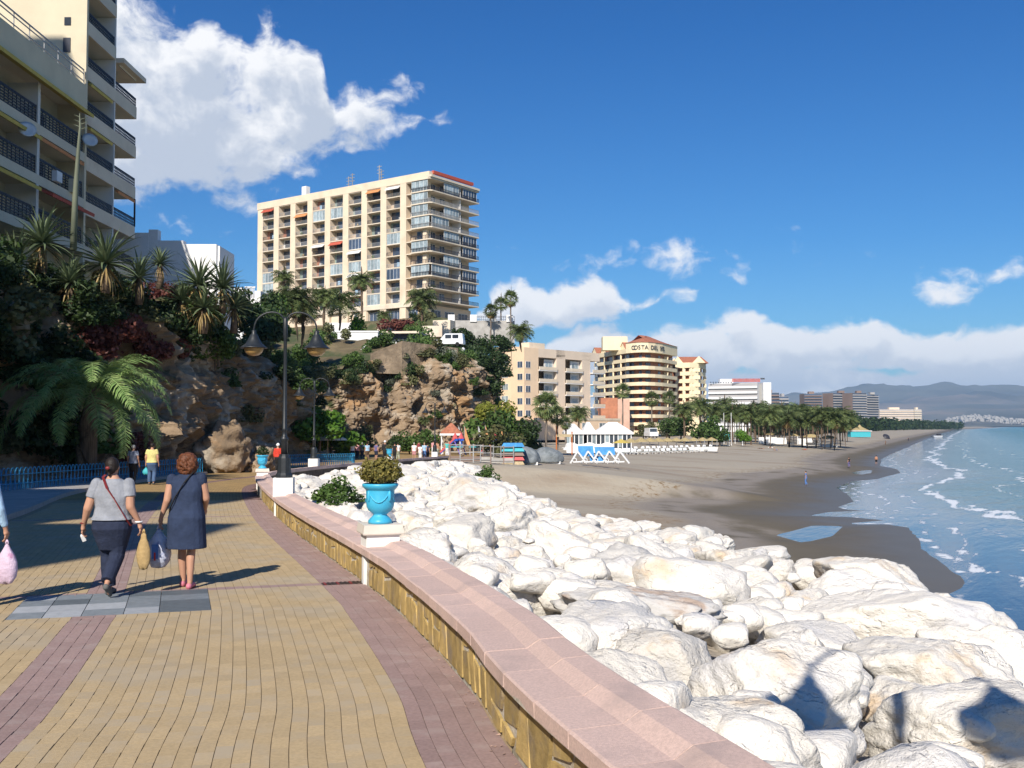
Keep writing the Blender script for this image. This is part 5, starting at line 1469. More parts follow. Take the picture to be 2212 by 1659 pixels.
def crown_mesh(name, material, nf, nl, seed, lo=-.5, hi=1.35, L=1.0, ll=.28, wd=.026, droop=1.5):
    rg = random.Random(seed); mb = MB()
    for k in range(nf):
        u = (k + .5) / nf; el = hi - (hi - lo) * u ** .85; az_ = k * 2.39996 + rg.uniform(-.2, .2)
        V_, F_ = frond_geo(L * rg.uniform(.85, 1.08), nl, ll, wd, droop * rg.uniform(.75, 1.15) * (.6 + .5 * max(el, 0)), el, seed * 100 + k)
        Mx = Matrix.Rotation(az_, 3, 'Z') @ Matrix.Rotation(rg.uniform(-.5, .5), 3, 'X'); mb.add([Mx @ v for v in V_], F_)
    return mb.mesh(name, M[material])


def fan_mesh(name, material, nf, seed, lo=-.9, hi=1.4):
    rg = random.Random(seed); mb = MB()
    for k in range(nf):
        u = (k + .5) / nf; el = hi - (hi - lo) * u; az_ = k * 2.39996 + rg.uniform(-.3, .3); pl = rg.uniform(.45, .62)
        V_, F_ = [Vector((0, .012, 0)), Vector((0, -.012, 0)), Vector((pl, -.01, 0)), Vector((pl, .01, 0))], [(0, 1, 2, 3)]
        for j in range(11):
            a = (j / 10 - .5) * 3.6; r_ = .46 * rg.uniform(.85, 1.1) * (1 - .12 * abs(a)); c = Vector((pl, 0, 0)); d = Vector((math.cos(a), math.sin(a), 0)); s_ = Vector((-d.y, d.x, 0)) * .036; k2 = len(V_)
            m2 = c + d * r_ * .6; e = c + d * r_ + Vector((0, 0, -.16 * rg.random() - .05)); V_ += [c, m2 + s_, e, m2 - s_]; F_.append((k2, k2 + 1, k2 + 2, k2 + 3))
        Mx = Matrix.Rotation(az_, 3, 'Z') @ Matrix.Rotation(-el, 3, 'Y') @ Matrix.Rotation(rg.uniform(-.6, .6), 3, 'X'); mb.add([Mx @ v for v in V_], F_)
    return mb.mesh(name, M[material])


CROWN = [crown_mesh('crown', 'palm_leaf', 44, 15, s_) for s_ in (1, 2, 3)]
DRY = [crown_mesh('dead_fronds', 'palm_dry', 14, 9, 8, -1.35, -.55, .75)]
FAN = [fan_mesh('crown', 'palm_leaf', 46, s_) for s_ in (4, 5)]
FDRY = fan_mesh('dead_fronds', 'palm_dry', 22, 6, -1.5, -.9)
def trunk_m(m_, top):
    mb = MB(); mb.tube([(.25 * math.sin(z * 3) * .5, .2 * math.sin(z * 2 + 1) * .5, z) for z in np.linspace(0, 1, 9)], [1.25 - .3 * min(z * 4, 1) - (.25 - top) * z + (.25 if z > .9 else 0) for z in np.linspace(0, 1, 9)], 9)
    return mb.mesh('trunk', m_, True)
TRUNK, TRUNK2 = trunk_m(M['bark'], .1), trunk_m(M['bark_grey'], -.1)
rng = random.Random(77)


def palm(px, pyc, pyb, Y, hw, label, kind='date', group=None, tr=.24, name='palm_tree', pos=None):
    c = at(px, pyc, Y) if pos is None else Vector(pos[0]); b = at(px, pyb, Y) if pos is None else Vector(pos[1]); r_ = hw / F_PX * Y if pos is None else hw
    h = max(c.z - b.z, .6)
    o = thing(name, label, 'palm', (c.x, Y if pos is None else c.y, b.z), rng.uniform(0, 6.28), group)
    obj('trunk', TRUNK if kind == 'date' else TRUNK2, o, (0, 0, -.5), None, (tr, tr, h + .5))
    r_ *= 1.18; obj('crown', rng.choice(CROWN if kind == 'date' else FAN), o, (0, 0, h), (rng.uniform(-.1, .1), rng.uniform(-.1, .1), rng.uniform(0, 6)), (r_, r_, r_ * rng.uniform(.95, 1.15)))
    if rng.random() < .75: obj('dead_fronds', DRY[0] if kind == 'date' else FDRY, o, (0, 0, h - .02 * r_), (0, 0, rng.uniform(0, 6)), (r_ * .8, r_ * .8, r_ * .9))
    return o


HG, FG, GG = 'palms on the hillside', 'palms in front of the beach hotels', 'palms of the beach grove'
for a in ((613, 598, 655, 175, 26, 'slim grey green palm rising in front of the tower base, leftmost'), (640, 648, 705, 128, 48, 'broad palm among bushes at the left foot of the hill'), (598, 652, 705, 120, 40, 'bushy palm left of the street lamp top'),
          (735, 652, 705, 172, 42, 'full round palm below the left half of the tower'), (782, 606, 683, 205, 30, 'tall palm with a brown trunk in front of the tower middle'), (912, 646, 702, 195, 36, 'tall feathery palm in front of the tower right corner'),
          (700, 640, 700, 165, 30, 'dark palm behind the full round palm'), (830, 682, 706, 188, 18, 'short palm under the tower ground floor'), (1124, 716, 742, 195, 30, 'squat dark palm at the right end of the hill top'), (655, 672, 722, 132, 38, 'drooping palm in the shrubs above the shaded cliff')):
    palm(*a, kind='date', group=HG)
for a in ((1060, 672, 742, 212, 17, 'leftmost of the three slim fan palms on the hill shoulder'), (1082, 658, 738, 215, 16, 'middle one of the three slim fan palms on the hill shoulder'), (1103, 646, 742, 210, 18, 'tallest and rightmost of the three slim fan palms')):
    palm(*a, kind='fan', group=HG, tr=.2)
for a in ((1180, 878, 968, 148, 30, 'big fan palm with twin neighbour in front of the peach house'), (1204, 900, 966, 152, 22, 'lower fan palm leaning beside the big one at the peach house'), (1345, 846, 930, 252, 18, 'tall fan palm in front of the terracotta annex'), (1408, 862, 935, 262, 17, 'fan palm before the left bands of the curved hotel'),
          (1445, 860, 938, 265, 16, 'fan palm before the right bands of the curved hotel'), (1222, 915, 948, 165, 14, 'small dark fan palm beside the white pavilion')):
    palm(*a, kind='fan', group=FG, tr=.2)
for a in ((1250, 893, 930, 232, 25, 'leafy palm against the pale lower wall of the peach house'), (1478, 884, 935, 250, 27, 'date palm in front of the hotel wing left side'), (1512, 876, 940, 262, 30, 'brownish date palm in front of the hotel wing right side'), (1540, 888, 945, 270, 28, 'date palm where the grove begins'), (1565, 878, 945, 290, 30, 'tall date palm at the left end of the grove'),
          (915, 908, 955, 126, 14, 'small palm at the foot of the sunlit cliff'), (1068, 900, 955, 128, 20, 'palm in the green thicket left of the peach house')):
    palm(*a, kind='date', group=FG)
ORD = ['far left', 'left', 'centre left', 'centre', 'centre right', 'right', 'far right by the sunshades']
GL = ['date palm in the front row of the beach grove, %s', 'date palm in the back row of the beach grove, %s']
for k in range(52):
    px = 1572 + 262 * (k + rng.uniform(-.3, .3)) / 52; bk = k % 2
    where = ORD[min(int((px - 1566) / 39), 6)]
    palm(px, rng.uniform(886, 900) + (px - 1600) * .05 - bk * 5, 949 - bk * 4, rng.uniform(255, 300) if not bk else rng.uniform(310, 380), rng.uniform(24, 33) if not bk else rng.uniform(20, 26), GL[bk] % where, 'date', GG, .2)

# bushes: leaf clouds of a few shapes, in the tones of the place
def bush_mesh(m_, seed, n=700, size=.095):
    rg = np.random.default_rng(seed); Cs, Ds = [], []
    for k in range(7):
        c0 = rg.normal(size=3) * np.array([.42, .42, .28]); d = rg.normal(size=(n // 7, 3)); d /= np.linalg.norm(d, axis=1)[:, None]
        r_ = rg.uniform(.35, .6); Cs.append(c0 + d * r_ * (rg.random((n // 7, 1)) ** .35)); Ds.append(d)
    C_, D_2 = np.concatenate(Cs), np.concatenate(Ds); C_[:, 2] = np.maximum(C_[:, 2] + .35, -.05)
    V_, F_ = leaves(C_, D_2, size, rg, .6); return npmesh('foliage', V_, F_, M[m_], False)


BM = {m_: [bush_mesh(m_, i * 7 + j * 31, 1500) for j in range(3)] for i, m_ in enumerate(('bush_dark', 'bush_green', 'bush_bright', 'bush_olive', 'bush_grey', 'bush_yellow', 'bush_red'))}
STEM = MB().tube([(0, 0, -.5), (.05, .02, .15), (.02, .06, .5)], [.06, .05, .02], 5).mesh('stem', M['bark'])
TONE = dict(bush_dark='dark green', bush_green='green', bush_bright='bright green', bush_olive='olive brown', bush_grey='grey green', bush_yellow='yellow green', bush_red='reddish')


def bush(p, r_, m_, where, group, sz=None, name='shrub', cat='shrub', full=None):
    o = thing(name, full or ('%s %s shrub %s' % ('small' if r_ < 1.1 else ('middling' if r_ < 1.8 else 'large'), TONE[m_], where)), cat, p, rng.uniform(0, 6.28), group)
    obj('foliage', rng.choice(BM[m_]), o, (0, 0, 0), None, (r_ * rng.uniform(.85, 1.25), r_ * rng.uniform(.85, 1.2), r_ * (sz or rng.uniform(.75, 1.1)))); obj('stem', STEM, o, (0, 0, -.1), None, r_)
    return o


def cliff_at(y, h, out=.0):
    i = int(np.argmin(np.abs(CP3[:, 1] - y))); k = int(np.clip(h, 0, 1) * (NH - 1)); v = VC[i, k]
    return Vector((v[0] + out_n[i, 0] * out, v[1] + out_n[i, 1] * out, v[2]))


VC = np.array([v.co[:] for v in bpy.data.objects['cliff'].data.vertices]).reshape(len(CP3), NH, 3)
for k in range(150):                                            # shaded cliff on the left: plants on lip and face, thick and dark to deepen its shade
    y = rng.uniform(30, 62); h = 1 - abs(rng.gauss(0, .16)) if k < 70 else rng.uniform(.05, .9)
    if h < .7 and y > 53.5: continue
    m_ = rng.choice(['bush_dark', 'bush_dark', 'bush_dark', 'bush_green', 'bush_olive', 'bush_red' if y > 48 else 'bush_dark'])
    bush(cliff_at(y, h, .1) - Vector((.3, 0, 0)), rng.uniform(.8, 1.7) if h > .7 else rng.uniform(.8, 1.6), m_, ('along the top' if h > .7 else ('on the upper face' if h > .45 else 'low on the face')) + ' of the left cliff, ' + ('above the feather palm' if y < 42 else ('below the balcony block' if y < 50 else 'below the white building')), 'shrubs on the left cliff')
for k in range(34):
    y = rng.uniform(64, 103); h = 1 - abs(rng.gauss(0, .13)) if k < 22 else rng.uniform(.1, .9)
    bush(cliff_at(y, h, .2), rng.uniform(.7, 1.7), rng.choice(['bush_dark', 'bush_dark', 'bush_green', 'bush_olive']), ('on top of' if h > .7 else 'on the face of') + ' the dark cliff, ' + ('left of the nearest lamp' if y < 76 else 'right of the nearest lamp'), 'shrubs on the dark cliff')
for k in range(60):                                            # sunlit cliff: lip and face
    y = rng.uniform(122, 172); h = 1 - abs(rng.gauss(0, .14)) if k < 34 else rng.uniform(.05, .9)
    bush(cliff_at(y, h, .1), rng.uniform(.8, 2.1) if y < 148 else rng.uniform(1.4, 2.6), rng.choice(['bush_dark', 'bush_green', 'bush_olive', 'bush_grey', 'bush_olive'] if y < 146 else ['bush_dark', 'bush_dark', 'bush_green']),
         ('along the top' if h > .7 else 'on the face') + ' of the sunlit cliff, ' + ('left end' if y < 131 else ('middle' if y < 141 else ('right part' if y < 150 else 'shaded right end'))), 'shrubs on the sunlit cliff')
scrub = {}
for k in range(330):                                           # slope below the tower and hill top
    y = rng.uniform(92, 228); x = -y * rng.uniform(.02, .28)
    if not bool(inside(np.array([x]), np.array([y]), cl2 + [(-22, 500), (-600, 500), (-600, -34)])[0]): continue
    if 126 < y < 172 and -.19 < x / y < -.045 and k % 5: continue
    z = hillz(x, y)
    m_ = rng.choice(['bush_dark', 'bush_green', 'bush_green', 'bush_olive', 'bush_grey', 'bush_dark']); r_ = rng.uniform(1.0, 2.8)
    if k < 110: bush((x, y, z - .3), r_, m_, ('right under the hilltop tower' if y > 185 else ('half way up the slope below the tower' if y > 145 else 'low on the hill above the cliffs')) + (', left side' if x / y < -.18 else (', centre' if x / y < -.1 else ', right side')), 'shrubs on the hillside')
    else:
        me = rng.choice(BM[m_]); co = np.empty(len(me.vertices) * 3, dtype=np.float32); me.vertices.foreach_get('co', co); a_ = rng.uniform(0, 6.28); c = co.reshape(-1, 3) * r_ * .9
        scrub.setdefault('bush_dark' if m_ == 'bush_dark' else ('bush_green' if m_ == 'bush_green' else 'bush_olive'), []).append(np.stack([c[:, 0] * math.cos(a_) - c[:, 1] * math.sin(a_) + x, c[:, 0] * math.sin(a_) + c[:, 1] * math.cos(a_) + y, c[:, 2] + z - .4], 1))
for m_, Vs in scrub.items():
    V_ = np.concatenate(Vs); tag(obj('hillside_scrub', npmesh('hillside_scrub', V_, np.arange(len(V_)).reshape(-1, 4), M[m_], False)), '%s undergrowth covering the hill below the tower' % TONE[m_], 'undergrowth', kind='stuff')
for (px, py, Y, r_, m_, lab) in ((690, 925, 97, 2.5, 'bush_bright', 'bright green tree at the foot of the dark cliff, upper part'), (715, 952, 100, 2.6, 'bush_bright', 'bright green bush spilling out right of the second lamp'), (672, 905, 98, 1.8, 'bush_bright', 'bright green bush top beside the dark cliff'),
                               (1072, 905, 132, 2.8, 'bush_yellow', 'yellow green tree crown left of the peach house'), (1050, 935, 130, 3.2, 'bush_green', 'thick green tree in front of the peach house left wall'), (1110, 940, 128, 3.2, 'bush_green', 'rounded green tree behind the covered boats'),
                               (1140, 950, 130, 2.6, 'bush_dark', 'dark green bush behind the covered boats'), (1085, 958, 118, 2.4, 'bush_olive', 'olive bush beside the play area'), (885, 960, 122, 1.7, 'bush_green', 'clipped green hedge behind the strolling group, left'), (915, 960, 122, 1.7, 'bush_green', 'clipped green hedge behind the strolling group, right'),
                               (845, 962, 124, 1.5, 'bush_dark', 'dark hedge behind the strolling group'), (730, 965, 104, 1.5, 'bush_olive', 'dry olive bushes beside the parasol'), (775, 950, 116, 1.9, 'bush_olive', 'olive brush at the foot of the white handrail'), (1470, 925, 262, 4., 'bush_green', 'dense green tree in front of the hotel wing'),
                               (1440, 928, 264, 3.6, 'bush_grey', 'grey green tree at the foot of the curved hotel'), (1530, 935, 240, 3.8, 'bush_green', 'bright tree left of the beach grove'), (1555, 942, 238, 3., 'bush_green', 'green bush under the first grove palms'), (1610, 944, 245, 2.2, 'bush_bright', 'small bright bush in front of the grove trunks'),
                               (1390, 930, 235, 2.6, 'bush_olive', 'brownish tree beside the pavilion right end'), (770, 702, 176, 2.2, 'bush_bright', 'bright clipped bush beside the white terrace wall'), (875, 705, 184, 2.6, 'bush_red', 'red flowering bush on the terrace below the tower'), (890, 715, 180, 2., 'bush_green', 'green bush in the middle of the terraces'),
                               (1008, 770, 168, 3.2, 'bush_dark', 'dark leafy mass on the right shoulder of the cliff'), (1018, 830, 158, 2.8, 'bush_dark', 'dark shrub wall beside the peach house'), (1010, 735, 190, 3.2, 'bush_dark', 'dark bush under the lookout terrace'), (1045, 760, 180, 3.2, 'bush_dark', 'dark bush below the three fan palms'), (1090, 745, 190, 2.6, 'bush_dark', 'dark bush under the squat palm'),
                               (890, 805, 140, 2.2, 'bush_dark', 'ivy patch hanging below the stone retaining wall'), (875, 770, 144, 1.8, 'bush_dark', 'dark ivy climbing the retaining wall')):
    bush(at(px, py, Y) - Vector((0, 0, r_ * .35)), r_, m_, '', 'trees and bushes at the foot of the hill', 1.0, 'shrub', 'shrub', lab)
for (px, py, Y, r_) in ((530, 680, 108, 3.0), (572, 690, 110, 2.8), (548, 712, 104, 3.0), (500, 660, 100, 2.2)):
    bush(at(px, py, Y) - Vector((0, 0, r_ * .3)), r_, 'bush_dark' if px != 572 else 'bush_green', 'in front of the small white house', 'shrubs before the white house', 1.)
for (px, py, Y, r_, lab) in ((722, 1085, 24., .55, 'leafy green plant growing between the rocks behind the coping'), (1048, 1040, 66., .95, 'dense green bush on the seaward edge of the far rocks')):
    bush(at(px, py, Y), r_, 'bush_green', '', 'plants among the rocks', .8, 'shrub', 'shrub', lab)
# belt of distant trees behind the far beach
rg = np.random.default_rng(12); Cs = []
for k in range(420):
    u_ = rg.random(); px = 1640 + 440 * u_; Yd = 420 + 1500 * u_ ** 2.2 + rg.uniform(0, 160)
    c0 = np.array([(px - CX) / F_PX * Yd, Yd, 4 + rg.uniform(1, 5)]); d = rg.normal(size=(46, 3)); d /= np.linalg.norm(d, axis=1)[:, None]; Cs.append(c0 + d * np.array([5.5, 5.5, 4.2]) * rg.uniform(.6, 1.3) * (1 + u_) * .8)
C_ = np.concatenate(Cs); V_, F_ = leaves(C_, rg.normal(size=C_.shape), 1.5, rg, .7)
tag(obj('distant_trees', npmesh('distant_trees', V_, F_, M['bush_dark'], False)), 'dark belt of trees behind the far end of the beach', 'trees', kind='stuff')

# ---- near palm in the shade of the cliff: every frond a part
np_ = thing('feather_palm', 'big arching feather palm in the shade at the foot of the left cliff', 'palm', (-18.35, 44.5, G(44.5)), .0)
obj('trunk', TRUNK, np_, (-.2, 0, -.3), None, (.42, .42, 4.2))
FR = []
for s_ in range(5):
    V_, F_ = frond_geo(4.1, 52, .66, .030, 2.0, .75, 300 + s_); mb = MB(); mb.add(V_, F_); FR.append(mb.mesh('frond', M['palm_lit']))
for k in range(40):
    u_ = (k + .5) / 40; az_ = k * 2.39996; o = obj('frond', FR[k % 5], np_, (-.2 + .15 * math.cos(az_), .15 * math.sin(az_), 3.75), (rng.uniform(-.3, .3), .75 - 1.25 * (1 - u_), az_), rng.uniform(.9, 1.22))
# ---- yuccas on the cliff lip: every blade a part
def blade(L, wd, droop, m_):
    mb = MB(); V_, n = [], 6; x = z = 0.
    for i in range(n + 1):
        u_ = i / n; w2 = wd * (1 - u_ ** 2.2) * (.7 + .6 * min(u_ * 4, 1)) / 1.3 + .002; a = -droop * u_ ** 1.5
        V_ += [(x, w2, z + w2 * .35), (x, -w2, z + w2 * .35), (x, 0, z)]; x += math.cos(a) * L / n; z += math.sin(a) * L / n
    F_ = []
    for i in range(n): a = i * 3; F_ += [(a, a + 3, a + 5, a + 2), (a + 2, a + 5, a + 4, a + 1)]
    mb.add(V_, F_); return mb.mesh('leaf', M[m_])


BL = [blade(1., .045, .5, 'yucca_leaf'), blade(1., .04, .9, 'yucca_leaf'), blade(.9, .042, .25, 'yucca_leaf')]; BD = [blade(.85, .032, .7, 'yucca_dry'), blade(.8, .028, .9, 'yucca_dry')]
TRY = MB().tube([(0, 0, -1.4), (.08, .03, -.7), (0, 0, 0)], [.22, .17, .14], 8).mesh('trunk', M['bark'], True)
for (px, py, Y, r_, lab) in ((228, 560, 50, 1.75, 'large pale green yucca with spread sword leaves left of the white building'), (92, 515, 48.5, 1.6, 'dark yucca under the balconies of the left block'), (32, 560, 47, 1.6, 'shadowed yucca at the left edge of the picture'), (150, 600, 49, 1.3, 'drooping yucca between the dark one and the large pale one'),
                             (430, 606, 57.5, 1.7, 'tall yucca in front of the white stepped building'), (480, 612, 58.5, 1.6, 'yucca with long leaves at the right end of the cliff top'), (392, 640, 57, 1.35, 'yucca with brown hanging skirt, left of the pair'), (505, 655, 59.5, 1.35, 'dark spiky yucca hanging over the right end of the cliff'),
                             (300, 590, 54, 1.3, 'small yucca between the two big clumps'), (440, 655, 57, 1.5, 'yucca with a heavy skirt of dry straw coloured leaves'), (345, 560, 58, 1.0, 'thin yucca in front of the white wall foot')):
    r_ *= 1.3; o = thing('yucca', lab, 'yucca', at(px, py + 12, Y), rng.uniform(0, 6), 'yuccas on the cliff top'); obj('trunk', TRY, o)
    for k in range(64):
        u_ = (k + .5) / 64; el_ = 1.45 - 1.75 * u_ ** .9
        obj('leaf', BL[k % 3], o, (0, 0, .05), (rng.uniform(-.3, .3), -el_, k * 2.39996 + rng.uniform(-.15, .15)), r_ * rng.uniform(.75, 1.08))
    for k in range(26 if 'skirt' in lab or 'brown' in lab else 14):
        obj('dry_leaf', BD[k % 2], o, (0, 0, -.1), (rng.uniform(-.3, .3), rng.uniform(.35, 1.1), k * 2.39996), r_ * rng.uniform(.7, .95))
stalk = thing('flower_stalk', 'tall pale green plant stalk leaning in front of the left balconies', 'plant', at(158, 520, 49))
pts = [at(px, py, 49) - stalk.location for px, py in ((158, 540), (162, 430), (168, 340), (173, 275), (172, 245))]
MB().tube(pts, [.17, .14, .10, .06, .02], 7).build('stem', M['bush_grey'], stalk, smooth=True)
for k in range(6): MB().tube([pts[3] + Vector((0, 0, .12 * k - .1)), pts[3] + Vector((.35 * (-1) ** k, .1, .12 * k + .05))], [.03, .008], 5).build('bract', M['bush_grey'], stalk)
# ---- sunlit rock outcrop beside the fence
o = obj('rock_outcrop', rock_mesh(501, 5, 'rock_outcrop', M['cliff_rock'], 22, 16, .17), None, (-16.9, 60.0, G(60) + 1.1), (.1, .05, .6), (2.5, 1.9, 2.7)); tag(o, 'sunlit orange rock outcrop at the end of the blue fence', 'rock')
o = obj('rock_outcrop', rock_mesh(502, 5, 'rock_outcrop', M['cliff_rock'], 22, 16, .22), None, (-15.2, 61.2, G(61) + .5), (.0, .1, 1.6), (1.5, 1.3, 1.5)); tag(o, 'lower rounded half of the sunlit rock outcrop, nearer the urn', 'rock')


# ================================================================ people
def cap(mb, a, b, r0, r1, n=10):
    a, b = Vector(a), Vector(b); mb.tube([a, a.lerp(b, .5), b], [r0, (r0 + r1) / 2, r1], n); mb.ell(a, (r0,) * 3, n, 6); mb.ell(b, (r1,) * 3, n, 6)


def loft(mb, rings, n=18):
    V_ = []
    for (z, cx_, cy_, rx, ry) in rings:
        for k in range(n):
            a = 2 * math.pi * k / n; V_.append((cx_ + rx * math.copysign(abs(math.cos(a)) ** .85, math.cos(a)), cy_ + ry * math.copysign(abs(math.sin(a)) ** .85, math.sin(a)), z))
    F_ = [(i * n + k, i * n + (k + 1) % n, (i + 1) * n + (k + 1) % n, (i + 1) * n + k) for i in range(len(rings) - 1) for k in range(n)]
    F_ += [tuple(range(n))[::-1], tuple((len(rings) - 1) * n + k for k in range(n))]
    mb.add(V_, F_)


TMP = bpy.data.scenes.new('workbench')


def remesh(mb, voxel, name, material, it=4, fac=.5):
    me = mb.mesh(name + '_raw', None); o = bpy.data.objects.new('raw', me); TMP.collection.objects.link(o)
    m1 = o.modifiers.new('r', 'REMESH'); m1.mode = 'VOXEL'; m1.voxel_size = voxel; m1.use_smooth_shade = True
    m2 = o.modifiers.new('s', 'SMOOTH'); m2.iterations = it; m2.factor = fac
    vl = TMP.view_layers[0]; vl.update(); out = bpy.data.meshes.new_from_object(o.evaluated_get(vl.depsgraph)); out.name = name
    bpy.data.objects.remove(o); bpy.data.meshes.remove(me); out.materials.clear(); out.materials.append(M[material])
    out.polygons.foreach_set('use_smooth', [True] * len(out.polygons)); return out


JD = dict(head=(0, .03, 1.585), neck=(0, 0, 1.42), shL=(-.175, 0, 1.385), elL=(-.235, -.03, 1.11), wrL=(-.25, .05, .87), shR=(.175, 0, 1.385), elR=(.235, -.03, 1.11), wrR=(.25, .05, .87),
          hipL=(-.09, 0, .88), knL=(-.10, .06, .48), anL=(-.10, .02, .085), hipR=(.09, 0, .88), knR=(.10, .02, .49), anR=(.10, -.12, .10), toeL=(0, .15, -.06), toeR=(0, .15, -.05))


def hand(mb, w_, d, side, fine):
    """palm, four unequal curled fingers and a thumb; w_ wrist, d direction of the hand"""
    w_, d = Vector(w_), Vector(d).normalized(); f = Vector((0, 1, 0)) - d * d.y; f.normalize(); s_ = d.cross(f)
    if not fine: cap(mb, w_, w_ + d * .10, .030, .030, 8); cap(mb, w_ + d * .1, w_ + d * .16 + f * .02, .026, .018, 8); cap(mb, w_ + d * .04 + f * .02, w_ + d * .10 + f * .055, .014, .011, 6); return
    cap(mb, w_, w_ + d * .045, .026, .030, 10); cap(mb, w_ + d * .05 - f * .022, w_ + d * .05 + f * .022, .017, .017, 8); cap(mb, w_ + d * .085 - f * .03, w_ + d * .085 + f * .028, .014, .014, 8)
    inn = s_ * (1 if side > 0 else -1) * -1
    for k, (o_, l) in enumerate(((.032, .066), (.011, .076), (-.011, .070), (-.032, .055))):
        a = w_ + d * .088 + f * o_; b = a + d * l * .5 + inn * .012; c = b + d * l * .38 + inn * .03; cap(mb, a, b, .0095, .009, 7); cap(mb, b, c, .009, .0075, 7)
    a = w_ + d * .03 + f * .026; b = a + d * .035 + f * .03; cap(mb, a, b, .012, .0105, 7); cap(mb, b, b + d * .032 + f * .004 + inn * .012, .0105, .0085, 7)


def human(label, loc, rz=0., h=1.68, J=None, fat=1., vox=.03, skin='skin', hair='hair_dark', style='short', top='cloth_white', sleeve='short', bottom='cloth_navy', legs='trousers', shoes='shoe_grey', group=None, hem=.90, cap_m=None):
    j = {k: Vector(v) for k, v in {**JD, **(J or {})}.items()}; fine = vox < .012; S = h / 1.70
    o = thing('person', label, 'person', loc, rz, group); o.scale = (S, S, S)
    rg_ = [(.80, 0, 0, .13 * fat, .11 * fat), (.88, 0, -.01, .178 * fat, .13 * fat), (.98, 0, 0, .165 * fat, .115 * fat), (1.08, 0, .0, .148 * fat, .102 * fat), (1.22, 0, 0, .160 * fat, .108 * fat), (1.33, 0, 0, .175, .095), (1.39, 0, 0, .150, .080), (1.43, 0, 0, .085, .062), (1.47, 0, .01, .055, .055)]
    mb = MB(); loft(mb, rg_); cap(mb, j['neck'], j['head'] - Vector((0, .01, .06)), .058, .052)
    hc = j['head']; mb.ell(hc, (.074, .092, .105), 14, 10); mb.ell(hc + Vector((0, .03, -.055)), (.056, .062, .06), 12, 8)
    mb.ell(hc + Vector((0, .098, -.02)), (.014, .022, .024), 8, 6); mb.ell(hc + Vector((0, .086, -.066)), (.026, .012, .010), 8, 6)
    for sg in (-1, 1):
        mb.ell(hc + Vector((sg * .077, -.005, -.012)), (.011, .02, .030), 8, 6); mb.ell(hc + Vector((sg * .030, .082, .008)), (.014, .010, .010), 8, 6)
    for s_, sg in (('L', -1), ('R', 1)):
        fa = fat * .9 + .1; cap(mb, j['sh' + s_], j['el' + s_], .054 * fa, .043 * fa); cap(mb, j['el' + s_], j['wr' + s_], .042 * fa, .027)
        hand(mb, j['wr' + s_], (j['wr' + s_] - j['el' + s_]).normalized() * .5 + Vector((0, .05, -.8)), sg, fine)
        cap(mb, j['hip' + s_], j['kn' + s_], .085 * fat, .056); kn, an = j['kn' + s_], j['an' + s_]
        cap(mb, kn, kn.lerp(an, .3) + Vector((0, -.015, 0)), .054, .055); cap(mb, kn.lerp(an, .3) + Vector((0, -.015, 0)), an, .055, .034); cap(mb, an - Vector((0, .03, .03)), an + j['toe' + s_] * .9, .034, .026)
    obj('body', remesh(mb, vox, 'body', skin, 3, .4), o)
    e = .012
    if top:
        mb = MB()
        if legs == 'dress':
            loft(mb, [(.50, 0, .0, .215 * fat, .165 * fat), (.62, 0, 0, .208 * fat, .162 * fat), (.80, 0, -.01, .202 * fat, .160 * fat), (.89, 0, -.012, .200 * fat, .156 * fat)] + [(z, a, b, rx + e + .006, ry + e + .004) for z, a, b, rx, ry in rg_[2:8]])
        else:
            loft(mb, [(hem, 0, -.008, .186 * fat + e + .006, .140 * fat + e + .006)] + [(z, a, b, rx + e + .004, ry + e) for z, a, b, rx, ry in rg_ if z > hem + .04 and z < 1.45])
        for s_ in 'LR':
            a, b = j['sh' + s_], j['el' + s_]
            if sleeve == 'cap': cap(mb, a, a.lerp(b, .22), .066, .062)
            if sleeve == 'short': cap(mb, a, a.lerp(b, .30), .058 * fa, .060 * fa); mb.tube([a.lerp(b, .25), a.lerp(b, .58)], [.060 * fa, .061 * fa], 12)
            if sleeve == 'long': cap(mb, a, b, .066, .054); cap(mb, b, b.lerp(j['wr' + s_], .75), .054, .042)
        obj('dress' if legs == 'dress' else 'shirt', remesh(mb, vox, 'shirt', top, 3, .4), o)
    if legs in ('trousers', 'shorts', 'skirt'):
        mb = MB(); loft(mb, [(.56, 0, .03, .125 * fat, .085 * fat), (.66, 0, .015, .150 * fat, .11 * fat), (.75, 0, 0, .172 * fat, .125 * fat), (.82, 0, -.01, .185 * fat, .145 * fat), (.90, 0, -.012, .183 * fat, .136 * fat), (.98, 0, 0, .168 * fat, .116 * fat)])
        if legs == 'skirt': loft(mb, [(.52, 0, 0, .20 * fat, .15), (.86, 0, 0, .19 * fat, .14)])
        else:
            for s_ in 'LR':
                a, b, c = j['hip' + s_], j['kn' + s_], j['an' + s_]
                if legs == 'shorts': mb.tube([a, b + (a - b) * .08], [.105 * fat, .085], 12)
                else: cap(mb, a, b, .100 * fat, .074 * fat); mb.tube([b, b.lerp(c, .4) + Vector((0, -.012, 0)), c + Vector((0, 0, .02))], [.074 * fat, .070 * fat, .062 * fat], 12)
        obj(legs, remesh(mb, vox, legs, bottom, 3, .4), o)
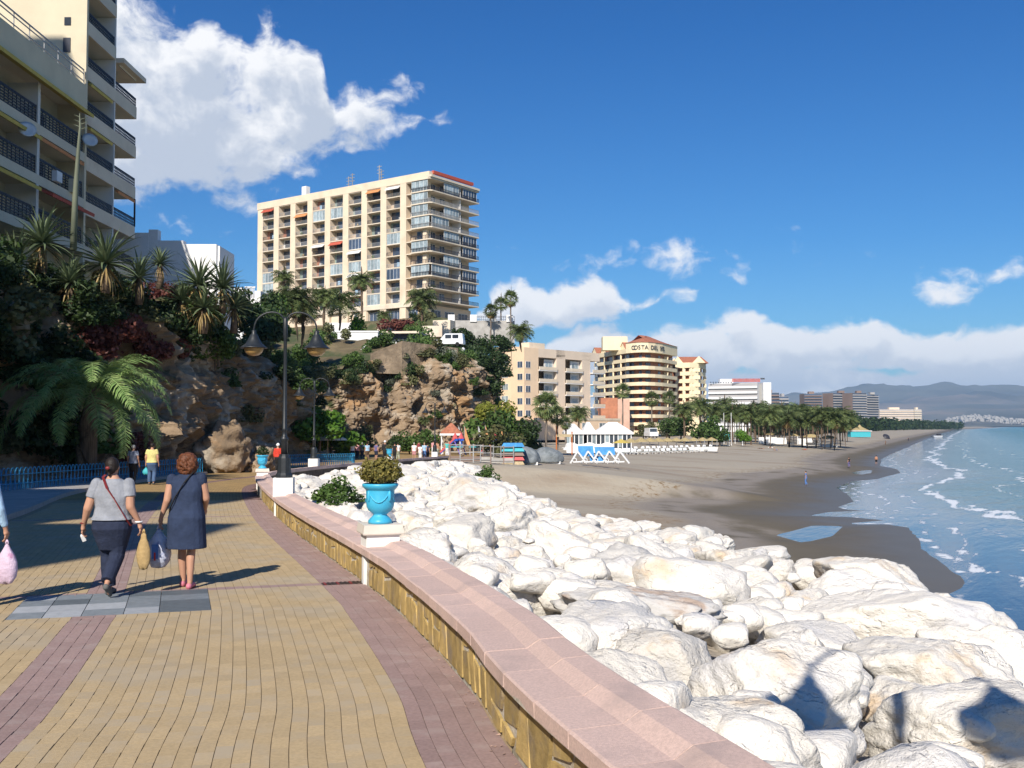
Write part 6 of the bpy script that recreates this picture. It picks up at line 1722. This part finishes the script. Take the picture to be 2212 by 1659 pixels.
    if hair:
        mb = MB(); mb.ell(hc + Vector((0, -.022, .022)), (.085, .092, .102), 14, 9)
        if style == 'bun': mb.ell(hc + Vector((0, -.06, -.02)), (.066, .055, .075)); cap(mb, hc + Vector((0, -.10, -.03)), hc + Vector((0, -.115, -.10)), .032, .018)
        if style == 'bob': mb.ell(hc + Vector((0, -.035, -.06)), (.088, .075, .09))
        if style == 'curly':
            rr_ = random.Random(4)
            mb.ell(hc + Vector((0, -.045, -.02)), (.100, .085, .125), 14, 9)
            for k in range(240):
                a, b = rr_.uniform(0, 6.28), rr_.uniform(-1.2, 1.1); mb.ell(hc + Vector((.115 * math.cos(a) * math.cos(b), -.04 + .10 * math.sin(a) * math.cos(b) * (1 if math.sin(a) < 0 else .45), -.03 + .13 * math.sin(b))), (rr_.uniform(.016, .032),) * 3, 8, 6)
        if style == 'hat': mb.lathe([(.14, .03), (.145, .045), (.09, .06), (.085, .13), (.05, .155)], 14, tuple(hc))
        obj('hair' if style != 'hat' else 'hat', remesh(mb, max(vox * .9, .009), 'hair', cap_m or hair, 2, .3), o)
    for s_ in 'LR':
        if shoes:
            a = j['an' + s_]; t_ = j['toe' + s_]; mb = MB(); cap(mb, a + Vector((0, -.045, -.045)), a + t_ * .5 + Vector((0, 0, -.012)), .040, .038); cap(mb, a + t_ * .5 + Vector((0, 0, -.012)), a + t_ * 1.05 + Vector((0, .02, 0)), .040, .030)
            obj('shoe', remesh(mb, max(vox * .8, .009), 'shoe', shoes, 2, .3), o)
    return o


# the two women in the middle of the promenade
Y1 = ong(240, 1287); Y2 = ong(402, 1270)
w1 = human('woman in grey tee and navy trousers with dark hair and a red shoulder strap', (Y1.x, Y1.y, G(Y1.y) + .0), .03, 1.66,
           dict(shL=(-.195, 0, 1.37), elL=(-.285, -.04, 1.07), wrL=(-.36, .03, .86), shR=(.195, 0, 1.37), elR=(.235, -.05, 1.09), wrR=(.325, .02, .88), knL=(-.085, .12, .49), anL=(-.06, .10, .085), knR=(.06, .02, .50), anR=(.045, -.26, .20), toeR=(0, .07, -.15), head=(-.02, .04, 1.575)),
           1.27, .0085, 'skin', 'hair_dark', 'bun', 'cloth_grey', 'short', 'cloth_navy', 'trousers', 'shoe_grey', 'women strolling away together', .93)
strap = [(-.10, .02, 1.475), (-.09, -.085, 1.45), (-.02, -.142, 1.32), (.07, -.155, 1.20), (.15, -.15, 1.06), (.21, -.12, .94), (.235, -.05, .86), (.22, .06, .88)]
mb = MB()
for a, b in zip(strap[:-1], strap[1:]): mb.bar(a, b, .030, .008)
mb.build('bag_strap', M['leather_red'], w1)
MB().tube([(-.36 + .036 * math.cos(a), .03 + .036 * math.sin(a), .885) for a in np.linspace(0, 6.29, 13)], .008, 6).build('bracelet', M['leather_red'], w1)
MB().tube([(.318 + .037 * math.cos(a), .015 + .037 * math.sin(a), .90) for a in np.linspace(0, 6.29, 13)], .011, 6).build('bracelet', M['frame_white'], w1)
MB().ell((-.02, -.135, 1.565), (.028, .014, .020)).build('hair_clip', M['leather_red'], w1, smooth=True)
w2 = human('woman in short navy dress with curly auburn hair and pink sandals', (Y2.x, Y2.y, G(Y2.y)), .02, 1.70,
           dict(shL=(-.195, 0, 1.37), elL=(-.235, -.05, 1.10), wrL=(-.325, .0, .88), elR=(.225, .04, 1.12), wrR=(.17, .20, .98), knL=(-.085, .10, .48), anL=(-.07, .12, .085), knR=(.06, .0, .48), anR=(.07, -.08, .085), toeR=(.0, .15, -.055)),
           1.15, .0085, 'skin', 'hair_auburn', 'curly', 'cloth_denim', 'cap', None, 'dress', 'shoe_pink', 'women strolling away together')
strap = [(.09, .03, 1.47), (.085, -.07, 1.455), (.0, -.14, 1.33), (-.09, -.15, 1.18), (-.17, -.13, 1.02), (-.205, -.05, .93)]
mb = MB()
for a, b in zip(strap[:-1], strap[1:]): mb.bar(a, b, .022, .008)
mb.build('bag_strap', M['cloth_black'], w2)


def bag(name, label, cat, top, wd, ht, material, dp=.6, neck=.12, seed=3):
    """soft carrier bag hanging from the point top"""
    o = thing(name, label, cat, top - Vector((0, 0, ht))); prof = [(.02, 0), (.62, .03), (.92, .16), (1.0, .32), (.93, .50), (.70, .66), (.42, .78), (neck * 2, .86), (neck, .93)]
    V_, n = [], 20
    for (r_, z) in prof:
        for k in range(n):
            a = 2 * math.pi * k / n; w_ = 1 + .13 * noise.noise(Vector((math.cos(a) * 1.7 + seed, math.sin(a) * 1.7, z * 4))) + .06 * math.sin(a * 7 + z * 5) * (z > .4); V_.append((wd / 2 * r_ * math.cos(a) * w_, wd / 2 * dp * r_ * math.sin(a) * w_, z * ht + .012 * math.sin(3 * a) * (z < .1)))
    F_ = [(i * n + k, i * n + (k + 1) % n, (i + 1) * n + (k + 1) % n, (i + 1) * n + k) for i in range(len(prof) - 1) for k in range(n)] + [tuple(range(n))[::-1], tuple((len(prof) - 1) * n + k for k in range(n))]
    mb = MB(); mb.add(V_, F_); mb.build('body', M[material], o, smooth=True)
    for sg in (-1, 1): MB().tube([(sg * wd * neck * .4, 0, ht * .91), (sg * wd * .05, .0, ht * .97), (0, 0, ht * 1.02)], [.012, .010, .008], 6).build('handle', M[material], o, smooth=True)
    return o


S1, S2 = 1.66 / 1.70, 1.0
h1 = w1.location + Vector((.375, .04, .80)) * S1; h2 = w2.location + Vector((-.355, .01, .775)); h1l = w1.location + Vector((-.385, .06, .72)) * S1
bag('straw_bag', 'slim tan paper bag hanging from the hand of the woman in grey', 'bag', h1, .17, .47, 'paper_bag', .5, .2)
pb_ = bag('plastic_bag', 'full translucent white carrier bag held by the woman in the navy dress', 'bag', h2, .31, .52, 'plastic_bag', .7)
MB().box(-.05, .03, -.112, -.104, .12, .30).build('print', M['cloth_blue'], pb_); MB().box(-.02, .0, -.115, -.106, .10, .2).build('print', M['cloth_red'], pb_)
ph = thing('phone', 'white phone in the left hand of the woman in grey', 'phone', h1l, .3); MB().box(-.022, .022, -.03, .035, -.06, .015).build('case', M['frame_white'], ph, rot=(.3, -.35, 0)); MB().box(-.023, -.0225, -.028, .033, -.055, .01).build('screen', M['glass'], ph, rot=(.3, -.35, 0))
# person cut by the left edge
gy = 11.45
w3 = human('person in a light blue shirt carrying a pink bag, cut off by the left edge', (-5.98, gy, G(gy)), -.05, 1.68, dict(elR=(.27, -.02, 1.10), wrR=(.295, .06, .87)), 1.1, .0095, 'skin', 'hair_dark', 'short', 'cloth_lightblue', 'long', 'cloth_navy', 'trousers', 'shoe_grey')
MB().tube([(.18, -.10, 1.42), (.24, -.13, 1.25), (.22, -.12, 1.05)], .014, 6).build('bag_strap', M['cloth_black'], w3)
bag('pink_bag', 'crumpled pink and white bag at the left edge of the picture', 'bag', Vector((-5.98 + .31, gy + .05, G(gy) + .73)), .24, .48, 'pink_bag', .6)

WG = 'people on the promenade'
def foot(px, py): p = ong(px, py); return (p.x, p.y, p.z)
a = human('man in a yellow polo shirt and jeans carrying a turquoise bag', foot(327.6, 1047), .1, 1.76, None, 1.15, .018, 'skin', 'hair_dark', 'short', 'cloth_yellow', 'short', 'cloth_jeans', 'trousers', 'shoe_grey', WG)
bag('turquoise_bag', 'small turquoise bag in the hand of the man in yellow', 'bag', Vector(a.location) + Vector((-.27, .06, .74)), .30, .32, 'turquoise', .5)
human('grey haired person in a striped top and black trousers beside the man in yellow', foot(287, 1046), -.1, 1.68, None, 1., .018, 'skin', 'hair_grey', 'short', 'cloth_stripe', 'short', 'cloth_black', 'trousers', 'shoe_grey', WG)
def stand(px, Y): x = (px - CX) / F_PX * Y; return (x, Y, G(Y))
for (px, Y, lab, kw) in ((601, 60, 'person in a red jacket and white cap behind the nearest lamp post', dict(top='cloth_red', sleeve='long', bottom='cloth_black', style='hat', cap_m='cloth_white')), (574, 66, 'bald person behind the urn on the bend', dict(top='cloth_brown', hair='hair_grey')),
                         (762, 99, 'person in white left of the group above the blue fence', dict(top='cloth_white', hair='hair_blond')), (772, 100, 'person in pink standing above the blue fence', dict(top='cloth_pink')), (783, 101, 'person in a pale top between pink and blue', dict(top='cloth_stripe', hair='hair_grey')), (753, 103, 'person in blue at the left end of the strollers', dict(top='cloth_blue')),
                         (794, 98, 'broad person in a light blue shirt among the strollers', dict(top='cloth_lightblue', bottom='cloth_brown', fat=1.25)), (813, 97, 'person in purple with dark shorts', dict(top='cloth_purple', bottom='cloth_navy', legs='shorts')), (832, 92, 'tall dark figure in black with a white cap', dict(top='cloth_black', sleeve='long', bottom='cloth_black', style='hat', cap_m='cloth_white', h=1.85)),
                         (853, 95, 'person in black looking sideways', dict(top='cloth_black', bottom='cloth_black')), (860, 97, 'person in a white shirt behind the one in black', dict(top='cloth_white', bottom='cloth_khaki')), (895, 97, 'white haired person in a white top and pink shorts', dict(top='cloth_white', bottom='cloth_pink', legs='shorts', hair='hair_grey')),
                         (908, 97, 'person in white bending forward beside pink shorts', dict(top='cloth_white', bottom='cloth_white', h=1.5)), (917, 98, 'woman in pale blue top and blue trousers', dict(top='cloth_lightblue', bottom='cloth_blue', hair='hair_blond')), (924, 99, 'person in dark navy right of the pale blue top', dict(top='cloth_navy', bottom='cloth_navy', h=1.6)),
                         (905, 112, 'person in maroon farther back in the group', dict(top='cloth_maroon')), (936, 118, 'pink faced person near the play area', dict(top='cloth_pink', bottom='cloth_white')), (944, 104, 'shirtless man in khaki shorts near the last lamp', dict(top=None, bottom='cloth_khaki', legs='shorts', skin='skin_tan', fat=1.2, h=1.78)), (966, 112, 'person in a teal top beyond the last lamp', dict(top='cloth_teal', bottom='cloth_white'))):
    human(lab, stand(px, Y), rng.uniform(-.6, .6), kw.pop('h', 1.68), None, kw.pop('fat', 1.05), .035, group=WG, **kw)


def onb(px, py):
    z = 1.5
    for _ in range(8): p = onz(px, py, z); z = beach_at(p.x, p.y)
    return Vector((p.x, p.y, z))


BG_ = 'people on the beach'
for (px, py, rz, lab, kw) in ((1741, 1049, 1.2, 'person in blue walking on the wet sand, nearest on the beach', dict(top='cloth_blue', bottom='cloth_blue')), (1834, 1010, .4, 'dark clothed person paddling at the edge of the sea', dict(top='cloth_black', bottom='cloth_purple')), (1893, 1004, -.3, 'shirtless bather standing in the shallow water', dict(top=None, bottom='cloth_black', legs='shorts', skin='skin_tan')),
                              (1962, 953, 0, 'tiny dark figure far along the beach', dict(top='cloth_black')), (1913, 962, .6, 'small figure in brown on the far sand', dict(top='cloth_brown', bottom='cloth_brown'))):
    p = onb(px, py); human(lab, p, rz, 1.7, None, 1.05, .04, group=BG_, **kw)
for (px, py, lab, kw) in ((1651, 970, 'dark haired sunbather lying on the sand, leftmost', dict(top='cloth_black', legs='shorts', bottom='cloth_black')), (1674, 968, 'sunbather with a white hat lying on the sand', dict(top=None, legs='shorts', bottom='cloth_white', style='hat', cap_m='cloth_white')), (1683, 973, 'sunbather in front of the white hat', dict(top=None, legs='shorts', bottom='cloth_blue')), (1745, 972, 'sunbather lying in front of the straw shades', dict(top=None, legs='shorts', bottom='cloth_red')), (1758, 968, 'sunbather beside another before the straw shades', dict(top=None, legs='shorts', bottom='cloth_navy'))):
    p = onb(px, py); o = human(lab, p + Vector((0, 0, .14)), 0, 1.7, None, 1.05, .04, 'skin_tan', group=BG_, sleeve='short', shoes=None, **kw); o.rotation_euler = (-math.pi / 2, 0, rng.uniform(1.1, 2.0))
bpy.data.scenes.remove(TMP)


# ================================================================ beach furniture and far things
def bthing(name, label, cat, px, py, rz=0., group=None): return thing(name, label, cat, onb(px, py), rz, group)


# covered boats
for (px, py, lab, sx_, mt) in ((1133, 1003, 'grey tarpaulin covered boat on the sand, left one', 1.5, 'tarp'), (1180, 1001, 'grey tarpaulin covered boat on the sand, right one', 1.7, 'tarp')):
    o = bthing('covered_boat', lab, 'boat', px, py, .1, 'covered boats'); Vn, Fn = ICO[4]; V_ = Vn.copy(); V_[:, 2] = np.maximum(V_[:, 2], -.25)
    for i in range(len(V_)):
        p = Vector(V_[i]); f_ = 1 + .10 * noise.fractal(p * 1.6 + Vector((px, 0, 0)), 1, 2, 3) + .05 * abs(math.sin(math.atan2(p.y, p.x) * 5)) * (p.z < .5); V_[i] *= f_
    V_ = V_ * np.array([sx_, 1.3, 1.25]) + np.array([0, 0, .45]); obj('tarpaulin', npmesh('tarpaulin', V_, Fn, M[mt], True), o); MB().box(-sx_ * .8, sx_ * .8, -.9, .9, -.05, .25).build('hull', M['stucco_white'], o)
o = bthing('pedalo_stack', 'stack of blue and brown pedal boats beside the tarpaulins', 'boats', 1108, 1003)
for k, mt in enumerate(('wood_pale', 'play_red', 'brown_tower', 'turquoise', 'boat_blue')): MB().hexa([(-1.1, -1, k * .42), (1.1, -1, k * .42), (1.1, 1, k * .42), (-1.1, 1, k * .42)], [(-.9, -.8, k * .42 + .36), (.9, -.8, k * .42 + .36), (.9, .8, k * .42 + .36), (-.9, .8, k * .42 + .36)]).build('hull', M[mt], o)
# steel barrier
for k in range(6):
    px = 972 + k * 22; o = bthing('barrier_panel', 'rusty steel barrier panel in front of the play area, number %s from the wall end' % ('one', 'two', 'three', 'four', 'five', 'six')[k], 'fence', px, 1004 - k * .4, 0, 'barrier panels')
    for x in (0, 1.2): MB().box(x - .05, x + .05, -.05, .05, 0, 1.7).build('post', M['rail_grey' if k % 2 else 'brown_tower'], o)
    for z in (.25, .9, 1.55): MB().box(.05, 1.15, -.03, .03, z, z + .07).build('rail', M['rail_grey'], o)
    MB().box(.0, 1.2, .03, .05, .1, .55).build('mesh_panel', M['brown_tower' if k < 3 else 'concrete'], o)
for k, px in enumerate((985, 1030)):
    o = bthing('beach_table', 'pale topped table beside the barrier, %s one' % ('left', 'right')[k], 'table', px, 985, 0, 'beach tables'); MB().box(-.9, .9, -.5, .5, 1.0, 1.1).build('table_top', M['turquoise'], o)
    for x in (-.8, .8): MB().box(x - .06, x + .06, -.06, .06, 0, 1).build('leg', M['rail_grey'], o)
# blue and white water-slide frames
o = bthing('slide_frame', 'white A-frames with bright blue sheets, folded water slides on the sand', 'slides', 1232, 1003)
L_ = 100 / F_PX * (onb(1280, 1003).y)
for k in range(5):
    x0 = L_ * (.0 + .215 * k)
    MB().bar((x0, 0, .1), (x0 + .8, .4, 1.4), .16, .12).bar((x0 + .8, .4, 1.4), (x0 + 1.75, -.2, .1), .16, .12).build('a_frame', M['frame_white'], o)
    MB().bar((x0 + .3, -.25, .25), (x0 + 1.2, -.3, .3), .12, .12).build('foot_rail', M['frame_white'], o)
    MB().tube([(x0 + .45 + .22 * math.cos(a), -.1, .45 + .22 * math.sin(a)) for a in np.linspace(0, 6.3, 10)], .05, 5).build('ring', M['frame_white'], o)
for (x0, x1, z0, z1) in ((.95, 2.6, .85, 1.95), (2.75, 4.9, 1.0, 1.85), (2.2, 3.9, .25, .85)): MB().hexa([(x0, .5, z0), (x1, .5, z0), (x1, .62, z0), (x0, .62, z0)], [(x0 - .1, .75, z1), (x1 - .1, .75, z1), (x1 - .1, .86, z1), (x0 - .1, .86, z1)]).build('sheet', M['boat_blue'], o)
# play area
pz = ong(975, 972); o = thing('play_kiosk', 'play kiosk with a red pyramid roof beside the blue slides', 'kiosk', (at(975, 960, 122).x, 122, G(122)))
MB().lathe([(1.75, 2.5), (1.75, 2.62), (.1, 3.75)], 4).build('roof', M['roof_tile'], o, rot=(0, 0, math.pi / 4)); MB().box(-1.3, 1.3, -1.3, 1.3, 2.25, 2.5).build('fascia', M['frame_white'], o)
for x in (-1.1, 1.1):
    for y in (-1.1, 1.1): MB().box(x - .06, x + .06, y - .06, y + .06, 0, 2.3).build('post', M['frame_white'], o)
for (px, Y, mt, lab, kx_) in ((972, 118, 'play_blue', 'blue plastic slide in the play area', 1), (985, 119, 'play_red', 'red plastic slide in the play area', -1), (1058, 122, 'play_purple', 'purple and blue slide right of the sails', 1)):
    o = thing('play_slide', lab, 'slide', (at(px, 960, Y).x, Y, G(Y)), 0, 'play slides'); MB().bar((-1.1, 0, .2), (.5, 0, 1.7), .6, .12).build('chute', M[mt], o); MB().bar((.5, 0, 1.7), (1.2, 0, .0), .5, .1).build('ladder', M['play_purple' if kx_ > 0 else 'play_blue'], o)
    for y in (-.3, .3): MB().bar((-1.1, y, .35), (.5, y, 1.9), .07, .2).build('side_rail', M['play_red' if kx_ > 0 else 'play_blue'], o)
    MB().lathe([(.4, 1.9), (.02, 2.6)], 8, (.6, 0, 0)).build('turret', M['play_red'], o); MB().box(.3, .9, -.3, .3, 1.65, 1.9).build('platform', M['play_blue'], o)
for (px, py, mt, lab) in ((1048, 948, 'sail_orange', 'orange and white furled sail, tallest in the row'), (1080, 948, 'sail_orange', 'small orange sail at the right end of the row'), (990, 950, 'frame_white', 'white feather flag left of the orange sail'), (1003, 950, 'sail_orange', 'pale orange feather flag by the kiosk'), (1033, 950, 'frame_white', 'thin white feather flag in the row')):
    p = at(px, py + 18, 124); o = thing('sail', lab, 'sail', (p.x, 124, G(124)), 0, 'sails and flags'); hh = p.z + 1.3 - G(124) + 1.4
    MB().tube([(0, 0, 0), (0, 0, hh)], .04, 6).build('mast', M['rail_grey'], o); mb = MB(); mb.add([(.02, 0, .9), (.75, .12, 1.0), (.55, .2, 1.7), (.03, .0, hh), (.02, .06, .9), (.74, .18, 1.0), (.54, .26, 1.7)], [(0, 1, 2, 3), (4, 3, 6, 5)]); mb.build('cloth', M[mt], o)
# market parasol left, orange goal frame
o = thing('parasol', 'cream market parasol under the bright green bushes', 'parasol', (at(708, 960, 98).x, 98, G(98))); MB().tube([(0, 0, 0), (0, 0, 2.6)], .05, 6).build('pole', M['wood_pale'], o); MB().lathe([(1.9, 1.9), (1.7, 2.1), (.8, 2.45), (.05, 2.65)], 8).build('canopy', M['slab_cream'], o)
o = bthing('net_frame', 'orange steel net frame left of the white pavilion', 'frame', 1202, 982)
for x in (0, 2.3): MB().tube([(x, 0, 0), (x, 0, 4.2 if x == 0 else 3.4)], .09, 6).build('post', M['orange_paint'], o)
MB().box(0, 2.3, -.1, .1, 2.6, 3.0).build('board', M['wood_pale'], o)
# white pavilion
py_ = 178.; p0 = at(1222, 962, py_); zb_ = beach_at(p0.x, py_); o = thing('pavilion', 'white glazed beach restaurant pavilion with peaked tent roofs', 'building', (p0.x, py_, zb_))
LP = 141 / F_PX * py_
B(o, 'deck', 'stucco_white', -.4, LP + .3, -.6, 7, -.3, .35); B(o, 'back_wall', 'glass', .2, LP - .2, 5.8, 6, .35, 2.9)
B(o, 'fascia', 'stucco_white', -.3, LP + .4, -.45, 6.6, 2.75, 3.15)
for k in range(16):
    x = LP * k / 15; B(o, 'mullion', 'frame_white', x - .08, x + .08, -.2, 0, .35, 2.75)
    if k < 15 and k != 4: B(o, 'pane', 'glass' if k % 3 else 'glass_pale', x + .09, LP * (k + 1) / 15 - .09, -.12, -.06, .5, 2.7)
for (xa, xb, hh) in ((-.3, 3.0, 4.6), (3.0, 5.3, 4.9), (5.3, LP + .3, 4.9)):
    xm = (xa + xb) / 2; mb = MB(); mb.add([(xa, -.5, 3.15), (xb, -.5, 3.15), (xb, 6.6, 3.15), (xa, 6.6, 3.15), (xm - (xb - xa) * .12, 3, hh), (xm + (xb - xa) * .12, 3, hh)], [(0, 1, 5, 4), (1, 2, 5), (2, 3, 4, 5), (3, 0, 4), (3, 2, 1, 0)]); mb.build('tent_roof', M['stucco_white'], o)
o = bthing('tarp_screen', 'sagging white canvas screen in front of the pavilion', 'screen', 1224, 978, .1)
mb = MB()
for k in range(9): x = k * .95; mb.bar((x, .1 * (k % 2), 0), (x + .95, .1 * ((k + 1) % 2), 0), .1, .1)
for k in range(8): MB().hexa([(k * .95, .1 * (k % 2), 0), (k * .95 + .93, .1 * ((k + 1) % 2), 0), (k * .95 + .93, .1 * ((k + 1) % 2) + .06, 0), (k * .95, .1 * (k % 2) + .06, 0)], [(k * .95, .25, 1.5 + .2 * math.sin(k * 2)), (k * .95 + .93, .3, 1.5 + .2 * math.sin(k * 2 + 2)), (k * .95 + .93, .36, 1.5 + .2 * math.sin(k * 2 + 2)), (k * .95, .31, 1.5 + .2 * math.sin(k * 2))]).build('canvas', M['stucco_white'], o)
# loungers and parasols
lo = bthing('sun_lounger', 'white sun lounger, first from the slides', 'sun lounger', 1338, 983, .15, 'rows of sun loungers')
MB().box(-.32, .32, -.95, .55, .30, .38).build('bed', M['frame_white'], lo); MB().hexa([(-.32, .55, .30), (.32, .55, .30), (.32, .62, .36), (-.32, .62, .36)], [(-.32, .95, .80), (.32, .95, .80), (.32, 1.02, .78), (-.32, 1.02, .78)]).build('backrest', M['frame_white'], lo)
MB().box(-.28, .28, -.9, .5, .38, .44).build('cushion', M['cushion_green'], lo)
for x in (-.27, .27):
    for y in (-.8, .4): MB().box(x - .03, x + .03, y - .03, y + .03, 0, .30).build('leg', M['frame_white'], lo)
cnt = ['second', 'third', 'fourth', 'fifth', 'sixth', 'seventh', 'eighth', 'ninth', 'tenth', 'eleventh', 'twelfth']
NTH = ['second'] + cnt[1:] + ['thirteenth', 'fourteenth', 'fifteenth', 'sixteenth', 'seventeenth', 'eighteenth']
for r_ in range(2):
    for k in range(16):
        px = 1347 + k * 12.4 if r_ == 0 else 1352 + k * 12.4; py = 982.5 - (px - 1340) * .035 - r_ * 7
        copy_tree(lo, 'white sun lounger in the %s row, %s from the slides end' % (('front', 'back')[r_], NTH[k]), onb(px, py), rng.uniform(-.1, .4))
pr = bthing('straw_parasol', 'round straw parasol over the loungers, leftmost', 'parasol', 1362, 980, 0, 'straw parasols'); MB().tube([(0, 0, 0), (0, 0, 2.3)], .06, 6).build('pole', M['frame_white'], pr); MB().lathe([(1.4, 1.85), (1.3, 1.98), (.5, 2.35), (.05, 2.55)], 12).build('canopy', M['thatch'], pr)
for k in range(9): copy_tree(pr, 'round straw parasol over the loungers, %s from the left' % cnt[k], onb(1385 + k * 19, 977 - k * .75))
o = bthing('parasol', 'yellow parasol beside the slides', 'parasol', 1342, 980); MB().tube([(0, 0, 0), (0, 0, 2.2)], .05, 6).build('pole', M['wood_pale'], o); MB().lathe([(1.5, 1.75), (.05, 2.4)], 10).build('canopy', M['awning_yellow'], o)
o = bthing('white_boat', 'low white boat with rails behind the loungers', 'boat', 1520, 976); MB().hexa([(-2.6, -.8, .1), (2.4, -.8, .1), (2.4, .8, .1), (-2.6, .8, .1)], [(-3.2, -1, .9), (2.6, -1, .9), (2.6, 1, .9), (-3.2, 1, .9)]).build('hull', M['stucco_white'], o)
for x in (-1.5, 0, 1.5, 2.4): MB().box(x - .04, x + .04, -.9, -.8, .9, 2.4).build('rail_post', M['rail_grey'], o)
# straw sunshades with white posts
for k, (px, py) in enumerate(((1706, 960), (1752, 963), (1790, 966), (1672, 958))):
    o = bthing('sun_shelter', 'straw roofed beach shelter on white posts, %s' % ('left of three', 'middle of three', 'right of three', 'half hidden at the far left')[k], 'shelter', px, py, .05, 'straw shelters'); wd_ = 2.6
    MB().lathe([(wd_, 2.4), (wd_ * .98, 2.6), (wd_ * .35, 3.2), (.1, 3.3)], 4).build('roof', M['thatch'], o, rot=(0, 0, math.pi / 4))
    for x in (-1.7, 1.7):
        for y in (-1.6, 1.6): MB().box(x - .1, x + .1, y - .1, y + .1, 0, 2.45).build('post', M['frame_white'], o)
    MB().box(-1.6, 1.6, 1.2, 1.5, 0, .9).build('bench', M['stucco_white'], o)
for k, (px, w_) in enumerate(((1640, 5.), (1668, 4.), (1725, 4.))):
    o = bthing('white_bench', 'low white beach wall before the palm grove, %s' % ('left', 'middle', 'right')[k], 'bench', px, 958 + k, 0, 'white beach walls'); MB().box(0, w_, 0, .5, 0, 1.2).build('seat', M['stucco_white'], o); MB().box(0, w_, .5, .65, 0, 1.7).build('back', M['stucco_white'], o)
for k in range(7):
    px = 1556 + k * 8; o = bthing('flag_pole', 'thin white pole by the lifeguard post, %s' % ('first', 'second', 'third', 'fourth', 'fifth', 'sixth', 'seventh')[k], 'pole', px, 962 - (k % 3) * 4, 0, 'white poles'); MB().tube([(0, 0, 0), (0, 0, 5.5 + 2.5 * (k % 2))], .07, 6).build('pole', M['frame_white'], o); MB().box(-.12, .12, -.12, .12, 0, .2).build('foot', M['frame_white'], o)
o = bthing('lifeguard_post', 'turquoise lifeguard post at the left end of the grove', 'lifeguard post', 1560, 963); B(o, 'cabin', 'turquoise', 0, 1.8, 0, 1.8, 1.5, 3.4); B(o, 'roof', 'frame_white', -.3, 2.1, -.3, 2.1, 3.4, 3.6)
for x in (.1, 1.7):
    for y in (.1, 1.7): B(o, 'leg', 'frame_white', x - .08, x + .08, y - .08, y + .08, 0, 1.5)
# things farther along
o = bthing('beach_hut', 'pale turquoise beach bar in front of the far trees', 'hut', 1838, 944); B(o, 'wall', 'turquoise', 0, 9, 0, 5, 0, 2.6); B(o, 'roof', 'stucco_white', -.5, 9.5, -.5, 5.5, 2.6, 2.9)
o = bthing('straw_parasol', 'large pointed straw roof beside the turquoise bar', 'parasol', 1857, 938); MB().tube([(0, 0, 0), (0, 0, 4.8)], .2, 6).build('pole', M['wood_pale'], o); MB().lathe([(5.2, 2.2), (1.2, 4.2), (.2, 5.4)], 12).build('canopy', M['thatch'], o)
o = bthing('beach_umbrella', 'dark tilted beach umbrella on the far sand', 'parasol', 1915, 948); MB().lathe([(1.9, 0), (1.2, .7), (.05, 1.1)], 10).build('canopy', M['rail_dark'], o, (0, 0, .8), rot=(.9, 0, .4)); MB().tube([(0, 0, 0), (0, .3, 1.2)], .05, 5).build('pole', M['wood_pale'], o)
p = onz(2024, 945, 0.1); o = thing('motor_boat', 'small white motor boat at the far waterline', 'boat', p, .4); MB().hexa([(-3, -1, 0), (3, -1, 0), (3, 1, 0), (-3, 1, 0)], [(-4, -1.3, 1.1), (3.3, -1.3, 1.1), (3.3, 1.3, 1.1), (-4, 1.3, 1.1)]).build('hull', M['car_white'], o); MB().box(.4, 2.4, -.9, .9, 1.1, 2.1).build('cabin', M['rail_dark'], o)
o = thing('delivery_van', 'small white van parked between the pavilion and the curved hotel', 'van', at(1413, 946, 225), .2); MB().box(-1, 1, 0, 4, .4, 1.3).build('body', M['car_white'], o); MB().box(-.9, .9, .5, 3.9, 1.3, 2.2).build('cabin', M['car_white'], o); MB().box(-.8, .8, .42, .52, 1.35, 2.05).build('windscreen', M['glass'], o)
for x in (-.95, .75):
    for y in (.8, 3.1): MB().tube([(x, y, .35), (x + .22, y, .35)], .35, 10).build('wheel', M['tyre'], o)

# ================================================================ air
hz = MB().box(-9000, 16000, -60, 15500, -6.5, 640).mesh('haze', None)
m_ = bpy.data.materials.new('haze_air'); m_.use_nodes = True
t = NT(m_.node_tree); t.n.remove(t.n['Principled BSDF'])
pv = t.new('ShaderNodeVolumePrincipled'); pv.inputs['Color'].default_value = (.42, .68, 1.0, 1); pv.inputs['Density'].default_value = 6.5e-5; pv.inputs['Anisotropy'].default_value = .0
t.l.new(pv.outputs[0], t.n['Material Output'].inputs['Volume']); hz.materials.append(m_)
o = obj('haze', hz); o['kind'] = 'stuff'; o['label'] = 'thin blue air between the beach and the far mountains'
